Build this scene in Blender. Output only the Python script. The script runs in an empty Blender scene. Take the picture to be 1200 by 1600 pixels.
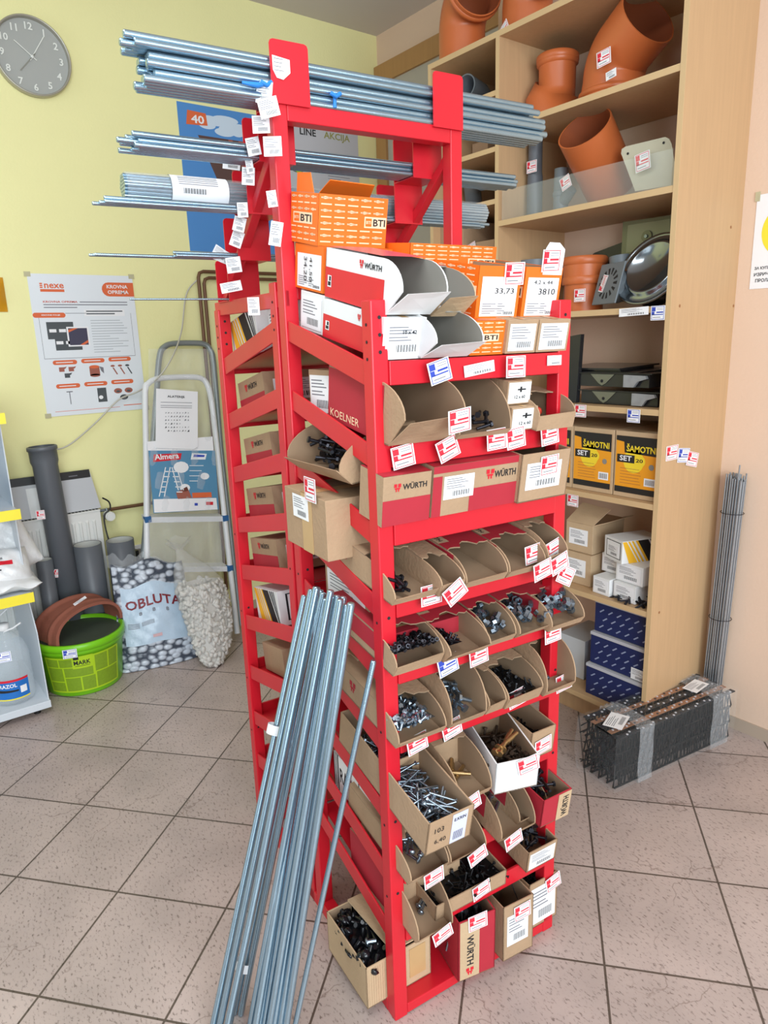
import bpy, math, random
from mathutils import Vector, Matrix, Euler
random.seed(7)
SC = bpy.context.scene
COL = SC.collection
PI = math.pi

# ------------------------------------------------------------------ camera
CAM = Vector((3.28897, -2.52498, 1.50933))
RT = Vector((0.606956, 0.794096, -0.031865))
UP = Vector((-0.171325, 0.169892, 0.970456))
FW = Vector((-0.776049, 0.583565, -0.239166))
FPX = 1095.62
cd = bpy.data.cameras.new('camera'); cam = bpy.data.objects.new('camera', cd); COL.objects.link(cam)
cd.sensor_fit = 'VERTICAL'; cd.sensor_height = 36.0; cd.sensor_width = 27.0
cd.lens = FPX / 1600 * 36.0; cd.clip_start = 0.05
cam.matrix_world = Matrix(((RT.x, UP.x, -FW.x, CAM.x), (RT.y, UP.y, -FW.y, CAM.y), (RT.z, UP.z, -FW.z, CAM.z), (0, 0, 0, 1)))
SC.camera = cam
# ------------------------------------------------------------------ world, lights, exposure
SC.view_settings.view_transform = 'Standard'; SC.view_settings.look = 'None'
SC.view_settings.exposure = 0.0; SC.view_settings.gamma = 1.0; SC.view_settings.use_curve_mapping = False
wld = bpy.data.worlds.new('world'); SC.world = wld; wld.use_nodes = True
bg = wld.node_tree.nodes['Background']; bg.inputs[0].default_value = (0.80, 0.91, 1.0, 1); bg.inputs[1].default_value = 0.38
def area(name, loc, target, sx, sy, power, col):
    l = bpy.data.lights.new(name, 'AREA'); l.shape = 'RECTANGLE'; l.size = sx; l.size_y = sy; l.energy = power; l.color = col
    o = bpy.data.objects.new(name, l); COL.objects.link(o); o.location = loc
    o.rotation_euler = (Vector(target) - Vector(loc)).to_track_quat('-Z', 'Y').to_euler(); return o
area('shop_window_light', (5.8, -2.9, 1.8), (1.6, -1.5, 0.9), 3.6, 2.3, 225, (0.86, 0.95, 1.0))
area('shop_door_light', (1.2, -6.0, 1.7), (1.6, -1.0, 1.0), 2.6, 2.4, 34, (0.88, 0.96, 1.0))
area('ceiling_tube_light', (2.6, -2.6, 3.15), (2.6, -2.6, 0), 2.4, 0.5, 44, (0.90, 0.97, 1.0))

# ------------------------------------------------------------------ helpers: pixels of the photograph to points in the room
def ray(x, y): return RT * ((x - 600) / FPX) - UP * ((y - 800) / FPX) + FW
def onx(x, y, X): d = ray(x, y); return CAM + d * ((X - CAM.x) / d.x)
def ony(x, y, Y): d = ray(x, y); return CAM + d * ((Y - CAM.y) / d.y)
def onz(x, y, Z=0): d = ray(x, y); return CAM + d * ((Z - CAM.z) / d.z)
ANG = -0.1052997
FR = Vector((2.265, -1.77, 0))
WD = Vector((-math.sin(ANG), math.cos(ANG), 0)); DD = Vector((math.cos(ANG), math.sin(ANG), 0)); ZZ = Vector((0, 0, 1))
def rk(d, s, z): return FR + DD * d + WD * s + ZZ * z
def on_side(x, y, s=0.0):
    d = ray(x, y); X = CAM + d * (((FR - CAM).dot(WD) + s) / d.dot(WD)); return (X - FR).dot(DD), X.z
def on_front(x, y, dep=0.0):
    d = ray(x, y); X = CAM + d * (((FR - CAM).dot(DD) + dep) / d.dot(DD)); return (X - FR).dot(WD), X.z
def s_at(px, z, d):     # width position whose image column is px, at depth d and height z
    n = RT * FPX - FW * (px - 600); P0 = rk(d, 0, z) - CAM
    return -P0.dot(n) / WD.dot(n)

# ------------------------------------------------------------------ materials
def lin(c):
    r = []
    for v in c[:3]:
        v = v / 255.0
        r.append(v / 12.92 if v <= 0.04045 else ((v + 0.055) / 1.055) ** 2.4)
    return (r[0], r[1], r[2], 1)
MATS = {}
def mat(name, c, rough=0.6, metal=0.0, var=0.0, vscale=8.0, bump=0.0, bscale=40.0, alpha=None, trans=0.0, spec=None, emit=0.0, stretch=None):
    if name in MATS: return MATS[name]
    m = bpy.data.materials.new(name); m.use_nodes = True; nt = m.node_tree; b = nt.nodes['Principled BSDF']
    b.inputs['Base Color'].default_value = lin(c); b.inputs['Roughness'].default_value = rough; b.inputs['Metallic'].default_value = metal
    if spec is not None: b.inputs['Specular IOR Level'].default_value = spec
    if trans: b.inputs['Transmission Weight'].default_value = trans
    if alpha is not None: b.inputs['Alpha'].default_value = alpha
    if emit: b.inputs['Emission Color'].default_value = lin(c); b.inputs['Emission Strength'].default_value = emit
    tc = nt.nodes.new('ShaderNodeTexCoord')
    mp = nt.nodes.new('ShaderNodeMapping'); nt.links.new(tc.outputs['Object'], mp.inputs[0])
    if stretch: mp.inputs['Scale'].default_value = stretch
    n = nt.nodes.new('ShaderNodeTexNoise'); n.inputs['Scale'].default_value = vscale; n.inputs['Detail'].default_value = 4
    nt.links.new(mp.outputs[0], n.inputs['Vector'])
    mx = nt.nodes.new('ShaderNodeMix'); mx.data_type = 'RGBA'
    l = lin(c); v = max(var, 0.02)
    mx.inputs[6].default_value = tuple(x * (1 - v) for x in l[:3]) + (1,); mx.inputs[7].default_value = tuple(min(1, x * (1 + v)) for x in l[:3]) + (1,)
    nt.links.new(n.outputs[0], mx.inputs[0]); nt.links.new(mx.outputs[2], b.inputs['Base Color'])
    if bump:
        n2 = nt.nodes.new('ShaderNodeTexNoise'); n2.inputs['Scale'].default_value = bscale; n2.inputs['Detail'].default_value = 3
        nt.links.new(mp.outputs[0], n2.inputs['Vector'])
        bp = nt.nodes.new('ShaderNodeBump'); bp.inputs['Strength'].default_value = bump; bp.inputs['Distance'].default_value = 0.01
        nt.links.new(n2.outputs[0], bp.inputs['Height']); nt.links.new(bp.outputs[0], b.inputs['Normal'])
    MATS[name] = m; return m

M_RED = mat('red_paint', (208, 28, 44), 0.36, 0, 0.08, 6)
M_KRAFT = mat('kraft_card', (172, 142, 112), 0.85, 0, 0.10, 25, 0.15, 120)
M_KRAFT2 = mat('kraft_card_pale', (194, 166, 132), 0.85, 0, 0.08, 25, 0.15, 120)
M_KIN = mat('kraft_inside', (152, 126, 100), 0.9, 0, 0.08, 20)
M_PRINT = mat('crimson_print', (176, 36, 52), 0.7, 0, 0.08, 20)
M_WRED = mat('bright_red_print', (214, 26, 46), 0.45, 0, 0.04, 20)
M_WHITE = mat('white_card', (232, 232, 232), 0.7, 0, 0.03, 15)
M_PAPER = mat('white_paper', (240, 240, 242), 0.8, 0, 0.02, 15)
M_INK = mat('black_ink', (26, 26, 30), 0.7)
M_GINK = mat('grey_ink', (120, 120, 128), 0.8)
M_TRED = mat('tag_red', (222, 40, 60), 0.7)
M_TBLUE = mat('tag_blue', (48, 72, 180), 0.7)
M_ORANGE = mat('orange_print', (240, 112, 22), 0.5, 0, 0.04, 20)
M_CREAM = mat('cream_print', (250, 214, 176), 0.6)
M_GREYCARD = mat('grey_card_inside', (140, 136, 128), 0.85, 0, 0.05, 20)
M_TAPE = mat('brown_tape', (196, 160, 112), 0.3, 0, 0.05, 30)
M_DARK = mat('dark_steel', (58, 58, 64), 0.35, 0.85, 0.15, 60)
M_ZINC = mat('zinc_steel', (142, 154, 166), 0.26, 0.9, 0.12, 60)
M_BRASS = mat('yellow_zinc', (168, 138, 96), 0.35, 0.85, 0.12, 60)
M_BLACKM = mat('black_screws', (30, 30, 33), 0.45, 0.5, 0.2, 60)
M_BLACK = mat('black_plastic', (22, 22, 24), 0.4)

# ------------------------------------------------------------------ mesh builder
_TXT = {}
def text_mesh(s, bold):
    k = (s, bold)
    if k in _TXT: return _TXT[k]
    cu = bpy.data.curves.new('t', 'FONT'); cu.body = s; cu.size = 1.0; cu.resolution_u = 2; cu.offset = 0.022 if bold else 0.0
    ob = bpy.data.objects.new('t', cu); COL.objects.link(ob)
    dg = bpy.context.evaluated_depsgraph_get(); me = bpy.data.meshes.new_from_object(ob.evaluated_get(dg))
    vs = [(v.co.x, v.co.y) for v in me.vertices]; fs = [tuple(p.vertices) for p in me.polygons]
    if not vs: vs = [(0, 0)]
    x0 = min(v[0] for v in vs); x1 = max(v[0] for v in vs); y0 = min(v[1] for v in vs); y1 = max(v[1] for v in vs)
    bpy.data.objects.remove(ob); bpy.data.meshes.remove(me); bpy.data.curves.remove(cu)
    _TXT[k] = (vs, fs, x0, x1, y0, y1); return _TXT[k]

class MB:
    def __init__(s): s.v = []; s.f = []; s.mi = []; s.sm = []; s.mats = []; s.M = Matrix()
    def m(s, mt):
        if mt not in s.mats: s.mats.append(mt)
        return s.mats.index(mt)
    def add(s, pts, faces, mt, smooth=False):
        o = len(s.v); s.v += [tuple(s.M @ Vector(p)) for p in pts]; k = s.m(mt)
        for f in faces: s.f.append(tuple(o + i for i in f)); s.mi.append(k); s.sm.append(smooth)
    def poly(s, pts, mt): s.add(pts, [tuple(range(len(pts)))], mt)
    def box(s, x0, x1, y0, y1, z0, z1, mt):
        p = [(x0, y0, z0), (x1, y0, z0), (x1, y1, z0), (x0, y1, z0), (x0, y0, z1), (x1, y0, z1), (x1, y1, z1), (x0, y1, z1)]
        s.add(p, [(0, 3, 2, 1), (4, 5, 6, 7), (0, 1, 5, 4), (1, 2, 6, 5), (2, 3, 7, 6), (3, 0, 4, 7)], mt)
    def bar(s, a, b, w, h, mt, side=None):      # rectangular bar from a to b; w along side vector, h perpendicular
        a = Vector(a); b = Vector(b); t = (b - a).normalized()
        sd = Vector(side) if side else (Vector((0, 0, 1)).cross(t) if abs(t.z) < 0.95 else Vector((0, 1, 0)))
        sd = (sd - t * sd.dot(t)).normalized(); n = t.cross(sd)
        pts = []
        for q in (a, b):
            for i, j in ((-1, -1), (1, -1), (1, 1), (-1, 1)): pts.append(q + sd * (i * w / 2) + n * (j * h / 2))
        s.add(pts, [(0, 3, 2, 1), (4, 5, 6, 7), (0, 1, 5, 4), (1, 2, 6, 5), (2, 3, 7, 6), (3, 0, 4, 7)], mt)
    def cyl(s, a, b, r0, mt, r1=None, n=12, caps=True, smooth=True):
        a = Vector(a); b = Vector(b); r1 = r0 if r1 is None else r1; t = (b - a).normalized()
        u = t.orthogonal().normalized(); w = t.cross(u); pts = []
        for q, r in ((a, r0), (b, r1)):
            for i in range(n): an = 2 * PI * i / n; pts.append(q + u * (r * math.cos(an)) + w * (r * math.sin(an)))
        s.add(pts, [(i, (i + 1) % n, n + (i + 1) % n, n + i) for i in range(n)], mt, smooth)
        if caps: s.add(pts, [tuple(range(n))[::-1], tuple(range(n, 2 * n))], mt)
    def tube(s, path, r, mt, n=8, caps=True, closed=False):
        P = [Vector(p) for p in path]; R = r if isinstance(r, (list, tuple)) else [r] * len(P); pts = []; u = None; L = len(P)
        for i, p in enumerate(P):
            t = (P[(i + 1) % L] - P[i - 1]) if closed else (P[min(i + 1, L - 1)] - P[max(i - 1, 0)])
            t.normalize(); u = t.orthogonal().normalized() if u is None else (u - t * u.dot(t)).normalized(); w = t.cross(u)
            for k in range(n): an = 2 * PI * k / n; pts.append(p + u * (R[i] * math.cos(an)) + w * (R[i] * math.sin(an)))
        fs = []
        for i in range(L if closed else L - 1):
            j = (i + 1) % L
            for k in range(n): fs.append((i * n + k, i * n + (k + 1) % n, j * n + (k + 1) % n, j * n + k))
        s.add(pts, fs, mt, True)
        if caps and not closed: s.add(pts, [tuple(range(n))[::-1], tuple(range((L - 1) * n, L * n))], mt)
    def lathe(s, prof, mt, n=24, c=(0, 0, 0), smooth=True, sy=1.0):   # prof: (radius, z)
        pts = []
        for r, z in prof:
            for i in range(n): an = 2 * PI * i / n; pts.append((c[0] + r * math.cos(an), c[1] + sy * r * math.sin(an), c[2] + z))
        fs = []
        for j in range(len(prof) - 1):
            for i in range(n): fs.append((j * n + i, j * n + (i + 1) % n, (j + 1) * n + (i + 1) % n, (j + 1) * n + i))
        s.add(pts, fs, mt, smooth)
    def prism(s, pts2, o, ux, uy, un, th, mt, mt_in=None):    # polygon in plane (ux, uy) extruded th along un
        o = Vector(o); ux = Vector(ux); uy = Vector(uy); un = Vector(un); n = len(pts2)
        a = [o + ux * p[0] + uy * p[1] for p in pts2]; b = [q + un * th for q in a]
        s.add(a, [tuple(range(n))[::-1]], mt); s.add(b, [tuple(range(n))], mt_in or mt)
        s.add(a + b, [(i, (i + 1) % n, n + (i + 1) % n, n + i) for i in range(n)], mt)
    def grid(s, fn, nu, nv, mt, smooth=True, wrap=False):
        pts = [fn(i / nu, j / nv) for j in range(nv + 1) for i in range(nu + 1)]
        s.add(pts, [(j * (nu + 1) + i, j * (nu + 1) + i + 1, (j + 1) * (nu + 1) + i + 1, (j + 1) * (nu + 1) + i) for j in range(nv) for i in range(nu)], mt, smooth)
    def rect(s, o, ux, uy, x0, x1, y0, y1, mt):
        o = Vector(o); ux = Vector(ux); uy = Vector(uy)
        s.add([o + ux * x0 + uy * y0, o + ux * x1 + uy * y0, o + ux * x1 + uy * y1, o + ux * x0 + uy * y1], [(0, 1, 2, 3)], mt)
    def disc(s, o, ux, uy, cx, cy, r, mt, n=20, ry=None):
        o = Vector(o); ux = Vector(ux); uy = Vector(uy); ry = ry or r
        s.add([o + ux * (cx + r * math.cos(2 * PI * i / n)) + uy * (cy + ry * math.sin(2 * PI * i / n)) for i in range(n)], [tuple(range(n))], mt)
    def text(s, t, o, ux, uy, x, y, h, mt, bold=False, w=None, center=False):
        vs, fs, x0, x1, y0, y1 = text_mesh(t, bold); ky = h / max(0.01, (y1 - y0)); kx = ky if w is None else w / max(0.01, (x1 - x0))
        if center: x = x - (x1 - x0) * kx / 2
        o = Vector(o); ux = Vector(ux); uy = Vector(uy)
        s.add([o + ux * (x + (v[0] - x0) * kx) + uy * (y + (v[1] - y0) * ky) for v in vs], fs, mt)
    def build(s, name, parent=None, loc=None, rot=None, bevel=0.0, label=None):
        me = bpy.data.meshes.new(name); me.from_pydata(s.v, [], s.f)
        for mt in s.mats: me.materials.append(mt)
        me.polygons.foreach_set('material_index', s.mi); me.polygons.foreach_set('use_smooth', s.sm); me.update()
        o = bpy.data.objects.new(name, me); COL.objects.link(o)
        if parent: o.parent = parent
        if loc is not None: o.location = loc
        if rot is not None: o.rotation_euler = rot
        if label: o['label'] = label
        if bevel:
            b = o.modifiers.new('bevel', 'BEVEL'); b.width = bevel; b.segments = 2; b.limit_method = 'ANGLE'; b.angle_limit = 0.8
        return o
def tag(o, label, cat, group=None):
    o['label'] = label; o['category'] = cat
    if group: o['group'] = group
    return o
def thing(name, label, cat, loc=(0, 0, 0), rot=(0, 0, 0), group=None):
    o = bpy.data.objects.new(name, None); COL.objects.link(o); o.location = loc; o.rotation_euler = rot; o.empty_display_size = 0.05
    return tag(o, label, cat, group)
def struct(o): o['kind'] = 'structure'; return o
def dup(root, loc, rot=None, label=None, scale=None):
    r = root.copy(); COL.objects.link(r); r.location = loc
    if rot is not None: r.rotation_euler = rot
    if scale is not None: r.scale = scale
    if label: r['label'] = label
    for ch in list(root.children):
        c = ch.copy(); COL.objects.link(c); c.parent = r
        for g in list(ch.children):
            d = g.copy(); COL.objects.link(d); d.parent = c
    return r
# ------------------------------------------------------------------ room
XW = -0.40; YN = 0.307; ZC = 3.231
def floor_mat():
    m = bpy.data.materials.new('floor_tiles'); m.use_nodes = True; nt = m.node_tree; b = nt.nodes['Principled BSDF']; L = nt.links; N = nt.nodes.new
    tc = N('ShaderNodeTexCoord'); mp = N('ShaderNodeMapping'); mp.vector_type = 'TEXTURE'
    mp.inputs['Location'].default_value = (0.30133, -1.81632, 0); mp.inputs['Rotation'].default_value = (0, 0, math.atan2(0.649032, 0.760761)); mp.inputs['Scale'].default_value = (0.3333, 0.3333, 1)
    L.new(tc.outputs['Object'], mp.inputs[0])
    br = N('ShaderNodeTexBrick'); br.offset = 0; br.squash = 1; br.inputs['Scale'].default_value = 1; br.inputs['Mortar Size'].default_value = 0.0095; br.inputs['Mortar Smooth'].default_value = 0.2
    br.inputs['Brick Width'].default_value = 1; br.inputs['Row Height'].default_value = 1
    br.inputs['Color1'].default_value = lin((190, 173, 166)); br.inputs['Color2'].default_value = lin((181, 164, 157)); br.inputs['Mortar'].default_value = lin((92, 80, 72))
    L.new(mp.outputs[0], br.inputs['Vector'])
    # soft cloud
    n1 = N('ShaderNodeTexNoise'); n1.inputs['Scale'].default_value = 5; n1.inputs['Detail'].default_value = 6; L.new(tc.outputs['Object'], n1.inputs['Vector'])
    c1 = N('ShaderNodeValToRGB'); c1.color_ramp.elements[0].position = 0.3; c1.color_ramp.elements[0].color = (0.84, 0.84, 0.84, 1); c1.color_ramp.elements[1].position = 0.7; c1.color_ramp.elements[1].color = (1.06, 1.05, 1.05, 1)
    L.new(n1.outputs[0], c1.inputs[0])
    m1 = N('ShaderNodeMix'); m1.data_type = 'RGBA'; m1.blend_type = 'MULTIPLY'; m1.inputs[0].default_value = 1
    L.new(br.outputs[0], m1.inputs[6]); L.new(c1.outputs[0], m1.inputs[7])
    # speckles stretched along one tile direction
    mp2 = N('ShaderNodeMapping'); mp2.inputs['Rotation'].default_value = (0, 0, 0.5); mp2.inputs['Scale'].default_value = (70, 150, 1); L.new(tc.outputs['Object'], mp2.inputs[0])
    n2 = N('ShaderNodeTexNoise'); n2.inputs['Scale'].default_value = 1; n2.inputs['Detail'].default_value = 5; n2.inputs['Roughness'].default_value = 0.65; L.new(mp2.outputs[0], n2.inputs['Vector'])
    c2 = N('ShaderNodeValToRGB'); c2.color_ramp.elements[0].position = 0.34; c2.color_ramp.elements[0].color = (0.26, 0.23, 0.22, 1); c2.color_ramp.elements[1].position = 0.45; c2.color_ramp.elements[1].color = (1, 1, 1, 1)
    L.new(n2.outputs[0], c2.inputs[0])
    m2 = N('ShaderNodeMix'); m2.data_type = 'RGBA'; m2.blend_type = 'MULTIPLY'; m2.inputs[0].default_value = 0.8
    L.new(m1.outputs[2], m2.inputs[6]); L.new(c2.outputs[0], m2.inputs[7])
    # hairline veins
    n3 = N('ShaderNodeTexNoise'); n3.inputs['Scale'].default_value = 7; n3.inputs['Detail'].default_value = 4; L.new(tc.outputs['Object'], n3.inputs['Vector'])
    mx = N('ShaderNodeMix'); mx.data_type = 'RGBA'; mx.blend_type = 'ADD'; mx.inputs[0].default_value = 0.22; L.new(tc.outputs['Object'], mx.inputs[6]); L.new(n3.outputs[1], mx.inputs[7])
    vo = N('ShaderNodeTexVoronoi'); vo.feature = 'DISTANCE_TO_EDGE'; vo.inputs['Scale'].default_value = 3.4; L.new(mx.outputs[2], vo.inputs['Vector'])
    c3 = N('ShaderNodeValToRGB'); c3.color_ramp.elements[0].position = 0.0; c3.color_ramp.elements[0].color = (1, 1, 1, 1); c3.color_ramp.elements[1].position = 0.009; c3.color_ramp.elements[1].color = (0, 0, 0, 1)
    L.new(vo.outputs[0], c3.inputs[0])
    n4 = N('ShaderNodeTexNoise'); n4.inputs['Scale'].default_value = 3.1; L.new(tc.outputs['Object'], n4.inputs['Vector'])
    c4 = N('ShaderNodeValToRGB'); c4.color_ramp.elements[0].position = 0.5; c4.color_ramp.elements[0].color = (0, 0, 0, 1); c4.color_ramp.elements[1].position = 0.58; c4.color_ramp.elements[1].color = (0.7, 0.7, 0.7, 1); L.new(n4.outputs[0], c4.inputs[0])
    mu = N('ShaderNodeMath'); mu.operation = 'MULTIPLY'; L.new(c3.outputs[0], mu.inputs[0]); L.new(c4.outputs[0], mu.inputs[1])
    m3 = N('ShaderNodeMix'); m3.data_type = 'RGBA'; m3.inputs[7].default_value = lin((118, 100, 92)); L.new(mu.outputs[0], m3.inputs[0]); L.new(m2.outputs[2], m3.inputs[6])
    L.new(m3.outputs[2], b.inputs['Base Color']); b.inputs['Roughness'].default_value = 0.32
    bp = N('ShaderNodeBump'); bp.inputs['Strength'].default_value = 0.25; bp.inputs['Distance'].default_value = 0.004; bp.invert = True
    L.new(br.outputs['Fac'], bp.inputs['Height']); L.new(bp.outputs[0], b.inputs['Normal'])
    return m
b = MB(); b.box(XW - 0.1, 4.6, -4.4, YN + 0.1, -0.08, 0, floor_mat()); struct(b.build('floor'))
M_YEL = mat('yellow_wall_paint', (243, 238, 176), 0.85, 0, 0.03, 3, 0.1, 90)
M_PEACH = mat('peach_wall_paint', (226, 197, 173), 0.85, 0, 0.03, 3, 0.1, 90)
M_CEIL = mat('ceiling_paint', (206, 198, 196), 0.9, 0, 0.02, 3)
b = MB(); b.box(XW - 0.1, XW, -4.4, YN + 0.1, 0, ZC, M_YEL); struct(b.build('wall_left'))
b = MB(); b.box(XW, 0.87, YN, YN + 0.1, 0, ZC, M_PEACH); b.box(0.87, 4.6, 0.0, YN + 0.1, 0, ZC, M_PEACH); struct(b.build('wall_back'))
b = MB(); b.box(XW - 0.1, 4.6, -4.4, YN + 0.1, ZC, ZC + 0.08, M_CEIL); struct(b.build('ceiling'))
# door in the recess: wooden casing and pale leaf
M_DWOOD = mat('door_casing_wood', (178, 134, 84), 0.55, 0, 0.15, 6, stretch=(6, 6, 0.6))
M_DLEAF = mat('pale_grey_door_paint', (186, 180, 168), 0.6, 0, 0.03, 5)
b = MB(); zt = 3.06; b.box(XW + 0.005, XW + 0.10, YN - 0.03, YN, 0, zt, M_DWOOD); b.box(XW + 0.10, 0.62, YN - 0.03, YN, zt - 0.10, zt, M_DWOOD); b.box(0.62, 0.72, YN - 0.03, YN, 0, zt, M_DWOOD)
dr = struct(b.build('door_1'))
b = MB(); b.box(XW + 0.10, 0.62, YN - 0.014, YN, 0, zt - 0.10, M_DLEAF); b.box(XW + 0.18, XW + 0.186, YN - 0.016, YN - 0.014, 0.1, zt - 0.18, mat('door_groove', (120, 112, 100), 0.7)); b.build('door_leaf', dr)
b = MB(); b.box(2.03, 4.6, -0.006, 0.0, 0, 0.05, mat('grey_skirting', (178, 160, 142), 0.6)); struct(b.build('baseboard_back'))

# ------------------------------------------------------------------ the red rack
RZ = [1.471, 1.32, 1.168, 1.02, 0.877, 0.72, 0.555, 0.40, 0.25]     # outer rail tops of the sloping shelves
W = 0.487; DM = -0.37; DB = -0.815; RISE = 0.085
rack = thing('double_sided_rack', 'tall red steel double-sided rack with sloping shelves in the middle of the floor', 'rack', FR, (0, 0, ANG))
P = 0.034
def post(d, s, z1, m=M_RED):
    b = MB(); b.box(d - P, d, s, s + P, 0.0, z1, m)
    # slotted holes near the top and down the face
    for z in ([z1 - 0.03, z1 - 0.06, z1 - 0.09] if z1 < 1.7 else []) + [0.98, 0.74, 0.52, 0.34]:
        b.cyl((d + 0.0003, s + P / 2, z), (d + 0.0008, s + P / 2, z), 0.0035, M_INK, n=8)
        b.cyl((d - P / 2, s - 0.0008, z - 0.012), (d - P / 2, s - 0.0003, z - 0.012), 0.003, M_INK, n=8)
    b.build('post', rack, bevel=0.0025)
for s in (0, W - P):
    post(0, s, 1.577); post(DM, s, 2.03); post(-0.418, s, 1.64); post(DB, s, 1.60)
TH = 0.044
for z in RZ:
    b = MB(); b.box(-0.004, 0.003, P, W - P, z - TH, z, M_RED); b.box(-0.03, 0.003, P, W - P, z - TH, z - TH + 0.003, M_RED); b.build('front_rail', rack, bevel=0.0015)
    b = MB(); b.box(DB - P - 0.002, DB - P + 0.005, P, W - P, z - TH, z, M_RED); b.build('back_rail', rack, bevel=0.0015)
    b = MB()
    b.add([(-0.004, P, z - TH + 0.012), (-0.004, W - P, z - TH + 0.012), (DM - P, W - P, z + RISE - TH + 0.012), (DM - P, P, z + RISE - TH + 0.012),
           (-0.004, P, z - TH + 0.009), (-0.004, W - P, z - TH + 0.009), (DM - P, W - P, z + RISE - TH + 0.009), (DM - P, P, z + RISE - TH + 0.009)],
          [(0, 1, 2, 3), (7, 6, 5, 4), (0, 4, 5, 1), (2, 6, 7, 3)], M_RED)
    b.build('shelf_sheet', rack)
    b = MB(); a0 = DB - P; a1 = -0.418
    b.add([(a1, P, z + RISE - TH + 0.012), (a1, W - P, z + RISE - TH + 0.012), (a0, W - P, z - TH + 0.012), (a0, P, z - TH + 0.012),
           (a1, P, z + RISE - TH + 0.009), (a1, W - P, z + RISE - TH + 0.009), (a0, W - P, z - TH + 0.009), (a0, P, z - TH + 0.009)],
          [(0, 1, 2, 3), (7, 6, 5, 4), (0, 4, 5, 1), (2, 6, 7, 3)], M_RED)
    b.build('shelf_sheet', rack)
    for s in (0.004, W - 0.010):
        b = MB(); b.bar((-P, s + 0.003, z - TH / 2), (DM, s + 0.003, z + RISE - TH / 2), 0.005, TH, M_RED, side=(0, 1, 0)); b.build('side_rail', rack, bevel=0.0015)
        b = MB(); b.bar((-0.452, s + 0.003, z + RISE - TH / 2), (DB, s + 0.003, z - TH / 2), 0.005, TH, M_RED, side=(0, 1, 0)); b.build('side_rail', rack, bevel=0.0015)
# base frame
for d0, d1 in ((-0.30, 0.0), (DB - P, DB + 0.03)):
    b = MB(); b.box(d0 if d1 == 0 else d0, d1, P, W - P, 0.004, 0.03, M_RED); b.build('base_deck', rack, bevel=0.002)
for s in (0.0, W - P):
    b = MB(); b.box(DB, DM - P, s, s + P, 0.0, 0.035, M_RED); b.box(DM, -P, s, s + P, 0.0, 0.035, M_RED); b.build('base_bar', rack, bevel=0.002)
# top beam between the two tall posts
b = MB(); b.box(DM - P, DM, P, W - P, 1.955, 1.99, M_RED); b.build('top_beam', rack, bevel=0.002)
b = MB(); b.box(DM - P + 0.005, DM - 0.005, P, W - P, 1.60, 1.63, M_RED); b.build('cross_beam', rack, bevel=0.002)
# slanted braces and stepped cradles for the threaded rods
ST = 0.088; SZ = 0.092
def cz(k): return 1.988 - SZ * k
for s in (0.0, W - 0.087):
    sb = 0.010 if s == 0 else W - 0.034
    b = MB(); b.bar((DM - 0.02, sb + 0.012, 1.93), (DB - 0.01, sb + 0.012, 1.60), 0.022, 0.022, M_RED, side=(0, 1, 0)); b.build('brace', rack, bevel=0.002)
    for k in range(5):
        d0 = DM + 0.004 - ST * k; d1 = d0 - ST; z = cz(k)
        b = MB(); t = 0.003; w = 0.085
        z0t = z + 0.108 if k == 0 else z + 0.04
        def plate(d, za, zb, wd_=w):
            c = 0.008
            pts = [(0, za), (wd_, za), (wd_, zb - c), (wd_ - c * 0.3, zb - c * 0.3), (wd_ - c, zb), (c, zb), (c * 0.3, zb - c * 0.3), (0, zb - c)]
            b.prism(pts, (d, s, 0), (0, 1, 0), (0, 0, 1), (1, 0, 0), t, M_RED)
        if k == 0: plate(d0, z - 0.004, z + 0.112)
        plate(d1, cz(k + 1) - 0.004 if k < 4 else z, z + 0.105)
        b.box(d1, d0, s, s + w, z - t, z, M_RED)
        b.build('rod_cradle', rack, bevel=0.001)
for s in (0.0, W - P):
    b = MB(); b.box(DB - P, DM, s + 0.004, s + 0.014, 1.585, 1.62, M_RED); b.build('upper_side_rail', rack, bevel=0.0015)

# ------------------------------------------------------------------ price labels
def tag_shape(b, o, ux, uy, w=0.05, h=0.042, ink=None, kind='price', nrm=None):
    """paper label with its printed blocks; o = lower left corner"""
    ink = ink or M_TRED; o = Vector(o); ux = Vector(ux).normalized(); uy = Vector(uy).normalized(); n = ux.cross(uy)
    b.prism([(0, 0), (w, 0), (w, h), (0, h)], o, ux, uy, n, 0.0006, M_PAPER)
    q = o + n * 0.0009
    if kind == 'price':
        for (x0, x1, y0, y1) in ((0.06, 0.94, 0.05, 0.08), (0.06, 0.94, 0.93, 0.96), (0.06, 0.09, 0.05, 0.96), (0.91, 0.94, 0.05, 0.96), (0.09, 0.33, 0.62, 0.90), (0.09, 0.26, 0.36, 0.60), (0.40, 0.88, 0.50, 0.59), (0.10, 0.88, 0.36, 0.42)):
            b.rect(q, ux, uy, w * x0, w * x1, h * y0, h * y1, ink)
        for y in (0.72, 0.82): b.rect(q, ux, uy, w * 0.42, w * 0.86, h * y, h * (y + 0.025), M_GINK)
        b.rect(q, ux, uy, w * 0.16, w * 0.7, h * 0.18, h * 0.22, M_GINK)
    else:
        for i, y in enumerate((0.85, 0.76, 0.67, 0.55, 0.46)): b.rect(q, ux, uy, w * 0.08, w * (0.6 + 0.3 * ((i * 7) % 3) / 3), h * y, h * (y + 0.03), M_GINK)
        x = 0.3
        for i in range(14): b.rect(q, ux, uy, w * x, w * (x + 0.012 + 0.012 * (i % 2)), h * 0.12, h * 0.34, M_INK); x += 0.04
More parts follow.
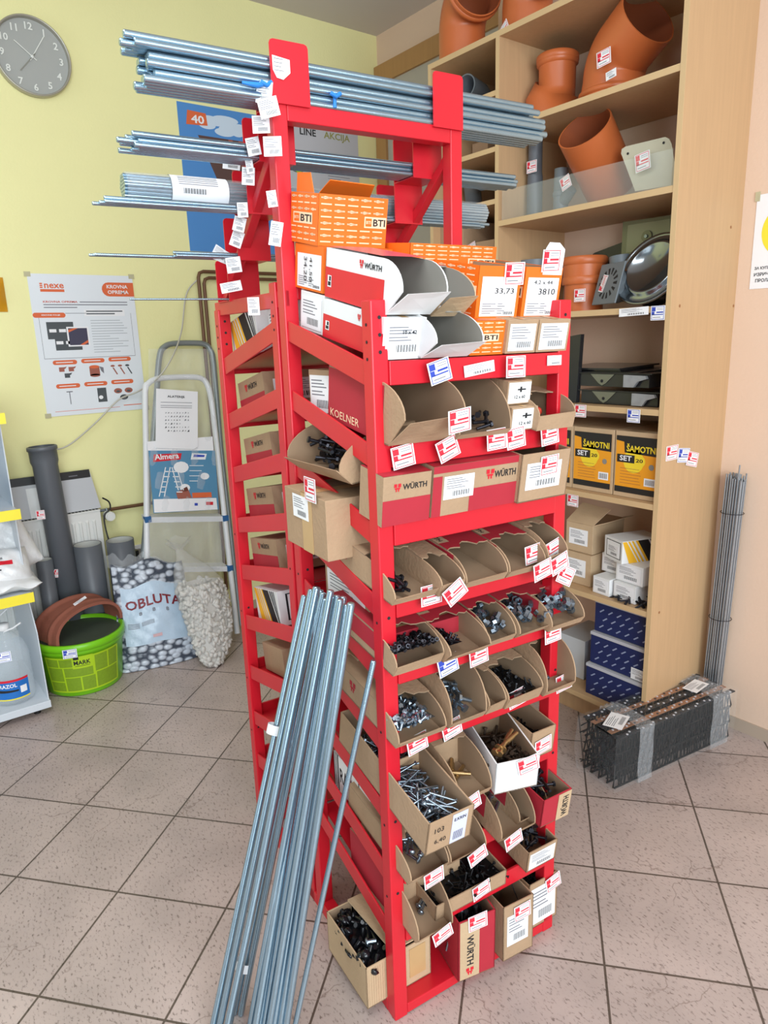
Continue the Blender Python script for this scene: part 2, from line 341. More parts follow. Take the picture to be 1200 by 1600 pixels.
def rail_tag(px, py, d=0.006, w=0.05, h=0.042, ink=None, rot=0.0, kind='price'):
    s, z = on_front(px, py, d); c, sn = math.cos(rot), math.sin(rot)
    ux = Vector((0, c, sn)); uy = Vector((0, -sn, c)); b = MB()
    o = Vector((d, s, z)) - ux * (w / 2) - uy * (h / 2); tag_shape(b, o, ux, uy, w, h, ink, kind); b.build('price_tag', rack)
Z0 = Vector((0, 0, 1))
def side_tag(px, py, s=-0.004, w=0.045, h=0.045, rot=0.0, kind='bar'):
    d, z = on_side(px, py, s); c, sn = math.cos(rot), math.sin(rot)
    e = Vector((0.5, 0.866, 0)); ux = e * c + Z0 * sn; uy = Z0 * c - e * sn; b = MB(); o = Vector((d, s, z)) - ux * (w / 2) - uy * (h / 2) + Vector((0.012, -0.012, 0))
    tag_shape(b, o, ux, uy, w, h, None, kind); b.build('barcode_label', rack)
for a in [(687, 580, M_TBLUE, 0.25), (806, 573, M_TRED, -0.0), (630, 713, M_TRED, 0.15), (700, 701, M_TRED, 0.35), (776, 686, M_TRED, 0.05), (806, 684, M_TRED, 0.12), (859, 679, M_TRED, 0.12),
          (674, 929, M_TRED, 0.02), (864, 859, M_TRED, 0.3), (884, 899, M_TRED, -0.5), (834, 865, M_TRED, 0.1), (700, 1039, M_TBLUE, 0.2), (748, 1024, M_TRED, 0.1), (864, 990, M_TRED, 0.05),
          (808, 1090, M_TRED, 0.15), (706, 1138, M_TRED, 0.2), (652, 1161, M_TRED, 0.15), (881, 1066, M_TRED, 0.1)]:
    rail_tag(a[0], a[1], 0.022 if a[0] > 640 else 0.012, ink=a[2], rot=a[3])
rail_tag(749, 576, 0.006, 0.075, 0.022, rot=0.12, kind='bar'); rail_tag(866, 563, 0.006, 0.04, 0.02, kind='bar')
for a in [(418, 149, 0.04, 0.05, -0.15), (425, 172, 0.05, 0.045, 0.2), (413, 198, 0.045, 0.042, 0.0), (431, 232, 0.046, 0.046, 0.0), (401, 232, 0.036, 0.045, 0.15), (395, 262, 0.02, 0.04, 0.1), (393, 278, 0.035, 0.045, -0.1), (367, 257, 0.05, 0.036, -0.15),
          (384, 330, 0.03, 0.04, 0.0), (430, 313, 0.025, 0.04, 0.1), (379, 352, 0.035, 0.04, -0.3), (375, 375, 0.035, 0.045, -0.4), (436, 367, 0.032, 0.06, -0.2), (370, 415, 0.045, 0.045, 0.1), (366, 449, 0.065, 0.03, 0.15), (401, 479, 0.034, 0.05, 0.0)]:
    side_tag(a[0], a[1], w=a[2] * 0.8, h=a[3] * 0.8, rot=a[4])
b = MB(); s_, z_ = on_front(438, 106, DM + 0.006); b.prism([(0, 0.042), (0.038, 0.038), (0.038, 0.014), (0.022, 0), (0.008, 0.002), (0.0, 0.016)], (DM + 0.0085, s_ - 0.018, z_ - 0.022), (0, 1, 0), (0, 0, 1), (1, 0, 0), 0.0008, M_PAPER)
for i in range(4): b.rect((DM + 0.0098, s_ - 0.018, z_ - 0.022), (0, 1, 0), (0, 0, 1), 0.003, 0.024 - 0.003 * (i % 3), 0.036 - 0.007 * i, 0.0372 - 0.007 * i, M_GINK)
b.build('barcode_label', rack)
# ------------------------------------------------------------------ cartons on the rack
def rack_thing(name, label, cat, d, s, z, tilt=0.0, yaw=0.0, group=None):
    return thing(name, label, cat, rk(d, s, z), (0, tilt, ANG + yaw), group)
X3 = Vector((1, 0, 0)); Y3 = Vector((0, 1, 0)); Z3 = Vector((0, 0, 1))
TILT = 0.14
def logo(b, o, ux, uy, x, y, h, mt):      # the red two-block emblem
    for (x0, x1, y0, y1) in ((0, .42, .55, 1), (.58, 1, .55, 1), (0.12, .88, .3, .5), (.25, .42, 0, .3), (.58, .75, 0, .3)):
        b.rect(o, ux, uy, x + h * x0, x + h * x1, y + h * y0, y + h * y1, mt)
def print_face(b, o, ux, uy, w, h, style):
    """print on one flat face; o lower left, sits 0.4 mm proud"""
    ux = Vector(ux); uy = Vector(uy); n = ux.cross(uy); o = Vector(o) + n * 0.0005; q = o + n * 0.0004
    if style == 'wurth':
        b.rect(o, ux, uy, 0, w, 0, h * 0.52, M_PRINT); th = min(h * 0.17, w * 0.13)
        logo(b, q, ux, uy, w * 0.40 - th * 1.4, h * 0.68, th * 1.1, M_WRED); b.text('WÜRTH', q, ux, uy, w * 0.40, h * 0.70, th, M_INK, True, w=th * 3.9)
    elif style == 'wurth_mid':
        b.rect(o, ux, uy, 0, w, h * 0.86, h, M_PRINT); b.rect(o, ux, uy, w * 0.42, w, 0, h * 0.46, M_PRINT); b.rect(o, ux, uy, 0, w * 0.1, 0, h * 0.8, M_PRINT)
        th = h * 0.17; logo(b, q, ux, uy, w * 0.60, h * 0.60, th * 1.15, M_WRED); b.text('WÜRTH', q, ux, uy, w * 0.70, h * 0.61, th, M_INK, True, w=w * 0.26)
        tag_shape(b, o + ux * w * 0.12 + uy * h * 0.32, ux, uy, w * 0.34, h * 0.46, None, 'bar')
    elif style == 'wurth_white':      # white and red glossy card seen from its long side
        b.rect(o, ux, uy, 0, w, 0, h * 0.62, M_WRED)
        th = h * 0.13; logo(b, q, ux, uy, w * 0.60, h * 0.74, th * 1.2, M_WRED); b.text('WÜRTH', q, ux, uy, w * 0.68, h * 0.75, th, M_INK, True, w=w * 0.27)
        b.rect(q, ux, uy, w * 0.05, w * 0.12, h * 0.22, h * 0.46, M_WHITE); b.rect(q + n * 0.0003, ux, uy, w * 0.06, w * 0.11, h * 0.25, h * 0.33, M_INK); b.rect(q + n * 0.0003, ux, uy, w * 0.08, w * 0.11, h * 0.35, h * 0.44, M_INK)
    elif style == 'bti':
        b.rect(o, ux, uy, 0, w, 0, h, M_ORANGE)
        nx = max(2, int(round(w / 0.034))); ny = 8
        for i in range(nx):
            for j in range(ny):
                x0 = w * (0.03 + 0.95 * i / nx); x1 = w * (0.03 + 0.95 * (i + 0.78) / nx); yc = h * (0.09 + 0.84 * j / (ny - 1))
                if abs(yc / h - 0.5) < 0.14 and (x1 > w * 0.62 and w > 0.145 or w <= 0.145): continue
                t = h * 0.013
                b.rect(q, ux, uy, x0, x1, yc - t, yc + t, M_CREAM)
                if j % 2: b.add([q + ux * x0 + uy * (yc), q + ux * (x0 + (x1 - x0) * .35) + uy * (yc - t * 2.2), q + ux * x1 + uy * yc, q + ux * (x0 + (x1 - x0) * .35) + uy * (yc + t * 2.2)], [(0, 1, 2, 3)], M_CREAM)
        x0 = w * 0.66 if w > 0.145 else w * 0.10; x1 = w * 0.99 if w > 0.145 else w * 0.80; k = q + n * 0.0003
        b.rect(q, ux, uy, x0, x1, h * 0.40, h * 0.62, M_CREAM); L = x1 - x0
        b.rect(k, ux, uy, x0 + L * 0.05, x0 + L * 0.33, h * 0.43, h * 0.59, M_ORANGE)
        b.text('BTI', k, ux, uy, x0 + L * 0.40, h * 0.44, h * 0.14, M_INK, True, w=L * 0.55)
        b.text('BTI', k + n * 0.0003, ux, uy, x0 + L * 0.08, h * 0.48, h * 0.06, M_CREAM, True, w=L * 0.22)
    elif style == 'bti_label':
        b.rect(o, ux, uy, 0, w, 0, h, M_ORANGE); b.rect(q, ux, uy, w * 0.09, w * 0.93, h * 0.05, h * 0.80, M_PAPER); k = q + n * 0.0003
        for i in range(5): b.rect(k, ux, uy, w * 0.14, w * (0.35 + 0.1 * (i % 3)), h * (0.10 + 0.045 * i), h * (0.115 + 0.045 * i), M_GINK); b.rect(k, ux, uy, w * 0.5, w * (0.62 + 0.06 * (i % 2)), h * (0.10 + 0.045 * i), h * (0.115 + 0.045 * i), M_GINK)
        for i in range(9): b.rect(k, ux, uy, w * (0.66 + 0.026 * i), w * (0.672 + 0.026 * i + 0.004 * (i % 2)), h * 0.08, h * 0.14, M_INK)
    elif style == 'koelner':
        b.rect(o, ux, uy, 0, w, 0, h * 0.95, M_PRINT); b.text('KOELNER', q, ux, uy, w * 0.05, h * 0.08, h * 0.14, M_CREAM, False, w=w * 0.55)
    elif style == 'rawl':
        b.rect(o, ux, uy, 0, w * .72, 0, h, M_INK); 
        for i in range(3): b.rect(q, ux, uy, w * (.03 + .035 * i), w * (.045 + .035 * i), 0, h, M_WHITE)
        b.poly([q + ux * w * .15, q + ux * w * .7, q + ux * w * .7 + uy * h, q + ux * w * .15 + uy * h], M_WHITE)
        b.text('RAWL', q + n * .0003, ux, uy, w * .18, h * .3, h * .4, M_INK, True, w=w * .5); b.rect(q, ux, uy, w * .74, w, 0, h * .1, M_WRED)
    elif style == 'ejot':         # white card with yellow and charcoal slanting stripes
        for (x0, x1, mt_) in ((-0.1, 0.12, 'y'), (0.15, 0.20, 'y'), (0.24, 0.29, 'y'), (0.40, 0.62, 'k'), (0.34, 0.40, 'y'), (0.66, 0.69, 'w'), (0.62, 0.66, 'k'), (0.70, 0.74, 'k'), (0.78, 0.82, 'k'), (0.86, 0.89, 'k')):
            mm = {'y': M_YELLOWP, 'k': M_INK, 'w': M_WHITE}[mt_]; sh = 0.28
            a_ = [(x0 + sh, 0), (x1 + sh, 0), (x1 - 0.02, 1), (x0 - 0.02, 1)]
            b.poly([q + ux * (w * min(1, max(0, p[0]))) + uy * (h * p[1] * 0.98) for p in a_], mm)
    elif style == 'framed_label':
        b.rect(o, ux, uy, w * .12, w * .92, h * .14, h * .90, M_INK); b.rect(q, ux, uy, w * .15, w * .89, h * .17, h * .87, M_PAPER)
        tag_shape(b, q + ux * w * .2 + uy * h * .2, ux, uy, w * .6, h * .5, None, 'bar')
    elif style == 'label': tag_shape(b, o + ux * w * 0.12 + uy * h * 0.25, ux, uy, w * 0.7, h * 0.55, None, 'bar')
    elif style == 'label_big': tag_shape(b, o + ux * w * 0.06 + uy * h * 0.08, ux, uy, w * 0.86, h * 0.8, None, 'bar')
    elif style == 'emblem': logo(b, o, ux, uy, w * .3, h * .38, min(h, w) * .42, M_PRINT)
    elif style == 'red': b.rect(o, ux, uy, 0, w, 0, h, M_PRINT)
M_YELLOWP = mat('yellow_print', (244, 186, 40), 0.6)

def make_bin(label, d, s0, s1, z, L=0.24, h=0.060, arc=0.062, lip=0.018, style='plain', side=None, tilt=TILT, yaw=0, tagat=None, tagc=None, tagrot=0, flare=0.012, name='open_fastener_box', cover=True, body=None, inner=None, group='open-fronted fastener boxes on the rack', tagz=None):
    w = s1 - s0; t = 0.0028; bd = body or M_KRAFT; inn = inner or M_KIN
    r = rack_thing(name, label, 'box', d, s0, z, tilt, yaw, group)
    b = MB(); b.box(-L, 0, 0, w, 0, t, inn); b.box(-L, -L + t, 0, w, 0, h, bd)
    prof = [(-L, 0), (0, 0)] + [(-arc + (arc + flare * 0.8) * math.cos(a * PI / 2 / 8), lip + (h - lip) * math.sin(a * PI / 2 / 8)) for a in range(9)] + [(-L, h)]
    if arc < 0.02: prof = [(-L, 0), (0, 0), (0, h), (-L, h)]; lip = h
    b.prism(prof, (0, 0, 0), X3, Z3, Y3, t, bd, inn); b.prism(prof, (0, w, 0), X3, Z3, -Y3, t, bd, inn)
    if side: print_face(b, (-L, 0, 0), X3, Z3, L - arc * 0.5, h, side)
    if style in ('wurth', 'crimson') and arc > 0.02: b.rect((0, -0.0006, 0), X3, Z3, -L, -arc * 0.6, h * 0.3, h * 0.98, M_PRINT)
    b.build('carton_body', r)
    f = MB()
    if arc < 0.02: f.prism([(0, 0), (w, 0), (w, h * 0.96), (0, h * 0.98)], (0, 0, 0), Y3, Z3, X3, t, bd)
    else:
        rr = random.Random(label); k1 = lip * (1.04 + 0.1 * rr.random())
        f.add([(0, 0, 0), (0, w, 0), (flare, w - 0.002, k1), (flare * 1.1, 0.002, k1 * 0.92), (-t, 0, 0), (-t, w, 0), (flare - t, w - 0.002, k1), (flare * 1.1 - t, 0.002, k1 * 0.92)],
              [(0, 1, 2, 3), (7, 6, 5, 4), (3, 2, 6, 7), (0, 3, 7, 4), (1, 5, 6, 2)], bd)
    fo = f.build('front_flap', r)
    if cover and arc > 0.02:
        c = MB(); rr = random.Random(label + 'c'); e = []
        n = 10
        for i in range(n + 1):
            u = i / n; bite = 0.018 if 0.38 < u < 0.62 else 0.0
            e.append((-arc - 0.004 - bite + 0.008 * rr.random(), w * u))
        pts = [(-L, 0)] + e + [(-L, w)]
        cm = M_PRINT if style in ('wurth', 'crimson') else bd
        c.prism(pts, (0, 0, h), X3, Y3, Z3, 0.0025, inn, cm)
        if style == 'wurth':
            c.rect((0, 0, h + 0.003), X3, Y3, -L, -arc - 0.03, 0, w * 0.26, M_KRAFT2); c.text('WÜRTH', (0, 0, h + 0.0034), X3, Y3, -arc - 0.10, w * 0.06, w * 0.13, M_INK, True, w=0.062)
        c.build('top_flap', r)
    if tagat is not None:
        q = MB(); cc, sn = math.cos(tagrot), math.sin(tagrot); ux = Vector((0, cc, sn)); uy = Vector((0, -sn, cc)); zz = lip * 0.4 if tagz is None else tagz
        tag_shape(q, Vector((flare * 1.2 + 0.003, w * tagat, zz)) - ux * 0.025 - uy * 0.021, ux, uy, 0.050, 0.043, tagc or M_TRED)
        q.build('price_tag', r)
    return r
def make_box(label, d, s0, s1, z, h, L=0.25, faces=None, tilt=TILT, yaw=0, mat_=None, name='carton', open_top=False, tagat=None, tagz=0.6, tagrot=0.05, flaps=False, group='closed cartons on the rack', tops=None, skew=0.0):
    """faces: dict front/left/top/right/back -> print style"""
    w = s1 - s0; m_ = mat_ or M_KRAFT; r = rack_thing(name, label, 'box', d, s0, z, tilt, yaw, group); b = MB(); t = 0.003
    if open_top:
        b.box(-L, 0, 0, w, 0, t, M_KIN); b.box(-L, -L + t, 0, w, 0, h, m_); b.box(-L, 0, 0, t, 0, h, m_); b.box(-L, 0, w - t, w, 0, h, m_); b.box(-t, 0, 0, w, 0, h, m_)
        for (x0, x1, y0, y1) in ((-L + t, -t, t, t + .0006), (-L + t, -t, w - t - .0006, w - t), (-L + t, -L + t + .0006, t, w - t), (-t - .0006, -t, t, w - t)): b.box(x0, x1, y0, y1, t, h - 0.001, M_KIN)
    else: b.box(-L, 0, 0, w, 0, h, m_)
    fc = faces or {}
    if 'front' in fc: print_face(b, (0, 0, 0), Y3, Z3, w, h, fc['front'])
    if 'left' in fc: print_face(b, (-L, 0, 0), X3, Z3, L, h, fc['left'])
    if 'top' in fc: print_face(b, (0, 0, h), Y3, -X3, w, L, fc['top'])
    if tops: b.rect((0, 0, h + 0.0006), X3, Y3, -L, 0, 0, w, tops)
    if not open_top and not tops and 'top' not in fc: b.rect((0, 0, h + 0.0006), X3, Y3, -L, 0, w * 0.42, w * 0.58, M_TAPE)
    b.build('carton_body', r, bevel=0.0012)
    if flaps:
        f = MB(); f.prism([(0, 0), (L, 0), (L - 0.01, 0.07), (0.01, 0.075)], (-L, w, h), X3, (0, 0.5, 0.85), (0, -0.85, 0.5), t, m_, M_KIN); f.build('lid_flap', r)
        f = MB(); f.prism([(0, 0), (w, 0), (w - 0.01, 0.06), (0.01, 0.065)], (-L, 0, h), Y3, (-0.5, 0, 0.85), (0.85, 0, 0.5), t, m_, M_KIN); f.build('lid_flap', r)
    if tagat is not None:
        q = MB(); cc, sn = math.cos(tagrot), math.sin(tagrot); ux = Vector((0, cc, sn)); uy = Vector((0, -sn, cc))
        tag_shape(q, Vector((0.003, w * tagat, h * tagz)) - ux * 0.025 - uy * 0.021, ux, uy, 0.050, 0.043, M_TRED); q.build('price_tag', r)
    return r
def S2(row, pl, pr, d=0.03):
    z = RZ[row] + 0.002 if row < 9 else 0.032
    return s_at(pl, z, d), s_at(pr, z, d)
def BN(label, row, pl, pr, d=0.03, **k):
    s0, s1 = S2(row, pl, pr, d); tl = k.get('tilt', TILT); z = (RZ[row] if row < 9 else 0.030) + 0.002 - math.sin(tl) * d
    return make_bin(label, d, s0, s1 - 0.002, z, **k)
def BX(label, row, pl, pr, h, d=0.0, **k):
    s0, s1 = S2(row, pl, pr, d); tl = k.get('tilt', TILT); z = (RZ[row] if row < 9 else 0.030) + 0.002 - math.sin(tl) * d
    return make_box(label, d, s0, s1 - 0.002, z, h, **k)

B = {}
# row 2
B['koel'] = BN('open brown box with crimson left side and large price tag, left end of second shelf', 1, 607, 702, 0.015, L=0.24, h=0.112, arc=0.045, lip=0.058, side='koelner', tagat=0.74, tagrot=0.12, tagz=0.055, flare=0.06)
B['2b'] = BN('open brown box of dark bolts between the crimson-sided box and the white-fronted boxes', 1, 712, 794, 0.025, L=0.25, h=0.100, arc=0.10, lip=0.012, style='crimson')
for i, (zo, lb) in enumerate(((0.0, 'white-fronted 12 x 60 carton on the second shelf, lower of the two'), (0.050, 'white-fronted 12 x 60 carton on the second shelf, upper of the two'))):
    s0, s1 = S2(1, 797, 837 - 4 * i, 0.02)
    r = make_box(lb, 0.02 - i * 0.012, s0, s1, RZ[1] + 0.0 + zo + i * 0.002, 0.048, L=0.22, mat_=M_KRAFT, group='white-fronted cartons on the second shelf')
    q = MB(); w = s1 - s0; q.box(0.0005, 0.0012, 0.002, w - 0.002, 0.003, 0.045, M_WHITE); q.text('12 x 60', (0.0015, 0, 0), Y3, Z3, w * 0.3, 0.012, 0.007, M_INK, True, w=w * 0.45)
    q.rect((0.0015, 0, 0), Y3, Z3, w * 0.4, w * 0.75, 0.029, 0.032, M_INK); q.rect((0.0016, 0, 0), Y3, Z3, w * 0.5, w * 0.58, 0.025, 0.036, M_INK); q.build('white_front', r)
B['2d'] = BN('flat brown printed box holding red plastic plugs, right end of second shelf', 1, 838, 896, 0.035, L=0.20, h=0.062, arc=0.06, lip=0.03, flare=0.004)
# row 3
BX('crimson and brown carton printed WÜRTH against the left front post, third shelf', 2, 596, 671, 0.098, 0.012, L=0.085, faces={'front': 'wurth'}, tops=M_PRINT)
BX('wide crimson and brown carton printed WÜRTH with white barcode label, middle of third shelf', 2, 673, 806, 0.103, 0.010, L=0.24, faces={'front': 'wurth_mid'}, tops=M_PRINT)
B['3c'] = BX('open-topped plain brown carton with price tag, right end of third shelf', 2, 808, 884, 0.105, 0.02, L=0.22, open_top=True, tagat=0.55, tagz=0.72, faces={'front': 'label'})
# row 4
B['4a'] = BN('open brown box of dark hex bolts beside the left post, fourth shelf', 3, 612, 683, 0.03, L=0.26,  arc=0.11, lip=0.018, side='emblem')
B['4b'] = BN('small narrow brown box with tilted price tag on the fourth shelf', 3, 684, 722, 0.04, L=0.18, h=0.055, arc=0.06, lip=0.028, tagat=0.5, tagrot=0.6)
B['4c'] = BN('empty open box with crimson WÜRTH lid, left one of two on the fourth shelf', 3, 723, 789, 0.035, L=0.27,  style='wurth')
B['4d'] = BN('empty open box with crimson WÜRTH lid, right one of two on the fourth shelf', 3, 790, 848, 0.035, L=0.27,  style='wurth', tagat=0.85, tagrot=0.25)
B['4e'] = BN('small brown box with tilted price tag at the right end of the fourth shelf', 3, 849, 881, 0.035, L=0.2, h=0.07, arc=0.07, lip=0.03, tagat=0.5, tagrot=0.35)
# row 5
B['5a'] = BN('open box full of small dark nuts, left end of fifth shelf', 4, 614, 690, 0.035, L=0.26,  style='crimson', lip=0.025)
B['5b'] = BN('open WÜRTH box with few dark screws and wide front flap, fifth shelf', 4, 692, 756, 0.04, L=0.27,  style='wurth', lip=0.028, flare=0.028)
B['5c'] = BN('open box of zinc nuts and washers, third from the left on the fifth shelf', 4, 757, 802, 0.035, L=0.27,  style='crimson')
B['5d'] = BN('open box of zinc nuts, fourth from the left on the fifth shelf', 4, 804, 854, 0.035, L=0.27,  style='crimson', flare=0.018)
B['5e'] = BN('open box of large zinc nuts jutting past the right post, fifth shelf', 4, 856, 908, 0.05, L=0.27,  style='crimson')
# row 6
B['6a'] = BN('open brown box full of short hex bolts, left end of sixth shelf', 5, 618, 694, 0.035, L=0.26,  side='emblem')
B['6b'] = BN('open brown box with a dozen larger bolts, second on the sixth shelf', 5, 700, 756, 0.035, L=0.26, h=0.10)
B['6c'] = BN('open brown box with two loose bolts, third on the sixth shelf', 5, 758, 786, 0.035, L=0.24, h=0.066, arc=0.06, lip=0.028)
B['6d'] = BN('open grey-brown box of dark screws, fourth on the sixth shelf', 5, 788, 843, 0.04, L=0.24, h=0.066, arc=0.07, lip=0.03)
B['6e'] = BN('open brown box with a few small bolts at the right end of the sixth shelf', 5, 848, 894, 0.045, L=0.26, h=0.10)
# row 7
B['7a'] = BX('deep open carton heaped with long zinc bolts, handwritten front, seventh shelf', 6, 664, 735, 0.083, 0.13, L=0.36, tilt=0.20, open_top=True)
B['7b'] = BN('open brown box of brassy sleeve anchors behind the heaped bolt carton, seventh shelf', 6, 712, 764, 0.06, L=0.24, h=0.085, arc=0.09, lip=0.02, tagat=0.3, tagrot=0.3)
B['7c'] = BX('torn white carton of rusty anchors with price tag, seventh shelf', 6, 772, 829, 0.082, 0.075, L=0.19, mat_=M_WHITE, open_top=True, yaw=-0.25, tagat=0.72, tagz=0.80, tagrot=0.25)
B['7d'] = BX('torn brown carton with hanging price tag, right end of seventh shelf', 6, 826, 864, 0.075, 0.03, L=0.16, open_top=True, tagat=0.5, tagz=0.42, tagrot=0.15)
# row 8
B['8a'] = BN('open box of round-head bolts beside the left post, eighth shelf', 7, 637, 698, 0.045, L=0.26,  tagat=0.55, tagrot=0.15, style='plain', lip=0.02)
B['8b'] = BN('open box with one single round-head bolt, second on the eighth shelf', 7, 699, 756, 0.045, L=0.26,  tagat=0.70, tagrot=0.35)
B['8c'] = BN('open WÜRTH box with a few thick long bolts, third on the eighth shelf', 7, 778, 832, 0.05, L=0.25, h=0.09, arc=0.09, style='wurth', tagat=0.3, tagrot=0.3)
B['8d'] = BN('open box with a handful of small bolts under the crimson side, eighth shelf', 7, 806, 852, 0.03, L=0.22, h=0.07, arc=0.07, style='crimson', group='open-fronted fastener boxes on the rack')
B['8e'] = BX('crimson open-topped box with vertical WÜRTH lettering, right end of eighth shelf', 7, 844, 888, 0.078, 0.065, L=0.22, open_top=True, mat_=M_PRINT)
q = MB(); w_ = S2(7, 844, 888, 0.065); w_ = w_[1] - w_[0]; q.box(0.0006, 0.0014, w_ * 0.52, w_ * 0.97, 0.001, 0.076, M_KRAFT2); q.text('WÜRTH', (0.002, 0, 0), Z3, -Y3, 0.008, -w_ * 0.88, w_ * 0.24, M_INK, True, w=0.058); q.build('kraft_strip', B['8e'])
# row 9
B['9a'] = BN('open brown box with two round-head bolts, left end of the ninth shelf', 8, 649, 704, 0.05, L=0.24, h=0.09, arc=0.09, tagat=0.65, tagrot=0.3)
B['9b'] = BX('shallow brown tray of black screws with price tag, ninth shelf', 8, 680, 791, 0.042, 0.03, L=0.24, open_top=True, tilt=0.10, tagat=0.62, tagz=0.6, tagrot=0.2)
B['9c'] = BX('brown box of green-flecked bolts with blue label, right end of ninth shelf', 8, 822, 868, 0.06, 0.03, L=0.2, open_top=True, faces={'front': 'label_big'})
# base
B['10a'] = BX('crimson carton lettered WÜRTH upright with long bolts, on the base deck', 9, 716, 768, 0.17, 0.02, L=0.12, open_top=True, tilt=0.02, tagat=0.5, tagz=0.93, tagrot=0.05, yaw=-0.15, mat_=M_PRINT)
w_ = S2(9, 716, 768, 0.02); w_ = w_[1] - w_[0]; q = MB(); q.box(0.0005, 0.0012, 0.004, w_ * 0.55, 0.003, 0.168, M_KRAFT2); q.text('WÜRTH', (0.0016, 0, 0), -Z3, Y3, -0.125, w_ * 0.22, 0.022, M_INK, True, w=0.085); logo(q, Vector((0.0016, 0, 0)), Y3, Z3, w_ * 0.2, 0.012, 0.02, M_WRED); q.build('kraft_strip', B['10a'])
B['10b'] = BX('tall plain brown box with price tag and blue label, on the base deck', 9, 786, 831, 0.155, 0.035, L=0.13, open_top=True, tilt=0.0, tagat=0.6, tagz=0.80, yaw=-0.05, faces={'front': 'label'})
B['10c'] = BX('brown box of small black screws beside the right post, on the base deck', 9, 826, 870, 0.135, 0.0, L=0.2, open_top=True, tilt=0.0, tagat=0.82, tagz=0.82, tagrot=0.2, faces={'front': 'label_big'})
# big corrugated carton pushed in from the side at the bottom
d1, z1 = -0.03, 0.036
B['base'] = make_box('battered corrugated carton of black fittings sticking out of the rack base', -0.037, -0.05, 0.125, 0.031, 0.112, L=0.195, tilt=0.0, yaw=0.0, mat_=M_KRAFT2, open_top=True, group=None)
# ---- top shelf boxes
def PB(label, d, x0, y0, x1, y1, L, **k):     # box from the lower-left and upper-right photograph corners of its front face
    s0, za = on_front(x0, y0, d); s1, zb = on_front(x1, y1, d)
    zt_ = on_front(x0, y1, d)[1]
    return make_box(label, d, s0, s1, za, k.pop('h'), L=L, **k)
zt = RZ[0] + 0.002
def TS(px, d, z=zt): return s_at(px, z, d)
wl = dict(mat_=M_WHITE, tilt=0.20)
# lower white and red boxes
r = make_box('white-labelled end of a red and white carton, left on the top shelf', -0.005, TS(596, -0.005), TS(661, -0.005), zt, 0.074, L=0.235, faces={'front': 'label_big', 'left': 'wurth_white'}, group='red and white cartons on the top shelf', **wl)
w_ = TS(661, 0) - TS(596, 0); q = MB(); q.text('10 x 42', (0.0022, 0, 0), Y3, Z3, w_ * 0.45, 0.045, 0.007, M_INK, True, w=0.03); q.build('label_lettering', r)
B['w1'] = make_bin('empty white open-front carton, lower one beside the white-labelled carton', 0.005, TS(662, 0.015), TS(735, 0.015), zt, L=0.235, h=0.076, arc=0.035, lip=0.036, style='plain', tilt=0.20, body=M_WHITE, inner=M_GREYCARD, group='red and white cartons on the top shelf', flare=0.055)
z2 = 1.551
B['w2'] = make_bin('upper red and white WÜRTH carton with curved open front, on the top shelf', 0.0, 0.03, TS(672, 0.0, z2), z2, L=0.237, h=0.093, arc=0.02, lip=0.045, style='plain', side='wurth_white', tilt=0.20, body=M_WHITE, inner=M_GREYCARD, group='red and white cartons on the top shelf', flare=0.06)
q = MB(); q.rect((0, 0, 0.0962), X3, Y3, -0.235, -0.03, 0.004, 0.10, mat('pink_gloss_print', (226, 96, 108), 0.3)); q.build('printed_lid', B['w2'])
# pile of orange boxes
r = make_box('orange BTI carton under the topmost one, with handwritten label on its side', -0.24, 0.03, 0.19, 1.603, 0.090, L=0.135, faces={'front': 'bti', 'left': 'bti_label'}, tilt=0.18, mat_=M_ORANGE, group='orange BTI cartons', tops=M_ORANGE)
q = MB(); q.text('34,20', (-0.135, -0.0024, 0), -Z3, X3, -0.066, 0.045, 0.016, M_INK, False, w=0.048); q.text('41,50', (-0.135, -0.0024, 0), -Z3, X3, -0.066, 0.072, 0.014, M_INK, False, w=0.048); q.build('handwritten_label', r)
make_box('white carton standing at the spine, under the orange cartons', -0.25, 0.03, 0.19, 1.520, 0.080, L=0.11, faces={'left': 'label_big'}, tilt=0.18, mat_=M_WHITE, group='red and white cartons on the top shelf')
make_box('tall plain white carton against the middle post behind the orange cartons', -0.365, 0.045, 0.2, 1.555, 0.175, L=0.03, tilt=0.0, mat_=M_WHITE, group='red and white cartons on the top shelf')
r = make_box('topmost orange BTI carton with its lid flap raised', -0.25, 0.028, 0.187, 1.696, 0.097, L=0.13, faces={'front': 'bti', 'left': 'bti'}, tilt=0.20, mat_=M_ORANGE, group='orange BTI cartons', open_top=True)
q = MB(); q.prism([(0.03, 0), (0.15, 0), (0.14, 0.045), (0.035, 0.05)], (-0.06, 0, 0.0975), Y3, (0.75, 0, 0.5), (-0.5, 0, 0.75), 0.002, M_ORANGE, M_ORANGE)
for i in range(4):
    for j in range(3): q.rect((-0.0595, 0, 0.0985), Y3, (0.75, 0, 0.5), 0.04 + 0.024 * i, 0.058 + 0.024 * i, 0.008 + 0.014 * j, 0.012 + 0.014 * j, M_CREAM); q.rect(Vector((-0.0595, 0, 0.0985)) - Vector((-0.5, 0, .75)) * 0.0015 * -1, Y3, (0.75, 0, 0.5), 0.04 + 0.024 * i, 0.058 + 0.024 * i, 0.008 + 0.014 * j, 0.012 + 0.014 * j, M_CREAM)
q.prism([(0.02, 0), (0.10, 0), (0.09, 0.04), (0.03, 0.04)], (-0.125, 0, 0.0975), X3, (0, -0.1, 0.9), (0, 0.9, 0.1), 0.002, M_ORANGE, M_KIN); q.build('lid_flap', r)
make_box('flat orange carton with torn open top behind the white carton', -0.17, 0.195, 0.42, 1.63, 0.068, L=0.14, faces={'front': 'bti'}, tilt=0.12, mat_=M_ORANGE, open_top=True, group='orange BTI cartons')
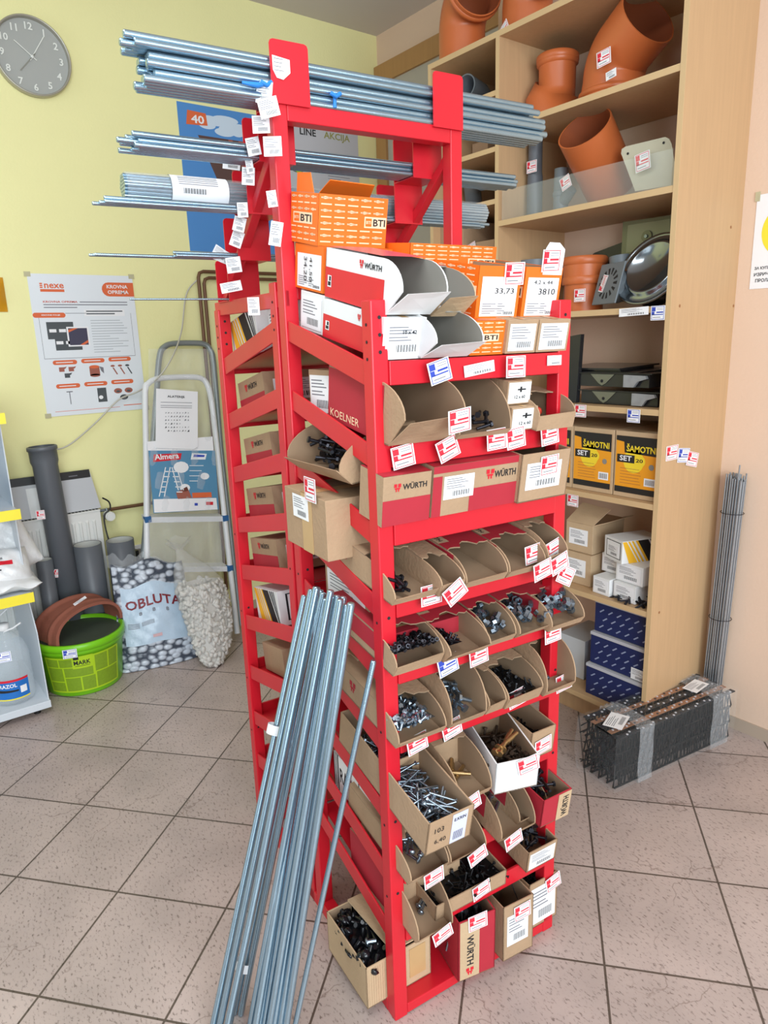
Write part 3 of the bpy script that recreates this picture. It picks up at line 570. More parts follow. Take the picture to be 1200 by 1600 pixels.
make_box('hidden orange carton between white carton and labelled orange carton', -0.165, 0.195, 0.42, 1.545, 0.080, L=0.15, faces={'front': 'bti'}, tilt=0.12, mat_=M_ORANGE, group='orange BTI cartons', tops=M_ORANGE)
dd_ = -0.03; z3 = 1.542
for i, (lb, p0, p1, dz, txt, dq) in enumerate((('orange BTI carton with handwritten 33,73 label, upper tier on the right', 741, 806, 0.0, '33,73', -0.03), ('orange BTI carton with handwritten 3810 label at the right end', 812, 868, 0.0, '3810', -0.03))):
    s0 = TS(p0, dq, z3); s1 = TS(p1, dq, z3); w_ = s1 - s0
    r = make_box(lb, dq, s0, s1, z3 + dz, 0.100, L=0.24, faces={'front': 'bti_label', 'left': 'bti'}, tilt=0.18, mat_=M_ORANGE, open_top=True, tagat=(0.80, 0.62)[i], tagz=(0.86, 1.13)[i], group='orange BTI cartons')
    q = MB(); q.text(txt, (0.0022, 0, 0), Y3, Z3, w_ * 0.4, 0.047, 0.012, M_INK, False, w=w_ * 0.45)
    if i: q.text('4,2 x 44', (0.0022, 0, 0), Y3, Z3, w_ * 0.25, 0.066, 0.009, M_INK, False, w=w_ * 0.5); q.prism([(0.01, 0), (0.062, 0), (0.062, 0.05), (0.045, 0.062), (0.018, 0.062), (0.01, 0.05)], (0.0005, w_ * 0.35, 0.086), Y3, Z3, X3, 0.001, M_PAPER)
    q.build('handwritten_label', r)
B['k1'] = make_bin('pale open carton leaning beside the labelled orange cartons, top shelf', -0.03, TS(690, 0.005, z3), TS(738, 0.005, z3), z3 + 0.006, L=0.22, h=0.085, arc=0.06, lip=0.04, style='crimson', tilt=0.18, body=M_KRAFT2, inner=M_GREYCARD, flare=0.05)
s0 = TS(733, -0.01); s1 = TS(786, -0.01)
make_box('orange BTI carton on the lower tier, right of the white open cartons', -0.01, s0, s1, zt, 0.066, L=0.24, faces={'front': 'bti'}, tilt=0.18, mat_=M_ORANGE, group='orange BTI cartons', tops=M_ORANGE)
for i, (p0, p1, lb) in enumerate(((789, 836, 'small brown carton with white label, left one of two on the top shelf'), (837, 885, 'small brown carton with white label, right one of two on the top shelf'))):
    make_box(lb, 0.0, TS(p0, 0.0), TS(p1, 0.0) - 0.001, zt, 0.066, L=0.23, faces={'front': 'label_big'}, tilt=0.18, group='small brown cartons on the top shelf')
# ---- boxes turned to the left side of the rack (near half)
def SB(label, row, dA, dB_, s, h, L=0.2, faces=None, dz=0.0, **k):
    """carton whose front looks out of the left side; spans depths dA < dB_"""
    z = (RZ[row] if row < 9 else 0.03) - 0.03 + RISE * (-(dA + dB_) / 2) / 0.37 + dz
    r = make_box(label, dA, s, s + (dB_ - dA), z, h, L=L, faces=faces, tilt=0, group='cartons seen from the left side of the rack', **k)
    r.rotation_euler = (0, 0, ANG - PI / 2); r.location = rk(dA, s, z)
    return r
SB('brown carton with big white label facing left behind the crimson-sided box', 1, -0.33, -0.215, 0.03, 0.098, faces={'front': 'label_big'})
def side_bin(label, row, dA, dB_, s, h, dz=0.0, **k):
    z = (RZ[row] if row < 9 else 0.03) - 0.03 + RISE * (-(dA + dB_) / 2) / 0.37 + dz
    r = make_bin(label, dA, 0, dB_ - dA, z, h=h, tilt=0, **k); r.rotation_euler = (0, 0.10, ANG - PI / 2); r.location = rk(dA, s, z); return r
B['3s'] = side_bin('open brown bin heaped with dark bolts, jutting out of the left side', 2, -0.345, -0.095, 0.0, 0.095, dz=0.045, L=0.2, arc=0.10, lip=0.03, flare=0.03)
r = SB('taped brown carton with white label hanging out of the left side', 3, -0.317, -0.118, -0.05, 0.126, L=0.14, dz=0.037); B['4s'] = r
q = MB(); w_ = 0.205; q.box(0.0004, 0.0012, w_ * 0.42, w_ * 0.66, 0, 0.126, M_TAPE); tag_shape(q, (0.0015, w_ * 0.22, 0.068), Y3, Z3, 0.075, 0.05, None, 'bar'); q.build('tape_and_label', r)
q = MB(); tag_shape(q, (0.004, 0.115, 0.115), Y3, Z3, 0.052, 0.05, M_TRED); q.build('price_tag', r)
SB('brown carton with white barcode label behind the tops of the leaning rods', 4, -0.30, -0.10, 0.03, 0.095, faces={'front': 'label_big'}, dz=0.03)
SB('crimson carton with dark hand holes behind the leaning rods', 4, -0.10, -0.04, 0.03, 0.06, mat_=M_PRINT)
SB('small brown carton deep on the sixth shelf left side', 5, -0.31, -0.18, 0.04, 0.07)
SB('low brown carton of dark screws at the left side of the seventh shelf', 6, -0.15, -0.045, 0.02, 0.07, open_top=True, dz=0.01)
SB('white and black carton with bold RAWL lettering facing left', 7, -0.31, -0.13, 0.03, 0.10, faces={'front': 'rawl'}, mat_=M_WHITE)
SB('crimson and brown WÜRTH carton seen edge-on, eighth shelf left side', 7, -0.12, -0.04, 0.02, 0.085, faces={'front': 'wurth'}, tops=M_PRINT)
SB('long crimson carton with brown edge, ninth shelf left side', 8, -0.22, -0.045, 0.02, 0.11, faces={'front': 'red'})
# ---- back half cartons
def KB(label, row, dA, dB_, s, h, L, faces, dz=0.0, **k):
    """carton on the far slope: outer end at depth dA, inner at dB_; left face looks out of the side"""
    z = RZ[row] - 0.03 + RISE * (dA - (DB - P)) / 0.38 + dz
    r = make_box(label, dB_, s, s + L, z, h, L=dB_ - dA, faces=faces, tilt=-0.2, group='cartons on the far slope of the rack', **k)
    r.location = rk(dB_, s, z + (dB_ - dA) * 0.21); return r
for i, (row, dA, dB_, h, lb) in enumerate(((1, -0.80, -0.61, 0.10, 'WÜRTH carton on the far slope, second shelf down'), (2, -0.79, -0.59, 0.095, 'WÜRTH carton on the far slope, third shelf down'), (3, -0.80, -0.60, 0.10, 'WÜRTH carton on the far slope, fourth shelf down'), (4, -0.80, -0.60, 0.095, 'WÜRTH carton on the far slope, fifth shelf down'))):
    KB(lb, row, dA, dB_, 0.04, h, 0.22, {'left': 'wurth', 'front': 'label'})
KB('white carton with yellow and charcoal slanting stripes on the far slope, sixth shelf down', 5, -0.80, -0.62, 0.04, 0.10, 0.2, {'left': 'ejot', 'front': 'framed_label'}, mat_=M_WHITE)
KB('plain dark brown carton on the far slope, seventh shelf down', 6, -0.80, -0.64, 0.05, 0.085, 0.2, {})
KB('striped yellow and charcoal carton on the far slope, top shelf', 0, -0.82, -0.63, 0.04, 0.12, 0.2, {'left': 'ejot'}, mat_=M_WHITE, dz=0.0)
KB('small white carton with printed label on the far slope, top shelf', 0, -0.60, -0.50, 0.06, 0.10, 0.16, {'left': 'label_big'}, mat_=M_WHITE)
for i in range(6):
    KB('brown carton in the far right corner of the far slope, level %s' % ('one', 'two', 'three', 'four', 'five', 'six')[i], i, -0.80, -0.55 - 0.02 * (i % 2), 0.28, 0.085 - 0.01 * (i % 3), 0.16, {})

# ------------------------------------------------------------------ fasteners
def bolt_mesh(kind, L_, r_, m_):
    b = MB()
    if kind == 'hex': b.cyl((0, 0, 0), (0, 0, r_ * 1.3), r_ * 1.9, m_, n=6, smooth=False); b.cyl((0, 0, 0), (0, 0, -L_), r_, m_, n=7)
    elif kind == 'round': b.lathe([(0, r_ * 1.1), (r_ * 1.2, r_ * 0.9), (r_ * 2.1, 0), (0, 0)], m_, 9); b.cyl((0, 0, 0), (0, 0, -L_), r_, m_, n=7)
    elif kind == 'nut':
        n = 6; pts = []
        for z in (0, r_ * 0.9):
            for rr in (r_, r_ * 0.55): pts += [(rr * math.cos(2 * PI * i / n), rr * math.sin(2 * PI * i / n), z) for i in range(n)]
        fs = []
        for i in range(n):
            j = (i + 1) % n; fs += [(i, j, 12 + j, 12 + i), (6 + i, 18 + i, 18 + j, 6 + j), (12 + i, 12 + j, 18 + j, 18 + i), (i, 6 + i, 6 + j, j)]
        b.add(pts, fs, m_)
    elif kind == 'anchor': b.cyl((0, 0, 0), (0, 0, r_ * 1.2), r_ * 1.7, m_, n=6, smooth=False); b.cyl((0, 0, 0), (0, 0, -L_), r_, m_, n=8); b.cyl((0, 0, -L_ * .12), (0, 0, -L_ * .16), r_ * 2.2, m_, n=12); b.cyl((0, 0, -L_ * 0.5), (0, 0, -L_ * 0.8), r_ * 1.3, m_, n=8)
    return b
PROTO = {}
def proto(kind, L_, r_, m_, name):
    k = (kind, L_, r_, m_.name)
    if k not in PROTO:
        b = bolt_mesh(kind, L_, r_, m_); me = bpy.data.meshes.new(name); me.from_pydata(b.v, [], b.f)
        for mt in b.mats: me.materials.append(mt)
        me.polygons.foreach_set('use_smooth', b.sm); PROTO[k] = me
    return PROTO[k]
def rand_mat(rr, x, y, z, flat, L_):
    yaw = rr.random() * 2 * PI; tlt = PI / 2 + (rr.random() - 0.5) * flat
    return Matrix.Translation((x, y, z)) @ Matrix.Rotation(yaw, 4, 'Z') @ Matrix.Rotation(tlt, 4, 'Y') @ Matrix.Translation((0, 0, L_ / 2))
def root_mat(r): return Matrix.Translation(r.location) @ r.rotation_euler.to_matrix().to_4x4() 
def loose(r, name, cat, label, n, w, x0, x1, fill, kind='hex', L_=0.04, r_=0.0035, m_=M_ZINC, flat=0.9, base=0.004, group=None):
    """n separate fasteners lying in carton r"""
    me = proto(kind, L_, r_, m_, name); RM = root_mat(r); rr = random.Random(label)
    for i in range(n):
        u = (i + 0.5) / n; x = x0 + (x1 - x0) * rr.random(); f = fill * (0.35 + 0.65 * (x - x0) / max(1e-6, x1 - x0)); mg = min(w * 0.46, L_ * 0.5 + 0.005)
        y = mg + (w - 2 * mg) * rr.random(); z = base + r_ * 2 + f * u
        o = bpy.data.objects.new(name, me); COL.objects.link(o); M = RM @ rand_mat(rr, x, y, z, flat if fill > 0.01 else 0.1, L_)
        o.location = M.to_translation(); o.rotation_euler = M.to_euler(); tag(o, label, cat, group or label)
def heap(r, name, cat, label, n, w, x0, x1, fill, kind='hex', L_=0.018, r_=0.0025, m_=M_ZINC, base=0.004):
    """uncountable small fasteners: one object"""
    pb = bolt_mesh(kind, L_, r_, m_); RM = root_mat(r); rr = random.Random(label); b = MB()
    b.M = RM
    fz = base + fill * 0.5
    b.add([(x0, 0.003, base), (x1, 0.003, base + fill * 0.8), (x1, w - 0.003, base + fill * 0.8), (x0, w - 0.003, base)], [(0, 1, 2, 3)], m_)
    for i in range(n):
        u = rr.random(); x = x0 + (x1 - x0) * rr.random(); f = fill * (0.1 + 0.9 * (x - x0) / (x1 - x0)); y = 0.006 + (w - 0.012) * rr.random()
        b.M = RM @ rand_mat(rr, x, y, base + f * 0.8 + 0.008 * u, 2.2, L_)
        o_ = len(b.v); b.v += [tuple(b.M @ Vector(p)) for p in pb.v]; k = b.m(m_)
        for fc, sm in zip(pb.f, pb.sm): b.f.append(tuple(o_ + j for j in fc)); b.mi.append(k); b.sm.append(sm)
    o = b.build(name); tag(o, label, cat); o['kind'] = 'stuff'
def bw(k): # inner width
    r = B[k]; me = [c for c in r.children if c.name.startswith('carton_body')][0].data; ys = [v.co.y for v in me.vertices]; return max(ys)
loose(B['2b'], 'hex_bolt', 'bolt', 'dark hex bolt in the open box beside the white-fronted 12 x 60 cartons', 10, bw('2b'), -0.12, -0.02, 0.03, m_=M_DARK, L_=0.03)
loose(B['2d'], 'plastic_plug', 'wall plug', 'reddish plastic plug in the flat printed box on the second shelf', 4, bw('2d'), -0.09, -0.03, 0.035, kind='round', L_=0.03, r_=0.005, m_=mat('red_plastic', (190, 60, 40), 0.5))
loose(B['3s'], 'hex_bolt', 'bolt', 'dark hex bolt in the bin jutting out of the left side', 46, bw('3s'), -0.17, -0.02, 0.065, m_=M_DARK, L_=0.045, r_=0.004)
loose(B['4a'], 'hex_bolt', 'bolt', 'dark hex bolt in the box beside the left post, fourth shelf', 16, bw('4a') * 0.6, -0.13, -0.02, 0.03, m_=M_DARK, L_=0.04, r_=0.0035)
heap(B['5a'], 'small_nuts', 'nuts', 'small dark nuts filling the leftmost box of the fifth shelf', 300, bw('5a'), -0.13, -0.004, 0.055, kind='nut', r_=0.0048, L_=0.004, m_=M_DARK)
heap(B['5b'], 'small_screws', 'screws', 'small dark screws in the box with the wide front flap', 60, bw('5b') * 0.55, -0.14, -0.01, 0.03, L_=0.012, r_=0.002, m_=M_DARK)
loose(B['5c'], 'hex_nut', 'nut', 'zinc hex nut in the third box of the fifth shelf', 48, bw('5c'), -0.11, -0.012, 0.035, kind='nut', r_=0.008, L_=0.006, flat=2.0)
loose(B['5d'], 'hex_nut', 'nut', 'zinc hex nut in the fourth box of the fifth shelf', 44, bw('5d'), -0.12, -0.012, 0.03, kind='nut', r_=0.009, L_=0.006, flat=1.6)
loose(B['5e'], 'hex_nut', 'nut', 'large zinc hex nut in the rightmost box of the fifth shelf', 52, bw('5e'), -0.14, -0.012, 0.04, kind='nut', r_=0.0105, L_=0.008, flat=2.0)
heap(B['6a'], 'short_bolts', 'bolts', 'short hex bolts heaped in the leftmost box of the sixth shelf', 170, bw('6a') * 0.85, -0.15, -0.004, 0.045, L_=0.014, r_=0.0032)
loose(B['6b'], 'hex_bolt', 'bolt', 'zinc hex bolt in the second box of the sixth shelf', 13, bw('6b'), -0.12, -0.02, 0.03, L_=0.028, r_=0.005)
loose(B['6c'], 'hex_bolt', 'bolt', 'zinc hex bolt in the third box of the sixth shelf', 2, bw('6c'), -0.10, -0.06, 0.0, L_=0.025, r_=0.004)
heap(B['6d'], 'dark_screws', 'screws', 'dark screws deep in the fourth box of the sixth shelf', 50, bw('6d'), -0.13, -0.01, 0.02, L_=0.014, r_=0.002, m_=M_BLACKM)
loose(B['6e'], 'hex_bolt', 'bolt', 'small zinc bolt in the rightmost box of the sixth shelf', 3, bw('6e'), -0.12, -0.03, 0.0, L_=0.018, r_=0.003)
loose(B['7a'], 'long_bolt', 'bolt', 'long zinc bolt heaped in the deep handwritten carton', 140, bw('7a'), -0.31, -0.03, 0.055, L_=0.055, r_=0.0026, base=0.012, flat=0.8)
loose(B['7b'], 'sleeve_anchor', 'anchor', 'brassy sleeve anchor in the brown box on the seventh shelf', 5, bw('7b'), -0.14, -0.04, 0.01, kind='anchor', L_=0.075, r_=0.0045, m_=M_BRASS)
heap(B['7c'], 'rusty_anchors', 'anchors', 'dark rusty anchors filling the torn white carton', 60, bw('7c'), -0.18, -0.01, 0.055, L_=0.03, r_=0.003, m_=mat('rusty_steel', (74, 58, 46), 0.6, 0.5, 0.2, 60))
loose(B['7c'], 'sleeve_anchor', 'anchor', 'long brassy anchor lying across the torn white carton', 2, bw('7c'), -0.1, -0.03, 0.0, kind='anchor', L_=0.08, r_=0.005, m_=M_BRASS, base=0.072)
heap(B['7d'], 'dark_screws', 'screws', 'dark screws in the torn carton at the right end of the seventh shelf', 30, bw('7d'), -0.13, -0.01, 0.03, L_=0.014, r_=0.002, m_=M_BLACKM)
loose(B['8a'], 'round_head_bolt', 'bolt', 'round-head bolt in the box beside the left post, eighth shelf', 36, bw('8a'), -0.15, -0.02, 0.05, kind='round', L_=0.035, r_=0.0035)
loose(B['8b'], 'round_head_bolt', 'bolt', 'only round-head bolt in the second box of the eighth shelf', 1, bw('8b'), -0.10, -0.09, 0.0, kind='round', L_=0.04, r_=0.004, flat=0.1)
loose(B['8c'], 'long_bolt', 'bolt', 'thick long bolt in the WÜRTH box of the eighth shelf', 5, bw('8c'), -0.14, -0.03, 0.008, L_=0.075, r_=0.0045)
loose(B['8d'], 'hex_bolt', 'bolt', 'zinc bolt in the small box under the crimson box, eighth shelf', 14, bw('8d'), -0.12, -0.03, 0.025, L_=0.022, r_=0.0035, m_=M_DARK)
loose(B['8e'], 'long_bolt', 'bolt', 'long dark bolt in the crimson open-topped box with upright lettering', 16, bw('8e'), -0.17, -0.04, 0.04, L_=0.06, r_=0.0035, m_=M_DARK, base=0.03)
loose(B['9a'], 'round_head_bolt', 'bolt', 'round-head bolt in the leftmost box of the ninth shelf', 2, bw('9a'), -0.14, -0.02, 0.0, kind='round', L_=0.03, r_=0.004)
heap(B['9b'], 'black_screws', 'screws', 'black screws filling the shallow tray of the ninth shelf', 170, bw('9b'), -0.22, -0.006, 0.025, L_=0.03, r_=0.002, m_=M_BLACKM)
loose(B['9c'], 'hex_bolt', 'bolt', 'zinc bolt in the blue-labelled box of the ninth shelf', 40, bw('9c'), -0.18, -0.02, 0.02, L_=0.024, r_=0.0035, m_=M_DARK, base=0.035)
me_up = dict(flat=0.5)
def upright(r, name, cat, label, n, w, x0, x1, L_, r_, m_, z):
    me = proto('hex', L_, r_, m_, name); RM = root_mat(r); rr = random.Random(label)
    for i in range(n):
        M = RM @ Matrix.Translation((x0 + (x1 - x0) * rr.random(), 0.012 + (w - 0.024) * rr.random(), z + 0.01 * rr.random())) @ Matrix.Rotation(rr.random() * 6.28, 4, 'Z') @ Matrix.Rotation(0.12 + 0.3 * rr.random(), 4, 'Y')
        o = bpy.data.objects.new(name, me); COL.objects.link(o); o.location = M.to_translation(); o.rotation_euler = M.to_euler(); tag(o, label, cat, label)
upright(B['10a'], 'long_bolt', 'bolt', 'long zinc bolt standing in the upright crimson carton on the base', 22, bw('10a'), -0.10, -0.03, 0.12, 0.003, M_ZINC, 0.155)
upright(B['10b'], 'thin_pin', 'pin', 'thin steel pin standing in the tall plain brown box', 1, bw('10b'), -0.08, -0.05, 0.14, 0.0012, M_ZINC, 0.17)
heap(B['10c'], 'black_screws', 'screws', 'small black screws filling the brown box by the right post', 170, bw('10c'), -0.18, -0.004, 0.02, L_=0.014, r_=0.002, m_=M_BLACKM, base=0.09)
# the battered carton: black fittings, a torn flap and a folded flap
r = B['base']; q = MB(); q.prism([(0, 0), (0.193, 0), (0.185, 0.105), (0.008, 0.118)], (-0.195, 0.172, 0.1125), X3, (0, -0.99, 0.08), (0, 0.08, 0.99), 0.004, M_KRAFT2); q.build('lid_flap', r)
q = MB(); q.prism([(0.075, 0), (0.172, 0), (0.172, 0.085), (0.09, 0.08)], (-0.001, 0, 0.1185), Y3, (-0.99, 0, 0.06), (0.06, 0, 0.99), 0.004, M_KRAFT2); q.build('lid_flap', r)
q = MB(); q.box(0.0005, 0.001, 0.115, 0.16, 0.02, 0.10, M_TAPE); q.build('packing_tape', r); q = MB()
for i in range(9): q.rect((0.0008, 0, 0), Y3, Z3, 0.006 + 0.006 * i, 0.0066 + 0.006 * i, 0.004, 0.106, M_KRAFT)
q.build('corrugation', r)
heap(r, 'black_fittings', 'fittings', 'black fittings filling the battered carton at the rack base', 50, 0.10, -0.185, -0.01, 0.012, kind='round', L_=0.035, r_=0.006, m_=mat('black_gloss', (24, 24, 28), 0.2), base=0.086)
loose(r, 'round_head_bolt', 'bolt', 'shiny bolt head glinting in the battered carton', 1, 0.08, -0.06, -0.05, 0.0, kind='round', L_=0.02, r_=0.006, base=0.10)
# handwriting and label on the heaped bolt carton
w_ = bw('7a'); q = MB(); q.box(0.0004, 0.001, w_ * 0.52, w_ * 0.86, 0.004, 0.080, mat('lilac_label', (206, 208, 232), 0.7)); q.text('E.KRIN', (0.0014, 0, 0), Y3, Z3, w_ * 0.56, 0.062, 0.008, M_INK, True, w=w_ * 0.26)
for i in range(10): q.rect((0.0014, 0, 0), Y3, Z3, w_ * (0.58 + 0.022 * i), w_ * (0.588 + 0.022 * i), 0.012, 0.034, M_INK)
q.text('103', (0.0014, 0, 0), Y3, Z3, w_ * 0.14, 0.052, 0.012, M_INK, False, w=w_ * 0.2); q.text('6,40', (0.0014, 0, 0), Y3, Z3, w_ * 0.16, 0.022, 0.012, M_INK, False, w=w_ * 0.25); q.build('label_and_handwriting', B['7a'])

# ------------------------------------------------------------------ threaded rods
def thread_mat(name, c, rough=0.3):
    m = mat(name, c, rough, 0.9, 0.08, 30); nt = m.node_tree; b_ = nt.nodes['Principled BSDF']
    tc = nt.nodes.new('ShaderNodeTexCoord'); wv = nt.nodes.new('ShaderNodeTexWave'); wv.bands_direction = 'Z'; wv.inputs['Scale'].default_value = 150
    nt.links.new(tc.outputs['Object'], wv.inputs['Vector']); bp = nt.nodes.new('ShaderNodeBump'); bp.inputs['Strength'].default_value = 0.25; bp.inputs['Distance'].default_value = 0.0006
    nt.links.new(wv.outputs[0], bp.inputs['Height']); nt.links.new(bp.outputs[0], b_.inputs['Normal']); return m
M_ROD = thread_mat('zinc_threaded_rod', (164, 190, 206), 0.26)
def rod_mesh(r_):
    b = MB(); b.cyl((0, 0, 0.002), (0, 0, 0.998), r_, M_ROD, n=10, caps=False); b.cyl((0, 0, 0), (0, 0, 0.002), r_ * 0.8, M_ROD, r1=r_, n=10, caps=False); b.cyl((0, 0, 0.998), (0, 0, 1), r_, M_ROD, r1=r_ * 0.8, n=10, caps=False)
    b.add([(r_ * .8 * math.cos(PI * i / 5), r_ * .8 * math.sin(PI * i / 5), z) for z in (0, 1) for i in range(10)], [tuple(range(10))[::-1], tuple(range(10, 20))], M_ROD)
    me = bpy.data.meshes.new('threaded_rod'); me.from_pydata(b.v, [], b.f); me.materials.append(M_ROD); me.polygons.foreach_set('use_smooth', b.sm); return me
RM_ = {}
def rod(p0, p1, r_, label, group, name='threaded_rod'):
    if r_ not in RM_: RM_[r_] = rod_mesh(r_)
    o = bpy.data.objects.new(name, RM_[r_]); COL.objects.link(o); p0 = Vector(p0); v = Vector(p1) - p0
    o.location = p0; o.rotation_euler = v.to_track_quat('Z', 'Y').to_euler(); o.scale = (1, 1, v.length); tag(o, label, 'rod', group)
rr = random.Random(3)
def bundle(k, r_, rows, label, group, sj=0.02, s_start=-0.26, zoff=0.0, dsh=0.0, fan=0.0):
    d0 = DM - ST * k + 0.002 - r_ + dsh; n_ = 0
    for j, cnt in enumerate(rows):
        for i in range(cnt):
            d = d0 - i * 2.02 * r_ - (j % 2) * r_; z = cz(k) + zoff + r_ + j * 1.78 * r_
            st = s_start + (rr.random() - 0.5) * sj
            rod(rk(d, st, z + fan * (rr.random() - .3)), rk(d, st + 1.0, z), r_, label, group)
bundle(0, 0.0078, [5, 4, 5, 4], 'thick zinc threaded rod in the topmost cradle of the rack', 'threaded rods in the top cradle', 0.03, -0.245)
bundle(0, 0.0070, [5, 4], 'thinner zinc threaded rod lying on top of the thick ones in the topmost cradle', 'thinner rods on top of the top cradle', 0.03, -0.275, zoff=0.0595)
bundle(1, 0.0056, [6, 5, 4], 'zinc threaded rod in the second cradle from the top', 'threaded rods in the second cradle', 0.05, -0.27)
bundle(2, 0.0042, [5, 4], 'thin zinc threaded rod under the wrapped roll in the third cradle', 'threaded rods in the third cradle', 0.07, -0.30)
bundle(3, 0.0036, [3, 2], 'thin threaded rod in the fourth cradle', 'threaded rods in the fourth cradle', 0.02, -0.15)
bundle(3, 0.0034, [3], 'long thin threaded rod reaching furthest left from the fourth cradle', 'long rods of the fourth cradle', 0.02, -0.325, dsh=-0.03)
bundle(4, 0.0024, [3], 'thinnest threaded rod in the lowest cradle', 'thin rods in the lowest cradle', 0.03, -0.25)
# wrapped roll in the third cradle
dw = DM - ST * 2 - 0.052; zw = cz(2) + 0.046; R0 = 0.029
wr = thing('wrapped_rod_bundle', 'film-wrapped roll of thin threaded rods with a paper label, in the third cradle', 'bundle', rk(dw, -0.262, zw), (0, 0, ANG))
b = MB()
for j in range(-3, 4):
    for i in range(-3, 4):
        x = (i + (j % 2) * 0.5) * 0.0078; z = j * 0.0068
        if math.hypot(x, z) < R0 - 0.0045: b.cyl((x, 0, z), (x, 1.0, z), 0.0037, M_ROD, n=8)
b.build('inner_rods', wr)
M_FILM = mat('clear_film', (236, 240, 242), 0.12, 0, 0, 10, 0.6, 60, alpha=0.2)
b = MB(); b.grid(lambda u, v: ((R0 + 0.0012 * math.sin(u * 6.28 * 5 + v * 9)) * math.cos(u * 2 * PI), 0.005 + v * 0.99, (R0 + 0.0012 * math.sin(u * 31 + v * 7)) * math.sin(u * 2 * PI)), 24, 30, M_FILM); b.build('plastic_wrap', wr)
b = MB(); b.grid(lambda u, v: ((R0 + 0.002) * math.cos(-0.9 + u * 2.6), 0.10 + v * 0.13, (R0 + 0.002) * math.sin(-0.9 + u * 2.6)), 12, 1, M_PAPER)
for i in range(16): b.grid(lambda u, v, i=i: ((R0 + 0.0026) * math.cos(-0.35 + u * 0.35), 0.125 + i * 0.0032 + v * (0.0012 + 0.0008 * (i % 2)), (R0 + 0.0026) * math.sin(-0.35 + u * 0.35)), 3, 1, M_INK)
for i in range(5): b.grid(lambda u, v, i=i: ((R0 + 0.0026) * math.cos(0.25 + i * 0.16 + u * 0.05), 0.115 + v * 0.09, (R0 + 0.0026) * math.sin(0.25 + i * 0.16 + u * 0.05)), 2, 1, M_GINK)
b.build('paper_label', wr)
# blue ties round the top bundle, paper tag on the fourth
M_BLUE = mat('blue_tie', (40, 130, 215), 0.5)
for i, s_ in enumerate((0.145, -0.012)):
    b = MB(); d = DM + 0.0035; b.tube([(d - 0.001, s_, 1.992 + 0.004 * k) for k in range(8)], 0.004, M_BLUE, 6); b.tube([(d + 0.004, s_ - 0.012, 2.018), (d + 0.006, s_, 2.012), (d + 0.004, s_ + 0.012, 2.020)], 0.0045, M_BLUE, 6)
    if i: b.tube([(d + 0.001, s_ - 0.05, 2.012), (d + 0.004, s_ - 0.02, 2.010), (d + 0.001, s_, 2.016)], [0.003, 0.006, 0.004], M_BLUE, 6)
    o = b.build('plastic_tie', loc=FR, rot=(0, 0, ANG)); tag(o, ('blue plastic tie on the top rods between the two cradle plates', 'blue tape tail on the top rods left of the front plate')[i], 'tie')
b = MB(); d = DM - ST * 3 - 0.02; tag_shape(b, (d, -0.055, cz(3) + 0.0), (0, 0.9, -0.35), (0, 0.35, 0.9), 0.042, 0.03, None, 'none'); tag_shape(b, (d + 0.003, -0.06, cz(3) + 0.01), (0, 0.8, -0.5), (0, 0.5, 0.8), 0.036, 0.028, None, 'bar')
o = b.build('paper_tag', loc=FR, rot=(0, 0, ANG)); tag(o, 'crumpled paper tag wrapped on the rods of the fourth cradle', 'tag')
# rods leaning on the rack
ORD = 'leftmost,second,third,fourth,fifth,sixth,seventh,eighth,ninth,tenth,eleventh,twelfth,thirteenth,rightmost'.split(',')
tops = [(476, 930, 0.0075), (487, 921, 0.0078), (495, 917, 0.0085), (505, 926, 0.007), (509, 935, 0.007), (517, 922, 0.0075), (522, 933, 0.0075), (527, 930, 0.007), (532, 936, 0.0075), (537, 932, 0.007), (541, 944, 0.007), (549, 942, 0.0078), (501, 921, 0.007), (513, 940, 0.0078)]
bots = [(328, 1625), (338, 1628), (352, 1630), (366, 1584), (376, 1586), (384, 1640), (396, 1650), (404, 1648), (412, 1655), (420, 1652), (430, 1650), (440, 1648), (344, 1655), (390, 1660)]
for i, ((tx, ty, r_), (bx, by)) in enumerate(zip(tops, bots)):
    off = -0.028 - 0.013 * (i % 3); d_, z_ = on_side(tx, ty, off); p1 = rk(d_, off, z_); p0 = onz(bx, by, 0.001)
    rod(p0, p1, r_, ORD[sorted(range(14), key=lambda q_: tops[q_][0]).index(i)] + (' rod from the left' if 0 < sorted(range(14), key=lambda q_: tops[q_][0]).index(i) < 13 else ' rod') + ' at the top of the zinc bunch leaning on the rack', 'threaded rods leaning on the rack')
d_, z_ = on_side(584, 1032, -0.012); rod(onz(452, 1645, 0.001), rk(d_, -0.012, z_), 0.0062, 'lone grey rod leaning on the front left post, apart from the bunch', None, 'lone_rod')
SC.objects['lone_rod']['group'] = 'lone leaning rod'
for i, (k_, py) in enumerate(((0, 1131), (3, 1502))):
    off = -0.028 - 0.013 * (k_ % 3); e_ = on_side(tops[k_][0], tops[k_][1], off); p1 = rk(e_[0], off, e_[1]); p0 = onz(bots[k_][0], bots[k_][1], 0.001)
    def py_of(t): q_ = p0.lerp(p1, t) - CAM; return 800 - FPX * q_.dot(UP) / q_.dot(FW)
    t_ = min((abs(py_of(t / 200) - py), t / 200) for t in range(201))[1]; c = p0.lerp(p1, t_) ; d_ = (p0 - p1).normalized()
    b = MB(); u = d_.orthogonal().normalized(); w2 = d_.cross(u)
    b.grid(lambda a, v: tuple(c + u * (0.021 * math.cos(a * 2 * PI)) + w2 * (0.015 * math.sin(a * 2 * PI)) + d_ * (0.022 * v)), 14, 1, M_PAPER)
    o = b.build('masking_tape'); tag(o, ('white paper tape round the leaning rods at mid height', 'white paper tape round the leaning rods near the floor')[i], 'tape')
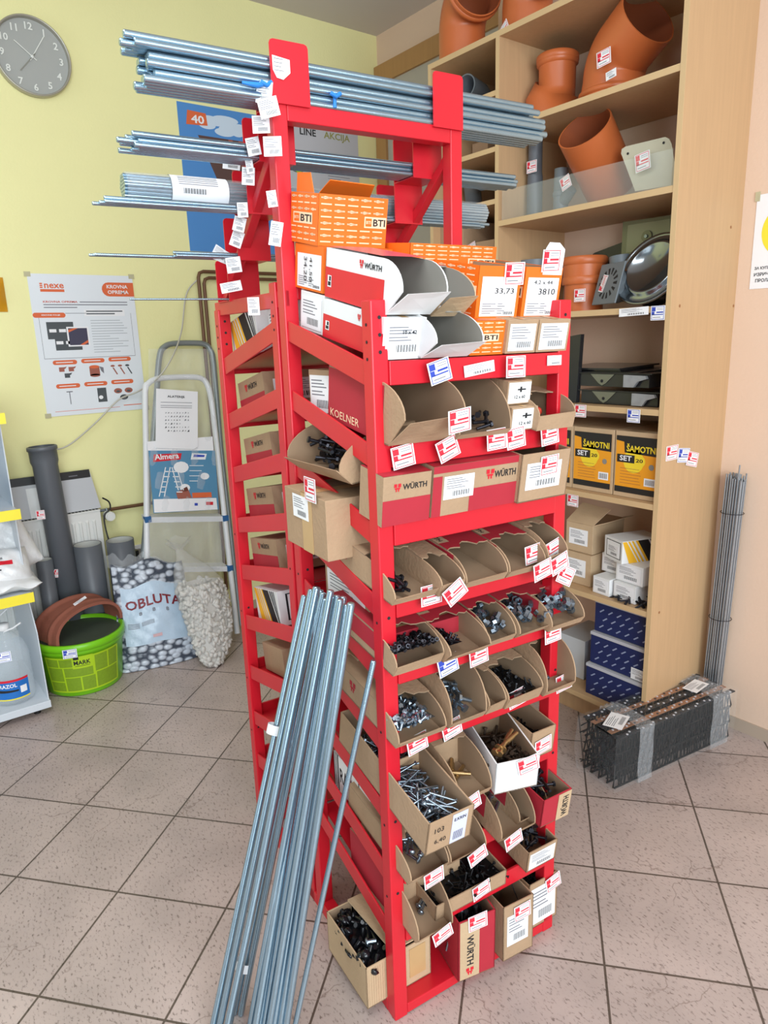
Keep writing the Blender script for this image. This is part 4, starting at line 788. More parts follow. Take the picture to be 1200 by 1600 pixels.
# ------------------------------------------------------------------ yellow wall: clock, posters, pipes, cables
YX = Vector((0, 1, 0))
def wall_o(y, z, off=0.004): return Vector((XW + off, y, z))
M_CLK = mat('grey_clock_face', (170, 172, 168), 0.5, 0, 0.02, 10); M_CLKR = mat('brushed_clock_rim', (176, 172, 160), 0.35, 0.5, 0.05, 20); M_NUM = mat('pale_numerals', (232, 234, 228), 0.5)
pc = onx(49, 91, XW); R = 0.158
ck = thing('clock', 'round grey wall clock with pale raised numerals on the yellow wall', 'clock', (XW, pc.y, pc.z), (0, PI / 2, 0))
b = MB(); b.lathe([(0, 0.0), (R, 0.0), (R + 0.002, 0.02), (R, 0.036), (R - 0.004, 0.039), (R - 0.008, 0.034), (R - 0.009, 0.014)], M_CLKR, 64); b.build('rim', ck)
b = MB(); b.lathe([(0, 0.014), (R - 0.008, 0.014)], M_CLK, 64); b.build('face', ck)
b = MB()
for i in range(1, 13):
    a = math.radians(30 * i); cy_ = math.sin(a) * R * 0.76; cz_ = math.cos(a) * R * 0.76
    b.text(str(i), (-cz_ + 0.0, cy_, 0.018), (0, 1, 0), (-1, 0, 0), 0, -0.014, 0.029, M_NUM, True, center=True)
b.build('numerals', ck)
def hand(name, ang, ln, tail, m_):
    b = MB(); a = math.radians(ang); u = Vector((-math.cos(a), math.sin(a), 0)); b.bar(u * (-tail) + Vector((0, 0, 0.022)), u * ln + Vector((0, 0, 0.022)), 0.0035, 0.001, m_, side=(math.sin(a), math.cos(a), 0)); b.build(name, ck)
hand('hour_hand', 308, 0.085, 0.02, M_NUM); hand('minute_hand', 33, 0.11, 0.02, M_NUM); hand('second_hand', 222, 0.085, 0.02, mat('dull_hand', (140, 140, 130), 0.4))
b = MB(); b.lathe([(0, 0.026), (0.006, 0.026), (0.007, 0.018)], M_NUM, 16); b.build('hub', ck)

def poster(name, label, y0, y1, z0, z1, draw, lean=0.0):
    b = MB(); w = y1 - y0; h = z1 - z0; o = Vector((XW + 0.003, y0, z0)); ux = Vector((0, 1, 0)); uy = Vector((0, 0, 1))
    if lean: ux, uy = Vector((0, math.cos(lean), math.sin(lean))), Vector((0, -math.sin(lean), math.cos(lean)))
    b.prism([(0, 0), (w, 0), (w, h), (0, h)], o, ux, uy, Vector((1, 0, 0)), 0.0008, M_PAPER)
    q = o + Vector((0.0013, 0, 0)); draw(b, q, ux, uy, w, h)
    ob = b.build(name); tag(ob, label, 'poster'); return ob
M_PORG = mat('poster_orange', (222, 104, 58), 0.6); M_PDK = mat('poster_slate', (74, 80, 84), 0.6); M_PBL = mat('poster_sky_blue', (80, 142, 208), 0.5, 0, 0.03, 6); M_PBR = mat('poster_brick', (160, 92, 76), 0.6)
M_PGREY = mat('poster_cool_white', (228, 233, 238), 0.5, 0, 0.03, 3)
def pill(b, q, ux, uy, x0, x1, y0, y1, m_, both=True):
    r_ = (y1 - y0) / 2; pts = []
    for i in range(9): a = PI / 2 + PI * i / 8; pts.append((x0 + r_ + r_ * math.cos(a), y0 + r_ + r_ * math.sin(a)))
    if both:
        for i in range(9): a = -PI / 2 + PI * i / 8; pts.append((x1 - r_ + r_ * math.cos(a), y0 + r_ + r_ * math.sin(a)))
    else: pts += [(x1, y0), (x1, y1)]
    b.poly([q + ux * p[0] + uy * p[1] for p in pts], m_)
def d_nexe(b, q, ux, uy, w, h):
    b.rect(q, ux, uy, 0, w, 0, h, M_PGREY); n = Vector((0.0004, 0, 0)); k = q + n; k2 = k + n
    def R_(x0, x1, v0, v1, m_, o=k): b.rect(o, ux, uy, w * x0, w * x1, h * (1 - v1), h * (1 - v0), m_)
    b.text('nexe', k, ux, uy, w * 0.14, h * (1 - 0.098), h * 0.032, M_PORG, True, w=w * 0.18); R_(0.10, 0.32, 0.104, 0.122, M_PORG)
    for j in range(3): R_(0.10, 0.125, 0.062 + 0.013 * j, 0.071 + 0.013 * j, M_PORG)
    pill(b, k, ux, uy, w * 0.68, w * 1.0, h * 0.85, h * 0.95, M_PORG, False)
    b.text('KROVNA', k2, ux, uy, w * 0.845, h * 0.905, h * 0.028, M_PAPER, True, w=w * 0.22, center=False) if False else b.text('KROVNA', k2, ux, uy, w * 0.73, h * 0.907, h * 0.026, M_PAPER, True, w=w * 0.21)
    b.text('OPREMA', k2, ux, uy, w * 0.735, h * 0.868, h * 0.026, M_PAPER, True, w=w * 0.21)
    b.text('KROVNA OPREMA', k, ux, uy, w * 0.11, h * 0.803, h * 0.014, mat('poster_red_text', (196, 70, 50), 0.6), True, w=w * 0.32)
    rr2 = random.Random(5)
    for j in range(3): R_(0.45 if j == 0 else 0.11, 0.92 - 0.5 * (j == 2), 0.188 + 0.019 * j, 0.194 + 0.019 * j, M_GINK)
    pill(b, k, ux, uy, w * 0.0, w * 0.30, h * 0.70, h * 0.735, M_PORG); b.text('KROVNE FOLIJE', k2, ux, uy, w * 0.08, h * 0.711, h * 0.012, M_PAPER, True, w=w * 0.17)
    for (x0, x1, v0, v1) in ((0.05, 0.94, 0.585, 0.588), (0.05, 0.053, 0.30, 0.587), (0.94, 0.943, 0.27, 0.587), (0.3, 0.5, 0.268, 0.271)): R_(x0, x1, v0, v1, M_GINK)
    R_(0.48, 0.88, 0.245, 0.29, M_PAPER); R_(0.50, 0.86, 0.252, 0.260, M_PDK, k2); R_(0.50, 0.78, 0.270, 0.278, M_PDK, k2)
    R_(0.11, 0.36, 0.33, 0.45, M_PDK); R_(0.17, 0.42, 0.45, 0.53, M_PDK)
    for (x0, v0) in ((0.13, 0.38), (0.22, 0.38), (0.18, 0.465), (0.27, 0.465)): R_(x0, x0 + 0.065, v0, v0 + 0.022, M_PAPER, k2)
    R_(0.29, 0.50, 0.365, 0.505, M_PAPER, k2); k3 = k2 + n; R_(0.305, 0.485, 0.375, 0.495, mat('poster_roof_photo', (64, 62, 84), 0.6), k3)
    b.poly([k3 + n + ux * w * p[0] + uy * h * (1 - p[1]) for p in ((0.305, 0.385), (0.305, 0.405), (0.40, 0.375), (0.36, 0.375))], M_PORG); b.poly([k3 + n + ux * w * p[0] + uy * h * (1 - p[1]) for p in ((0.40, 0.495), (0.485, 0.46), (0.485, 0.478), (0.44, 0.495))], M_PORG)
    for j in range(13): R_(0.53, 0.70 + 0.2 * rr2.random(), 0.32 + 0.019 * j, 0.3245 + 0.019 * j, mat('poster_faint', (176, 182, 188), 0.7))
    for r_, v in enumerate((0.60, 0.77)):
        for c in range(3):
            x = 0.12 + 0.27 * c; pill(b, k, ux, uy, w * x, w * (x + 0.23), h * (1 - v - 0.032 + 0.004 * c), h * (1 - v + 0.004 * c), M_PORG)
            R_(x + 0.03, x + 0.19, v + 0.013 - .004 * c, v + 0.019 - .004 * c, M_PAPER, k2)
    for (x, v, m_) in ((0.17, 0.65, M_PBR), (0.26, 0.65, M_PBR), (0.215, 0.695, M_PDK)):
        R_(x, x + 0.05, v, v + 0.032, m_); b.poly([k + ux * w * (x + 0.05) + uy * h * (1 - v), k + ux * w * (x + 0.075) + uy * h * (1 - v + 0.004), k + ux * w * (x + 0.06) + uy * h * (1 - v - 0.012), k + ux * w * (x + 0.05) + uy * h * (1 - v - 0.012)], m_)
    R_(0.46, 0.56, 0.655, 0.72, M_PBR); b.disc(k2, ux, uy, w * 0.51, h * (1 - 0.657), w * 0.05, M_PORG, ry=h * 0.012); b.disc(k, ux, uy, w * 0.51, h * (1 - 0.72), w * 0.05, M_PBR, ry=h * 0.012)
    b.poly([k + ux * w * 0.56 + uy * h * 0.345, k + ux * w * 0.60 + uy * h * 0.335, k + ux * w * 0.60 + uy * h * 0.29, k + ux * w * 0.575 + uy * h * 0.31], M_GINK)
    for j, m_ in enumerate((M_PBR, M_PBR, M_PDK)):
        x = 0.68 + 0.075 * j
        b.poly([k + ux * w * (x + .01) + uy * h * 0.33, k + ux * w * (x + .025) + uy * h * 0.33, k + ux * w * (x + .06) + uy * h * 0.28, k + ux * w * (x + .048) + uy * h * 0.277], m_); b.disc(k, ux, uy, w * (x + 0.015), h * 0.343, w * 0.022, m_, ry=h * 0.008)
    R_(0.235, 0.243, 0.83, 0.92, M_GINK); R_(0.21, 0.27, 0.825, 0.832, M_GINK)
    R_(0.51, 0.60, 0.815, 0.92, M_PDK); b.disc(k2, ux, uy, w * 0.54, h * 0.115, w * 0.022, M_PAPER, ry=h * 0.014)
    for (x, v, m_) in ((0.72, 0.845, M_PBR), (0.83, 0.845, M_PBR), (0.775, 0.895, M_PDK)): b.disc(k, ux, uy, w * x, h * (1 - v), w * 0.042, m_, ry=h * 0.02); b.disc(k2, ux, uy, w * x, h * (1 - v - 0.004), w * 0.02, M_PDK if m_ is M_PBR else M_GINK, ry=h * 0.008)
    R_(0.08, 0.72, 0.966, 0.969, M_PORG); R_(0.76, 0.95, 0.955, 0.961, M_PORG)
def wallY(px, py): p_ = onx(px, py, XW); return p_.y, p_.z
y0, zt_ = wallY(38, 427); y1, _z = wallY(208, 430); _y, zb_ = wallY(82, 651)
pn = poster('roofing_poster', 'white roofing accessories poster with orange headings on the yellow wall, over the radiator', y0 + 0.008, y1 - 0.008, zb_, zt_, d_nexe)
b = MB(); zz = zt_ - 0.004
for (y, z, sx) in ((y0 + 0.01, zz, 1), (y1 - 0.012, zz, 1), (y0 + 0.012, zb_ + 0.004, 1), (y1 - 0.01, zb_ + 0.004, 1)): b.box(XW + 0.0045, XW + 0.005, y - 0.014, y + 0.014, z - 0.010, z + 0.012, mat('sticky_tape', (212, 206, 170), 0.25, alpha=0.7))
b.build('tape_corners', pn)
M_CLOUD = mat('poster_cloud', (206, 222, 238), 0.5)
def d_blue(b, q, ux, uy, w, h):
    b.rect(q, ux, uy, 0, w, 0, h, M_PBL); n = Vector((0.0004, 0, 0)); k = q + n; k2 = k + n; rr2 = random.Random(2)
    for i in range(16): b.disc(q + n * (0.5 + 0.02 * i), ux, uy, w * (0.25 + 0.55 * rr2.random()), h * (0.83 + 0.10 * rr2.random()), w * (0.06 + 0.07 * rr2.random()), M_CLOUD, ry=h * 0.028)
    b.poly([k + ux * w * p[0] + uy * h * p[1] for p in ((0.17, 0.80), (0.98, 0.80), (0.98, 0.36), (0.40, 0.36))], mat('poster_roof_dark', (92, 66, 62), 0.6))
    for i in range(5): b.poly([k2 + ux * w * p[0] + uy * h * p[1] for p in ((0.46 + 0.1 * i, 0.80), (0.50 + 0.1 * i, 0.80), (0.54 + 0.11 * i, 0.40), (0.48 + 0.11 * i, 0.40))], M_PBR)
    b.poly([k2 + ux * w * p[0] + uy * h * p[1] for p in ((0.07, 0.86), (0.27, 0.87), (0.26, 0.95), (0.09, 0.955))], M_PORG); b.text('40', k2 + n, ux, uy, w * 0.12, h * 0.875, h * 0.055, M_PAPER, True, w=w * 0.12)
    b.text('BLAZ', k, ux, uy, w * 0.38, h * 0.16, h * 0.035, M_PORG, True, w=w * 0.3); b.text('Najek', k, ux, uy, w * 0.38, h * 0.10, h * 0.035, M_PAPER, False, w=w * 0.22); b.disc(k, ux, uy, w * 0.58, h * 0.03, w * 0.10, M_PORG, ry=h * 0.03)
y0, zt_ = wallY(275, 158); y1, _z = wallY(386, 178); zb_ = wallY(291, 392)[1]
poster('roof_photo_poster', 'blue poster with a tiled roof under clouds, behind the ends of the threaded rods', y0, y0 + 0.58, zb_, zt_, d_blue)
def d_akc(b, q, ux, uy, w, h):
    b.rect(q, ux, uy, 0, w, 0, h, mat('poster_grey_white', (196, 196, 202), 0.5, 0, 0.02, 4)); n = Vector((0.0004, 0, 0)); k = q + n
    b.text('LINE', k, ux, uy, w * 0.25, h * 0.875, h * 0.07, M_INK, True, w=w * 0.20); b.text('AKCIJA', k, ux, uy, w * 0.55, h * 0.855, h * 0.092, mat('poster_olive', (150, 148, 84), 0.6), True, w=w * 0.34)
    g = mat('poster_green', (140, 178, 40), 0.6)
    for (x, v) in ((0.20, 0.50), (0.42, 0.53), (0.2, 0.28), (0.42, 0.28)): b.disc(k, ux, uy, w * x, h * v, w * 0.07, M_PDK, ry=h * 0.025); b.disc(k + n, ux, uy, w * (x + 0.01), h * (v - 0.012), w * 0.035, g, ry=h * 0.018)
    for j in range(8): b.rect(k, ux, uy, w * 0.58, w * (0.75 + 0.03 * (j % 5)), h * (0.6 - 0.03 * j), h * (0.606 - 0.03 * j), M_GINK)
y1, zt_ = wallY(558, 207); y0 = wallY(452, 190)[0]
poster('discount_poster', 'pale grey poster headed AKCIJA with green tool pictures, beside the blue poster', y1 - 0.53, y1, zt_ - 0.50, zt_, d_akc)
M_BRPIPE = mat('brown_painted_pipe', (110, 76, 52), 0.45, 0.2, 0.1, 20)
for i, off in enumerate((0.0, 0.035)):
    pa = onx(309 + 9 * i, 424 + 10 * i, XW + 0.03); pb = onx(600, 424 + 10 * i, XW + 0.03); b = MB(); zt_ = pa.z
    b.tube([(XW + 0.03, pa.y, 0.12), (XW + 0.03, pa.y, zt_ - 0.03), (XW + 0.03, pa.y + 0.008, zt_ - 0.008), (XW + 0.03, pa.y + 0.03, zt_), (XW + 0.03, 0.2, zt_)], 0.009, M_BRPIPE, 10)
    o = b.build('heating_pipe'); tag(o, ('brown heating pipe bending along the yellow wall, outer one', 'brown heating pipe bending along the yellow wall, inner one')[i], 'pipe', 'brown heating pipes')
b = MB(); p_ = onx(228, 788, XW + 0.03); b.tube([(XW + 0.03, -1.56, p_.z + 0.004), (XW + 0.03, -0.98, p_.z)], 0.009, M_BRPIPE, 10); o = b.build('radiator_pipe'); tag(o, 'short brown pipe running from the radiator valve behind the step ladder', 'pipe')
M_CABLE = mat('pale_grey_cable', (196, 192, 180), 0.5)
def smooth(P, n=6):
    P = [Vector(p) for p in P]; out = []
    for i in range(len(P) - 1):
        p0 = P[max(i - 1, 0)]; p1 = P[i]; p2 = P[i + 1]; p3 = P[min(i + 2, len(P) - 1)]
        for k in range(n):
            t = k / n; out.append(0.5 * ((2 * p1) + (p2 - p0) * t + (2 * p0 - 5 * p1 + 4 * p2 - p3) * t * t + (3 * p1 - p0 - 3 * p2 + p3) * t ** 3))
    out.append(P[-1]); return out
b = MB(); b.tube(smooth([onx(x, y, XW + o_) for x, y, o_ in ((86, 703, 0.03), (110, 694, 0.03), (150, 660, 0.03), (185, 625, 0.035), (215, 612, 0.04), (245, 592, 0.2), (268, 560, 0.22), (283, 520, 0.1), (289, 470, 0.03), (296, 450, 0.02), (310, 436, 0.02))]), 0.0038, M_CABLE, 8)
o = b.build('loose_cable'); tag(o, 'pale grey cable hanging loosely across the yellow wall and roofing poster', 'cable')
b = MB(); P_ = [(160, 778, .1), (170, 784, .1), (172, 795, .1), (163, 806, .1), (166, 830, .12), (175, 855, .14), (190, 875, .16), (205, 885, .2), (218, 890, .2)]
b.tube(smooth([onx(x, y, XW + o_) for x, y, o_ in P_]), 0.004, M_BLACK, 8); b.tube(smooth([onx(x, y, XW + .22) for x, y in ((218, 890), (195, 884), (178, 892), (184, 912))]), 0.004, M_BLACK, 8)
p_ = onx(212, 868, XW + 0.1); b.box(p_.x - .015, p_.x + .02, p_.y - 0.012, p_.y + 0.012, p_.z - 0.03, p_.z + 0.03, M_BLACK)
o = b.build('black_power_cable'); tag(o, 'black cable with plug looping down beside the radiator valve', 'cable')
b = MB(); p_ = onx(216, 862, XW); b.box(XW, XW + 0.012, p_.y - 0.04, p_.y + 0.04, p_.z - 0.04, p_.z + 0.04, M_WHITE); b.cyl((XW + 0.012, p_.y, p_.z), (XW + 0.014, p_.y, p_.z), 0.02, M_GREYCARD, n=16); o = b.build('power_socket', bevel=0.002); tag(o, 'white wall socket low on the yellow wall behind the grey pipe', 'socket')
# radiator
M_RAD = mat('white_radiator_enamel', (226, 226, 222), 0.35, 0, 0.02, 8)
rx = XW + 0.12; ry1 = onx(157, 800, rx).y; ry0 = ry1 - 0.75; rz1 = onx(155, 798, rx).z; rz0 = 0.18
rad = thing('radiator', 'white panel radiator with vertical ribs under the roofing poster', 'radiator', (XW + 0.06, (ry0 + ry1) / 2, rz0))
b = MB(); o_ = Vector((XW + 0.06, (ry0 + ry1) / 2, rz0)); b.M = Matrix.Translation(-o_)
b.box(rx - 0.012, rx - 0.006, ry0, ry1, rz0, rz1, M_RAD); b.box(XW + 0.03, XW + 0.04, ry0, ry1, rz0, rz1, M_RAD)
n_ = 22
for i in range(n_):
    y = ry0 + 0.02 + (ry1 - ry0 - 0.04) * (i + 0.5) / n_; hw = 0.009; zt2 = rz1 - 0.04
    b.add([(rx - 0.006, y - hw, rz0 + 0.03), (rx, y - hw * .5, rz0 + 0.04), (rx, y + hw * .5, rz0 + 0.04), (rx - 0.006, y + hw, rz0 + 0.03), (rx - 0.006, y - hw, zt2), (rx, y - hw * .5, zt2 - .01), (rx, y + hw * .5, zt2 - .01), (rx - 0.006, y + hw, zt2)],
          [(0, 1, 5, 4), (1, 2, 6, 5), (2, 3, 7, 6), (4, 5, 6, 7), (0, 3, 2, 1)], M_RAD)
b.box(XW, XW + 0.03, ry0 + 0.1, ry0 + 0.13, rz0, rz1 - 0.1, M_RAD); b.build('panel', rad)
b = MB(); b.M = Matrix.Translation(-o_); b.box(XW + 0.03, rx, ry0, ry1, rz1, rz1 + 0.006, M_RAD)
for i in range(46): y = ry0 + 0.01 + (ry1 - ry0 - 0.02) * i / 45; b.box(XW + 0.045, rx - 0.01, y - 0.005, y + 0.005, rz1 + 0.006, rz1 + 0.0065, M_INK)
b.build('top_grille', rad)
b = MB(); b.M = Matrix.Translation(-o_); p_ = onx(171, 806, rx - 0.03); b.cyl((p_.x - 0.03, p_.y, p_.z), (p_.x + 0.02, p_.y, p_.z), 0.024, M_RAD, n=20); b.cyl((p_.x + 0.02, p_.y, p_.z), (p_.x + 0.03, p_.y, p_.z), 0.02, M_RAD, n=20); b.cyl((p_.x - 0.04, ry1, p_.z + .025), (p_.x - 0.04, p_.y, p_.z + .025), 0.008, M_ZINC, n=10); b.cyl((p_.x - 0.04, p_.y, p_.z + .03), (p_.x - 0.02, p_.y, p_.z), 0.009, M_ZINC, n=10); b.build('thermostat_valve', rad)
b = MB(); za, zb2 = rz1 + 0.007, onx(150, 735, XW + 0.1).z; lean = Vector((-0.05, 0, zb2 - za)); hh = lean.length; lean.normalize(); nn = Vector((lean.z, 0, -lean.x)); yR = onx(150, 735, XW + 0.1).y
o2 = Vector((XW + 0.09, yR - 0.62, za)); b.prism([(0, 0), (0.62, 0), (0.60, hh), (0, hh)], o2, YX, lean, nn, 0.012, mat('light_grey_panel', (188, 190, 194), 0.4, 0, 0.02, 5))
b.rect(o2 + nn * 0.0126, YX, lean, 0.0, 0.60, hh * 0.80, hh, M_BLACK); b.rect(o2 + nn * 0.0126, YX, lean, 0.30, 0.40, 0.0, hh * 0.72, M_WHITE); b.rect(o2 + nn * 0.0132, YX, lean, 0.50, 0.54, hh * .87, hh * .89, M_GINK)
o = b.build('grey_heater_panel'); tag(o, 'flat grey panel with black top band leaning on top of the radiator', 'panel')
# amber pouch at the left edge
b = MB(); pa = onx(-6, 460, XW + 0.02); b.grid(lambda u, v: (XW + 0.004 + 0.03 * math.sin(PI * u) * math.sin(PI * v), pa.y - 0.05 + 0.09 * u, pa.z - 0.075 + 0.15 * v), 10, 12, mat('amber_plastic', (214, 152, 34), 0.3)); b.grid(lambda u, v: (XW + 0.003, pa.y - 0.05 + 0.09 * u, pa.z - 0.075 + 0.15 * v), 2, 2, MATS['amber_plastic']); o = b.build('amber_pouch'); tag(o, 'amber plastic pouch hanging on the yellow wall at the left edge', 'pouch')

# ------------------------------------------------------------------ grey drain pipes by the radiator
M_PVC = mat('grey_pvc', (96, 100, 106), 0.42, 0, 0.03, 8); M_PVCI = mat('grey_pvc_inside', (196, 196, 190), 0.5)
def pvc(name, label, base, top, r_, socket=0.0, inner=None):
    b = MB(); base = Vector(base); top = Vector(top); t = (top - base).normalized(); L_ = (top - base).length
    M_ = t.to_track_quat('Z', 'Y').to_matrix().to_4x4(); b.M = M_; th = 0.004
    if socket: pr = [(r_ - th, 0), (r_, 0), (r_, L_ - socket - 0.02), (r_ + 0.006, L_ - socket), (r_ + 0.006, L_ - 0.02), (r_ + 0.011, L_ - 0.018), (r_ + 0.011, L_ - 0.004), (r_ + 0.007, L_), (r_ + 0.001, L_)]
    else: pr = [(r_ - th, 0), (r_, 0), (r_, L_), (r_ - th, L_)]
    b.lathe(pr, M_PVC, 32); b.lathe([(r_ - th, L_ - (0.001 if not socket else 0.0)), (r_ - th, 0)], inner or M_PVCI, 32)
    o = b.build(name, loc=base); tag(o, label, 'pipe'); return o
pt = onx(65, 697, -0.235); pb_ = onx(104, 905, -0.215)
dirv = (pt - pb_); basep = pb_ - dirv * (pb_.z / dirv.z)
tp = pvc('drain_pipe', 'tall dark grey drain pipe with socket leaning against the radiator', (basep.x, basep.y, 0.0), pt, 0.055, 0.07, M_PVC)
b = MB(); pm = onx(64, 804, -0.115) - basep; tag_shape(b, pm + Vector((0.005, -0.02, -0.02)), (0.3, 0.95, 0), (0, 0, 1), 0.035, 0.042); b.build('price_tag', tp)
for (xl, xr, yt, X_, lb) in ((114, 158, 850, -0.20, 'short grey pipe offcut standing in the middle, behind the green bucket'), (166, 208, 843, -0.20, 'short grey pipe offcut standing nearest the black cable, right of the other'), (55, 82, 874, -0.19, 'short thin grey pipe with price tag standing left of the tall pipe')):
    pl_ = onx(xl, yt, X_); pr_ = onx(xr, yt, X_); c = (pl_ + pr_) / 2; r_ = (pr_ - pl_).length / 2
    g = pvc('drain_pipe', lb, (c.x, c.y, 0), (c.x, c.y, c.z), r_)
    if 'thin' in lb: b = MB(); tag_shape(b, (r_ * .5, r_ * .6, c.z - 0.09), (-0.3, 0.9, -0.3), (0, 0.3, 0.9), 0.03, 0.04); b.build('price_tag', g)

# ------------------------------------------------------------------ green bucket with roof tile on top
M_GRN = mat('lime_green_plastic', (122, 200, 24), 0.35, 0, 0.03, 6); M_LBL = mat('yellow_green_label', (176, 210, 30), 0.5); M_GRN2 = mat('olive_label_print', (128, 160, 30), 0.6, 0, 0.15, 90)
bc = Vector((0.015, -1.848, 0.0)); bk = thing('bucket', 'lime green plastic bucket with lid and yellow-green MARK label on the floor', 'bucket', bc)
b = MB(); b.lathe([(0, 0.0), (0.158, 0.0), (0.164, 0.006), (0.185, 0.205), (0.194, 0.208), (0.195, 0.232), (0.189, 0.234)], M_GRN, 56); b.build('bucket_body', bk)
b = MB(); b.lathe([(0.190, 0.222), (0.199, 0.224), (0.200, 0.250), (0.194, 0.256), (0.184, 0.256), (0.180, 0.240)], M_GRN, 56); b.lathe([(0.180, 0.240), (0.0, 0.238)], mat('dusty_dark_lid', (74, 84, 70), 0.6, 0, 0.25, 14), 56); b.build('lid', bk)
def on_b(u, v, off): # u angle around, v height
    r_ = 0.164 + (0.185 - 0.164) * (v - 0.006) / 0.2 + off; return (r_ * math.cos(u), r_ * math.sin(u), v)
def wrap_rect(b, u0, u1, v0, v1, off, m_, n=10): b.grid(lambda a, c: on_b(u0 + (u1 - u0) * a, v0 + (v1 - v0) * c, off), n, 1, m_)
b = MB(); wrap_rect(b, -0.95, 0.98, 0.022, 0.196, 0.0008, M_LBL, 24)
for (u0, u1, v0, v1) in ((-0.90, -0.58, 0.15, 0.188), (-0.55, -0.20, 0.15, 0.188), (0.28, 0.6, 0.11, 0.188), (0.64, 0.92, 0.11, 0.188), (-0.90, -0.5, 0.08, 0.145), (-0.46, 0.22, 0.10, 0.145), (-0.9, -0.5, 0.03, 0.074), (-0.46, -0.1, 0.03, 0.095), (-0.06, 0.26, 0.03, 0.095), (0.3, 0.92, 0.03, 0.104)): wrap_rect(b, u0, u1, v0, v1, 0.0014, M_GRN2, 8)
wrap_rect(b, -0.24, 0.24, 0.14, 0.20, 0.002, M_LBL, 8); wrap_rect(b, -0.20, -0.08, 0.184, 0.198, 0.0026, M_INK, 3)
vs, fs, x0, x1, y0, y1 = text_mesh('MARK', True)
b.add([on_b(-0.20 + 0.38 * (v[0] - x0) / (x1 - x0), 0.158 + 0.021 * (v[1] - y0) / (y1 - y0), 0.003) for v in vs], fs, M_INK); wrap_rect(b, -0.18, 0.16, 0.151, 0.153, 0.003, M_INK, 4)
lab = b.build('printed_label', bk); lab.rotation_euler = (0, 0, -0.22)
b = MB(); tag_shape(b, (0.176, -0.115, 0.205), (0.35, 0.93, 0), (0.05, 0, 1), 0.058, 0.042, M_TBLUE); b.build('price_tag', bk)
M_TERRA = mat('terracotta', (150, 88, 70), 0.75, 0, 0.08, 14, 0.2, 60)
A = Vector((0.07, -1.985, 0.25)); Bp = Vector((-0.02, -1.675, 0.262)); ch = (Bp - A); ax = Vector((ch.y, -ch.x, 0)).normalized() * -1
def tile_pt(u, v, off):
    a = PI * (1 - u); cx_ = 0.5 - 0.5 * math.cos(PI * u); hgt = 0.118 * math.sin(PI * u) ** 0.75
    wd = 0.20 - 0.07 * u; rib = 0.008 * math.exp(-((v - 0.28) / 0.05) ** 2) + 0.012 * math.exp(-((v - 0.9) / 0.08) ** 2)
    p_ = A + ch * cx_ + Vector((0, 0, hgt)); nrm = (Vector((0, 0, math.sin(PI * u))) - ch.normalized() * math.cos(PI * u)).normalized()
    return tuple(p_ + ax * ((v - 0.40) * wd) + nrm * (off + rib))
b = MB(); b.grid(lambda u, v: tile_pt(u, v, 0.012), 28, 24, M_TERRA); b.grid(lambda u, v: tile_pt(u, v, -0.002), 28, 4, M_TERRA)
for vv in (0.0, 1.0): b.grid(lambda u, v: tile_pt(u, vv, -0.002 + 0.014 * v), 28, 1, M_TERRA)
for uu in (0.0, 1.0): b.grid(lambda u, v: tile_pt(uu, u, -0.002 + 0.014 * v), 8, 1, M_TERRA)
o = b.build('ridge_tile'); tag(o, 'brown terracotta ridge tile arching over the lid of the green bucket', 'roof tile')
q = MB(); tag_shape(q, Vector(tile_pt(0.42, 0.15, 0.024)), (0.1, 0.9, 0.45), (0.2, -0.5, .8), 0.06, 0.014, None, 'none'); q.build('paper_sticker', o)

# ------------------------------------------------------------------ pebble bags
def pebble_mat():
    m = mat('printed_pebbles', (196, 206, 220), 0.3); nt = m.node_tree; b_ = nt.nodes['Principled BSDF']; L = nt.links
    tc = nt.nodes.new('ShaderNodeTexCoord'); mp = nt.nodes.new('ShaderNodeMapping'); mp.inputs['Scale'].default_value = (1, 1, 1.5); L.new(tc.outputs['Object'], mp.inputs[0])
    vo = nt.nodes.new('ShaderNodeTexVoronoi'); vo.feature = 'F1'; vo.inputs['Scale'].default_value = 24; vo.inputs['Randomness'].default_value = 0.75; L.new(mp.outputs[0], vo.inputs['Vector'])
    rp = nt.nodes.new('ShaderNodeValToRGB'); rp.color_ramp.elements[0].position = 0.38; rp.color_ramp.elements[0].color = lin((202, 210, 222)); rp.color_ramp.elements[1].position = 0.62; rp.color_ramp.elements[1].color = lin((70, 78, 92))
    L.new(vo.outputs[0], rp.inputs[0]); L.new(rp.outputs[0], b_.inputs['Base Color'])
    bp = nt.nodes.new('ShaderNodeBump'); bp.inputs['Strength'].default_value = 0.6; bp.inputs['Distance'].default_value = 0.02; bp.invert = True; L.new(vo.outputs[0], bp.inputs['Height']); L.new(bp.outputs[0], b_.inputs['Normal']); return m
M_PEB = pebble_mat(); M_BAGBL = mat('pale_blue_bag_print', (186, 206, 224), 0.3, 0, 0.04, 8, 0.3, 25); M_CLRET = mat('dark_red_print', (128, 34, 44), 0.5)
BL = Vector((0.105, -1.70, 0.0)); BR_ = Vector((0.17, -1.335, 0.0)); wv_ = (BR_ - BL); nb = Vector((wv_.y, -wv_.x, 0)).normalized()
TL = Vector((-0.03, -1.655, 0.50)); TR_ = Vector((0.02, -1.325, 0.47))
def bag1(u, v, off=0.0, side=1):
    p_ = BL.lerp(BR_, u).lerp(TL.lerp(TR_, u), v); pl = (max(0, math.sin(PI * u)) ** 0.5) * (max(0, math.sin(PI * min(1, max(0, 0.06 + 0.92 * v)))) ** 0.45)
    cr = 0.004 * math.sin(u * 23 + v * 11) * math.sin(v * 31 + u * 7)
    p_ = p_ + nb * (side * (0.075 if side < 0 else 0.055) * pl - 0.04 + cr * pl + off * side); 
    return (p_.x, p_.y, p_.z + 0.003 - 0.02 * v * math.sin(u * 9))
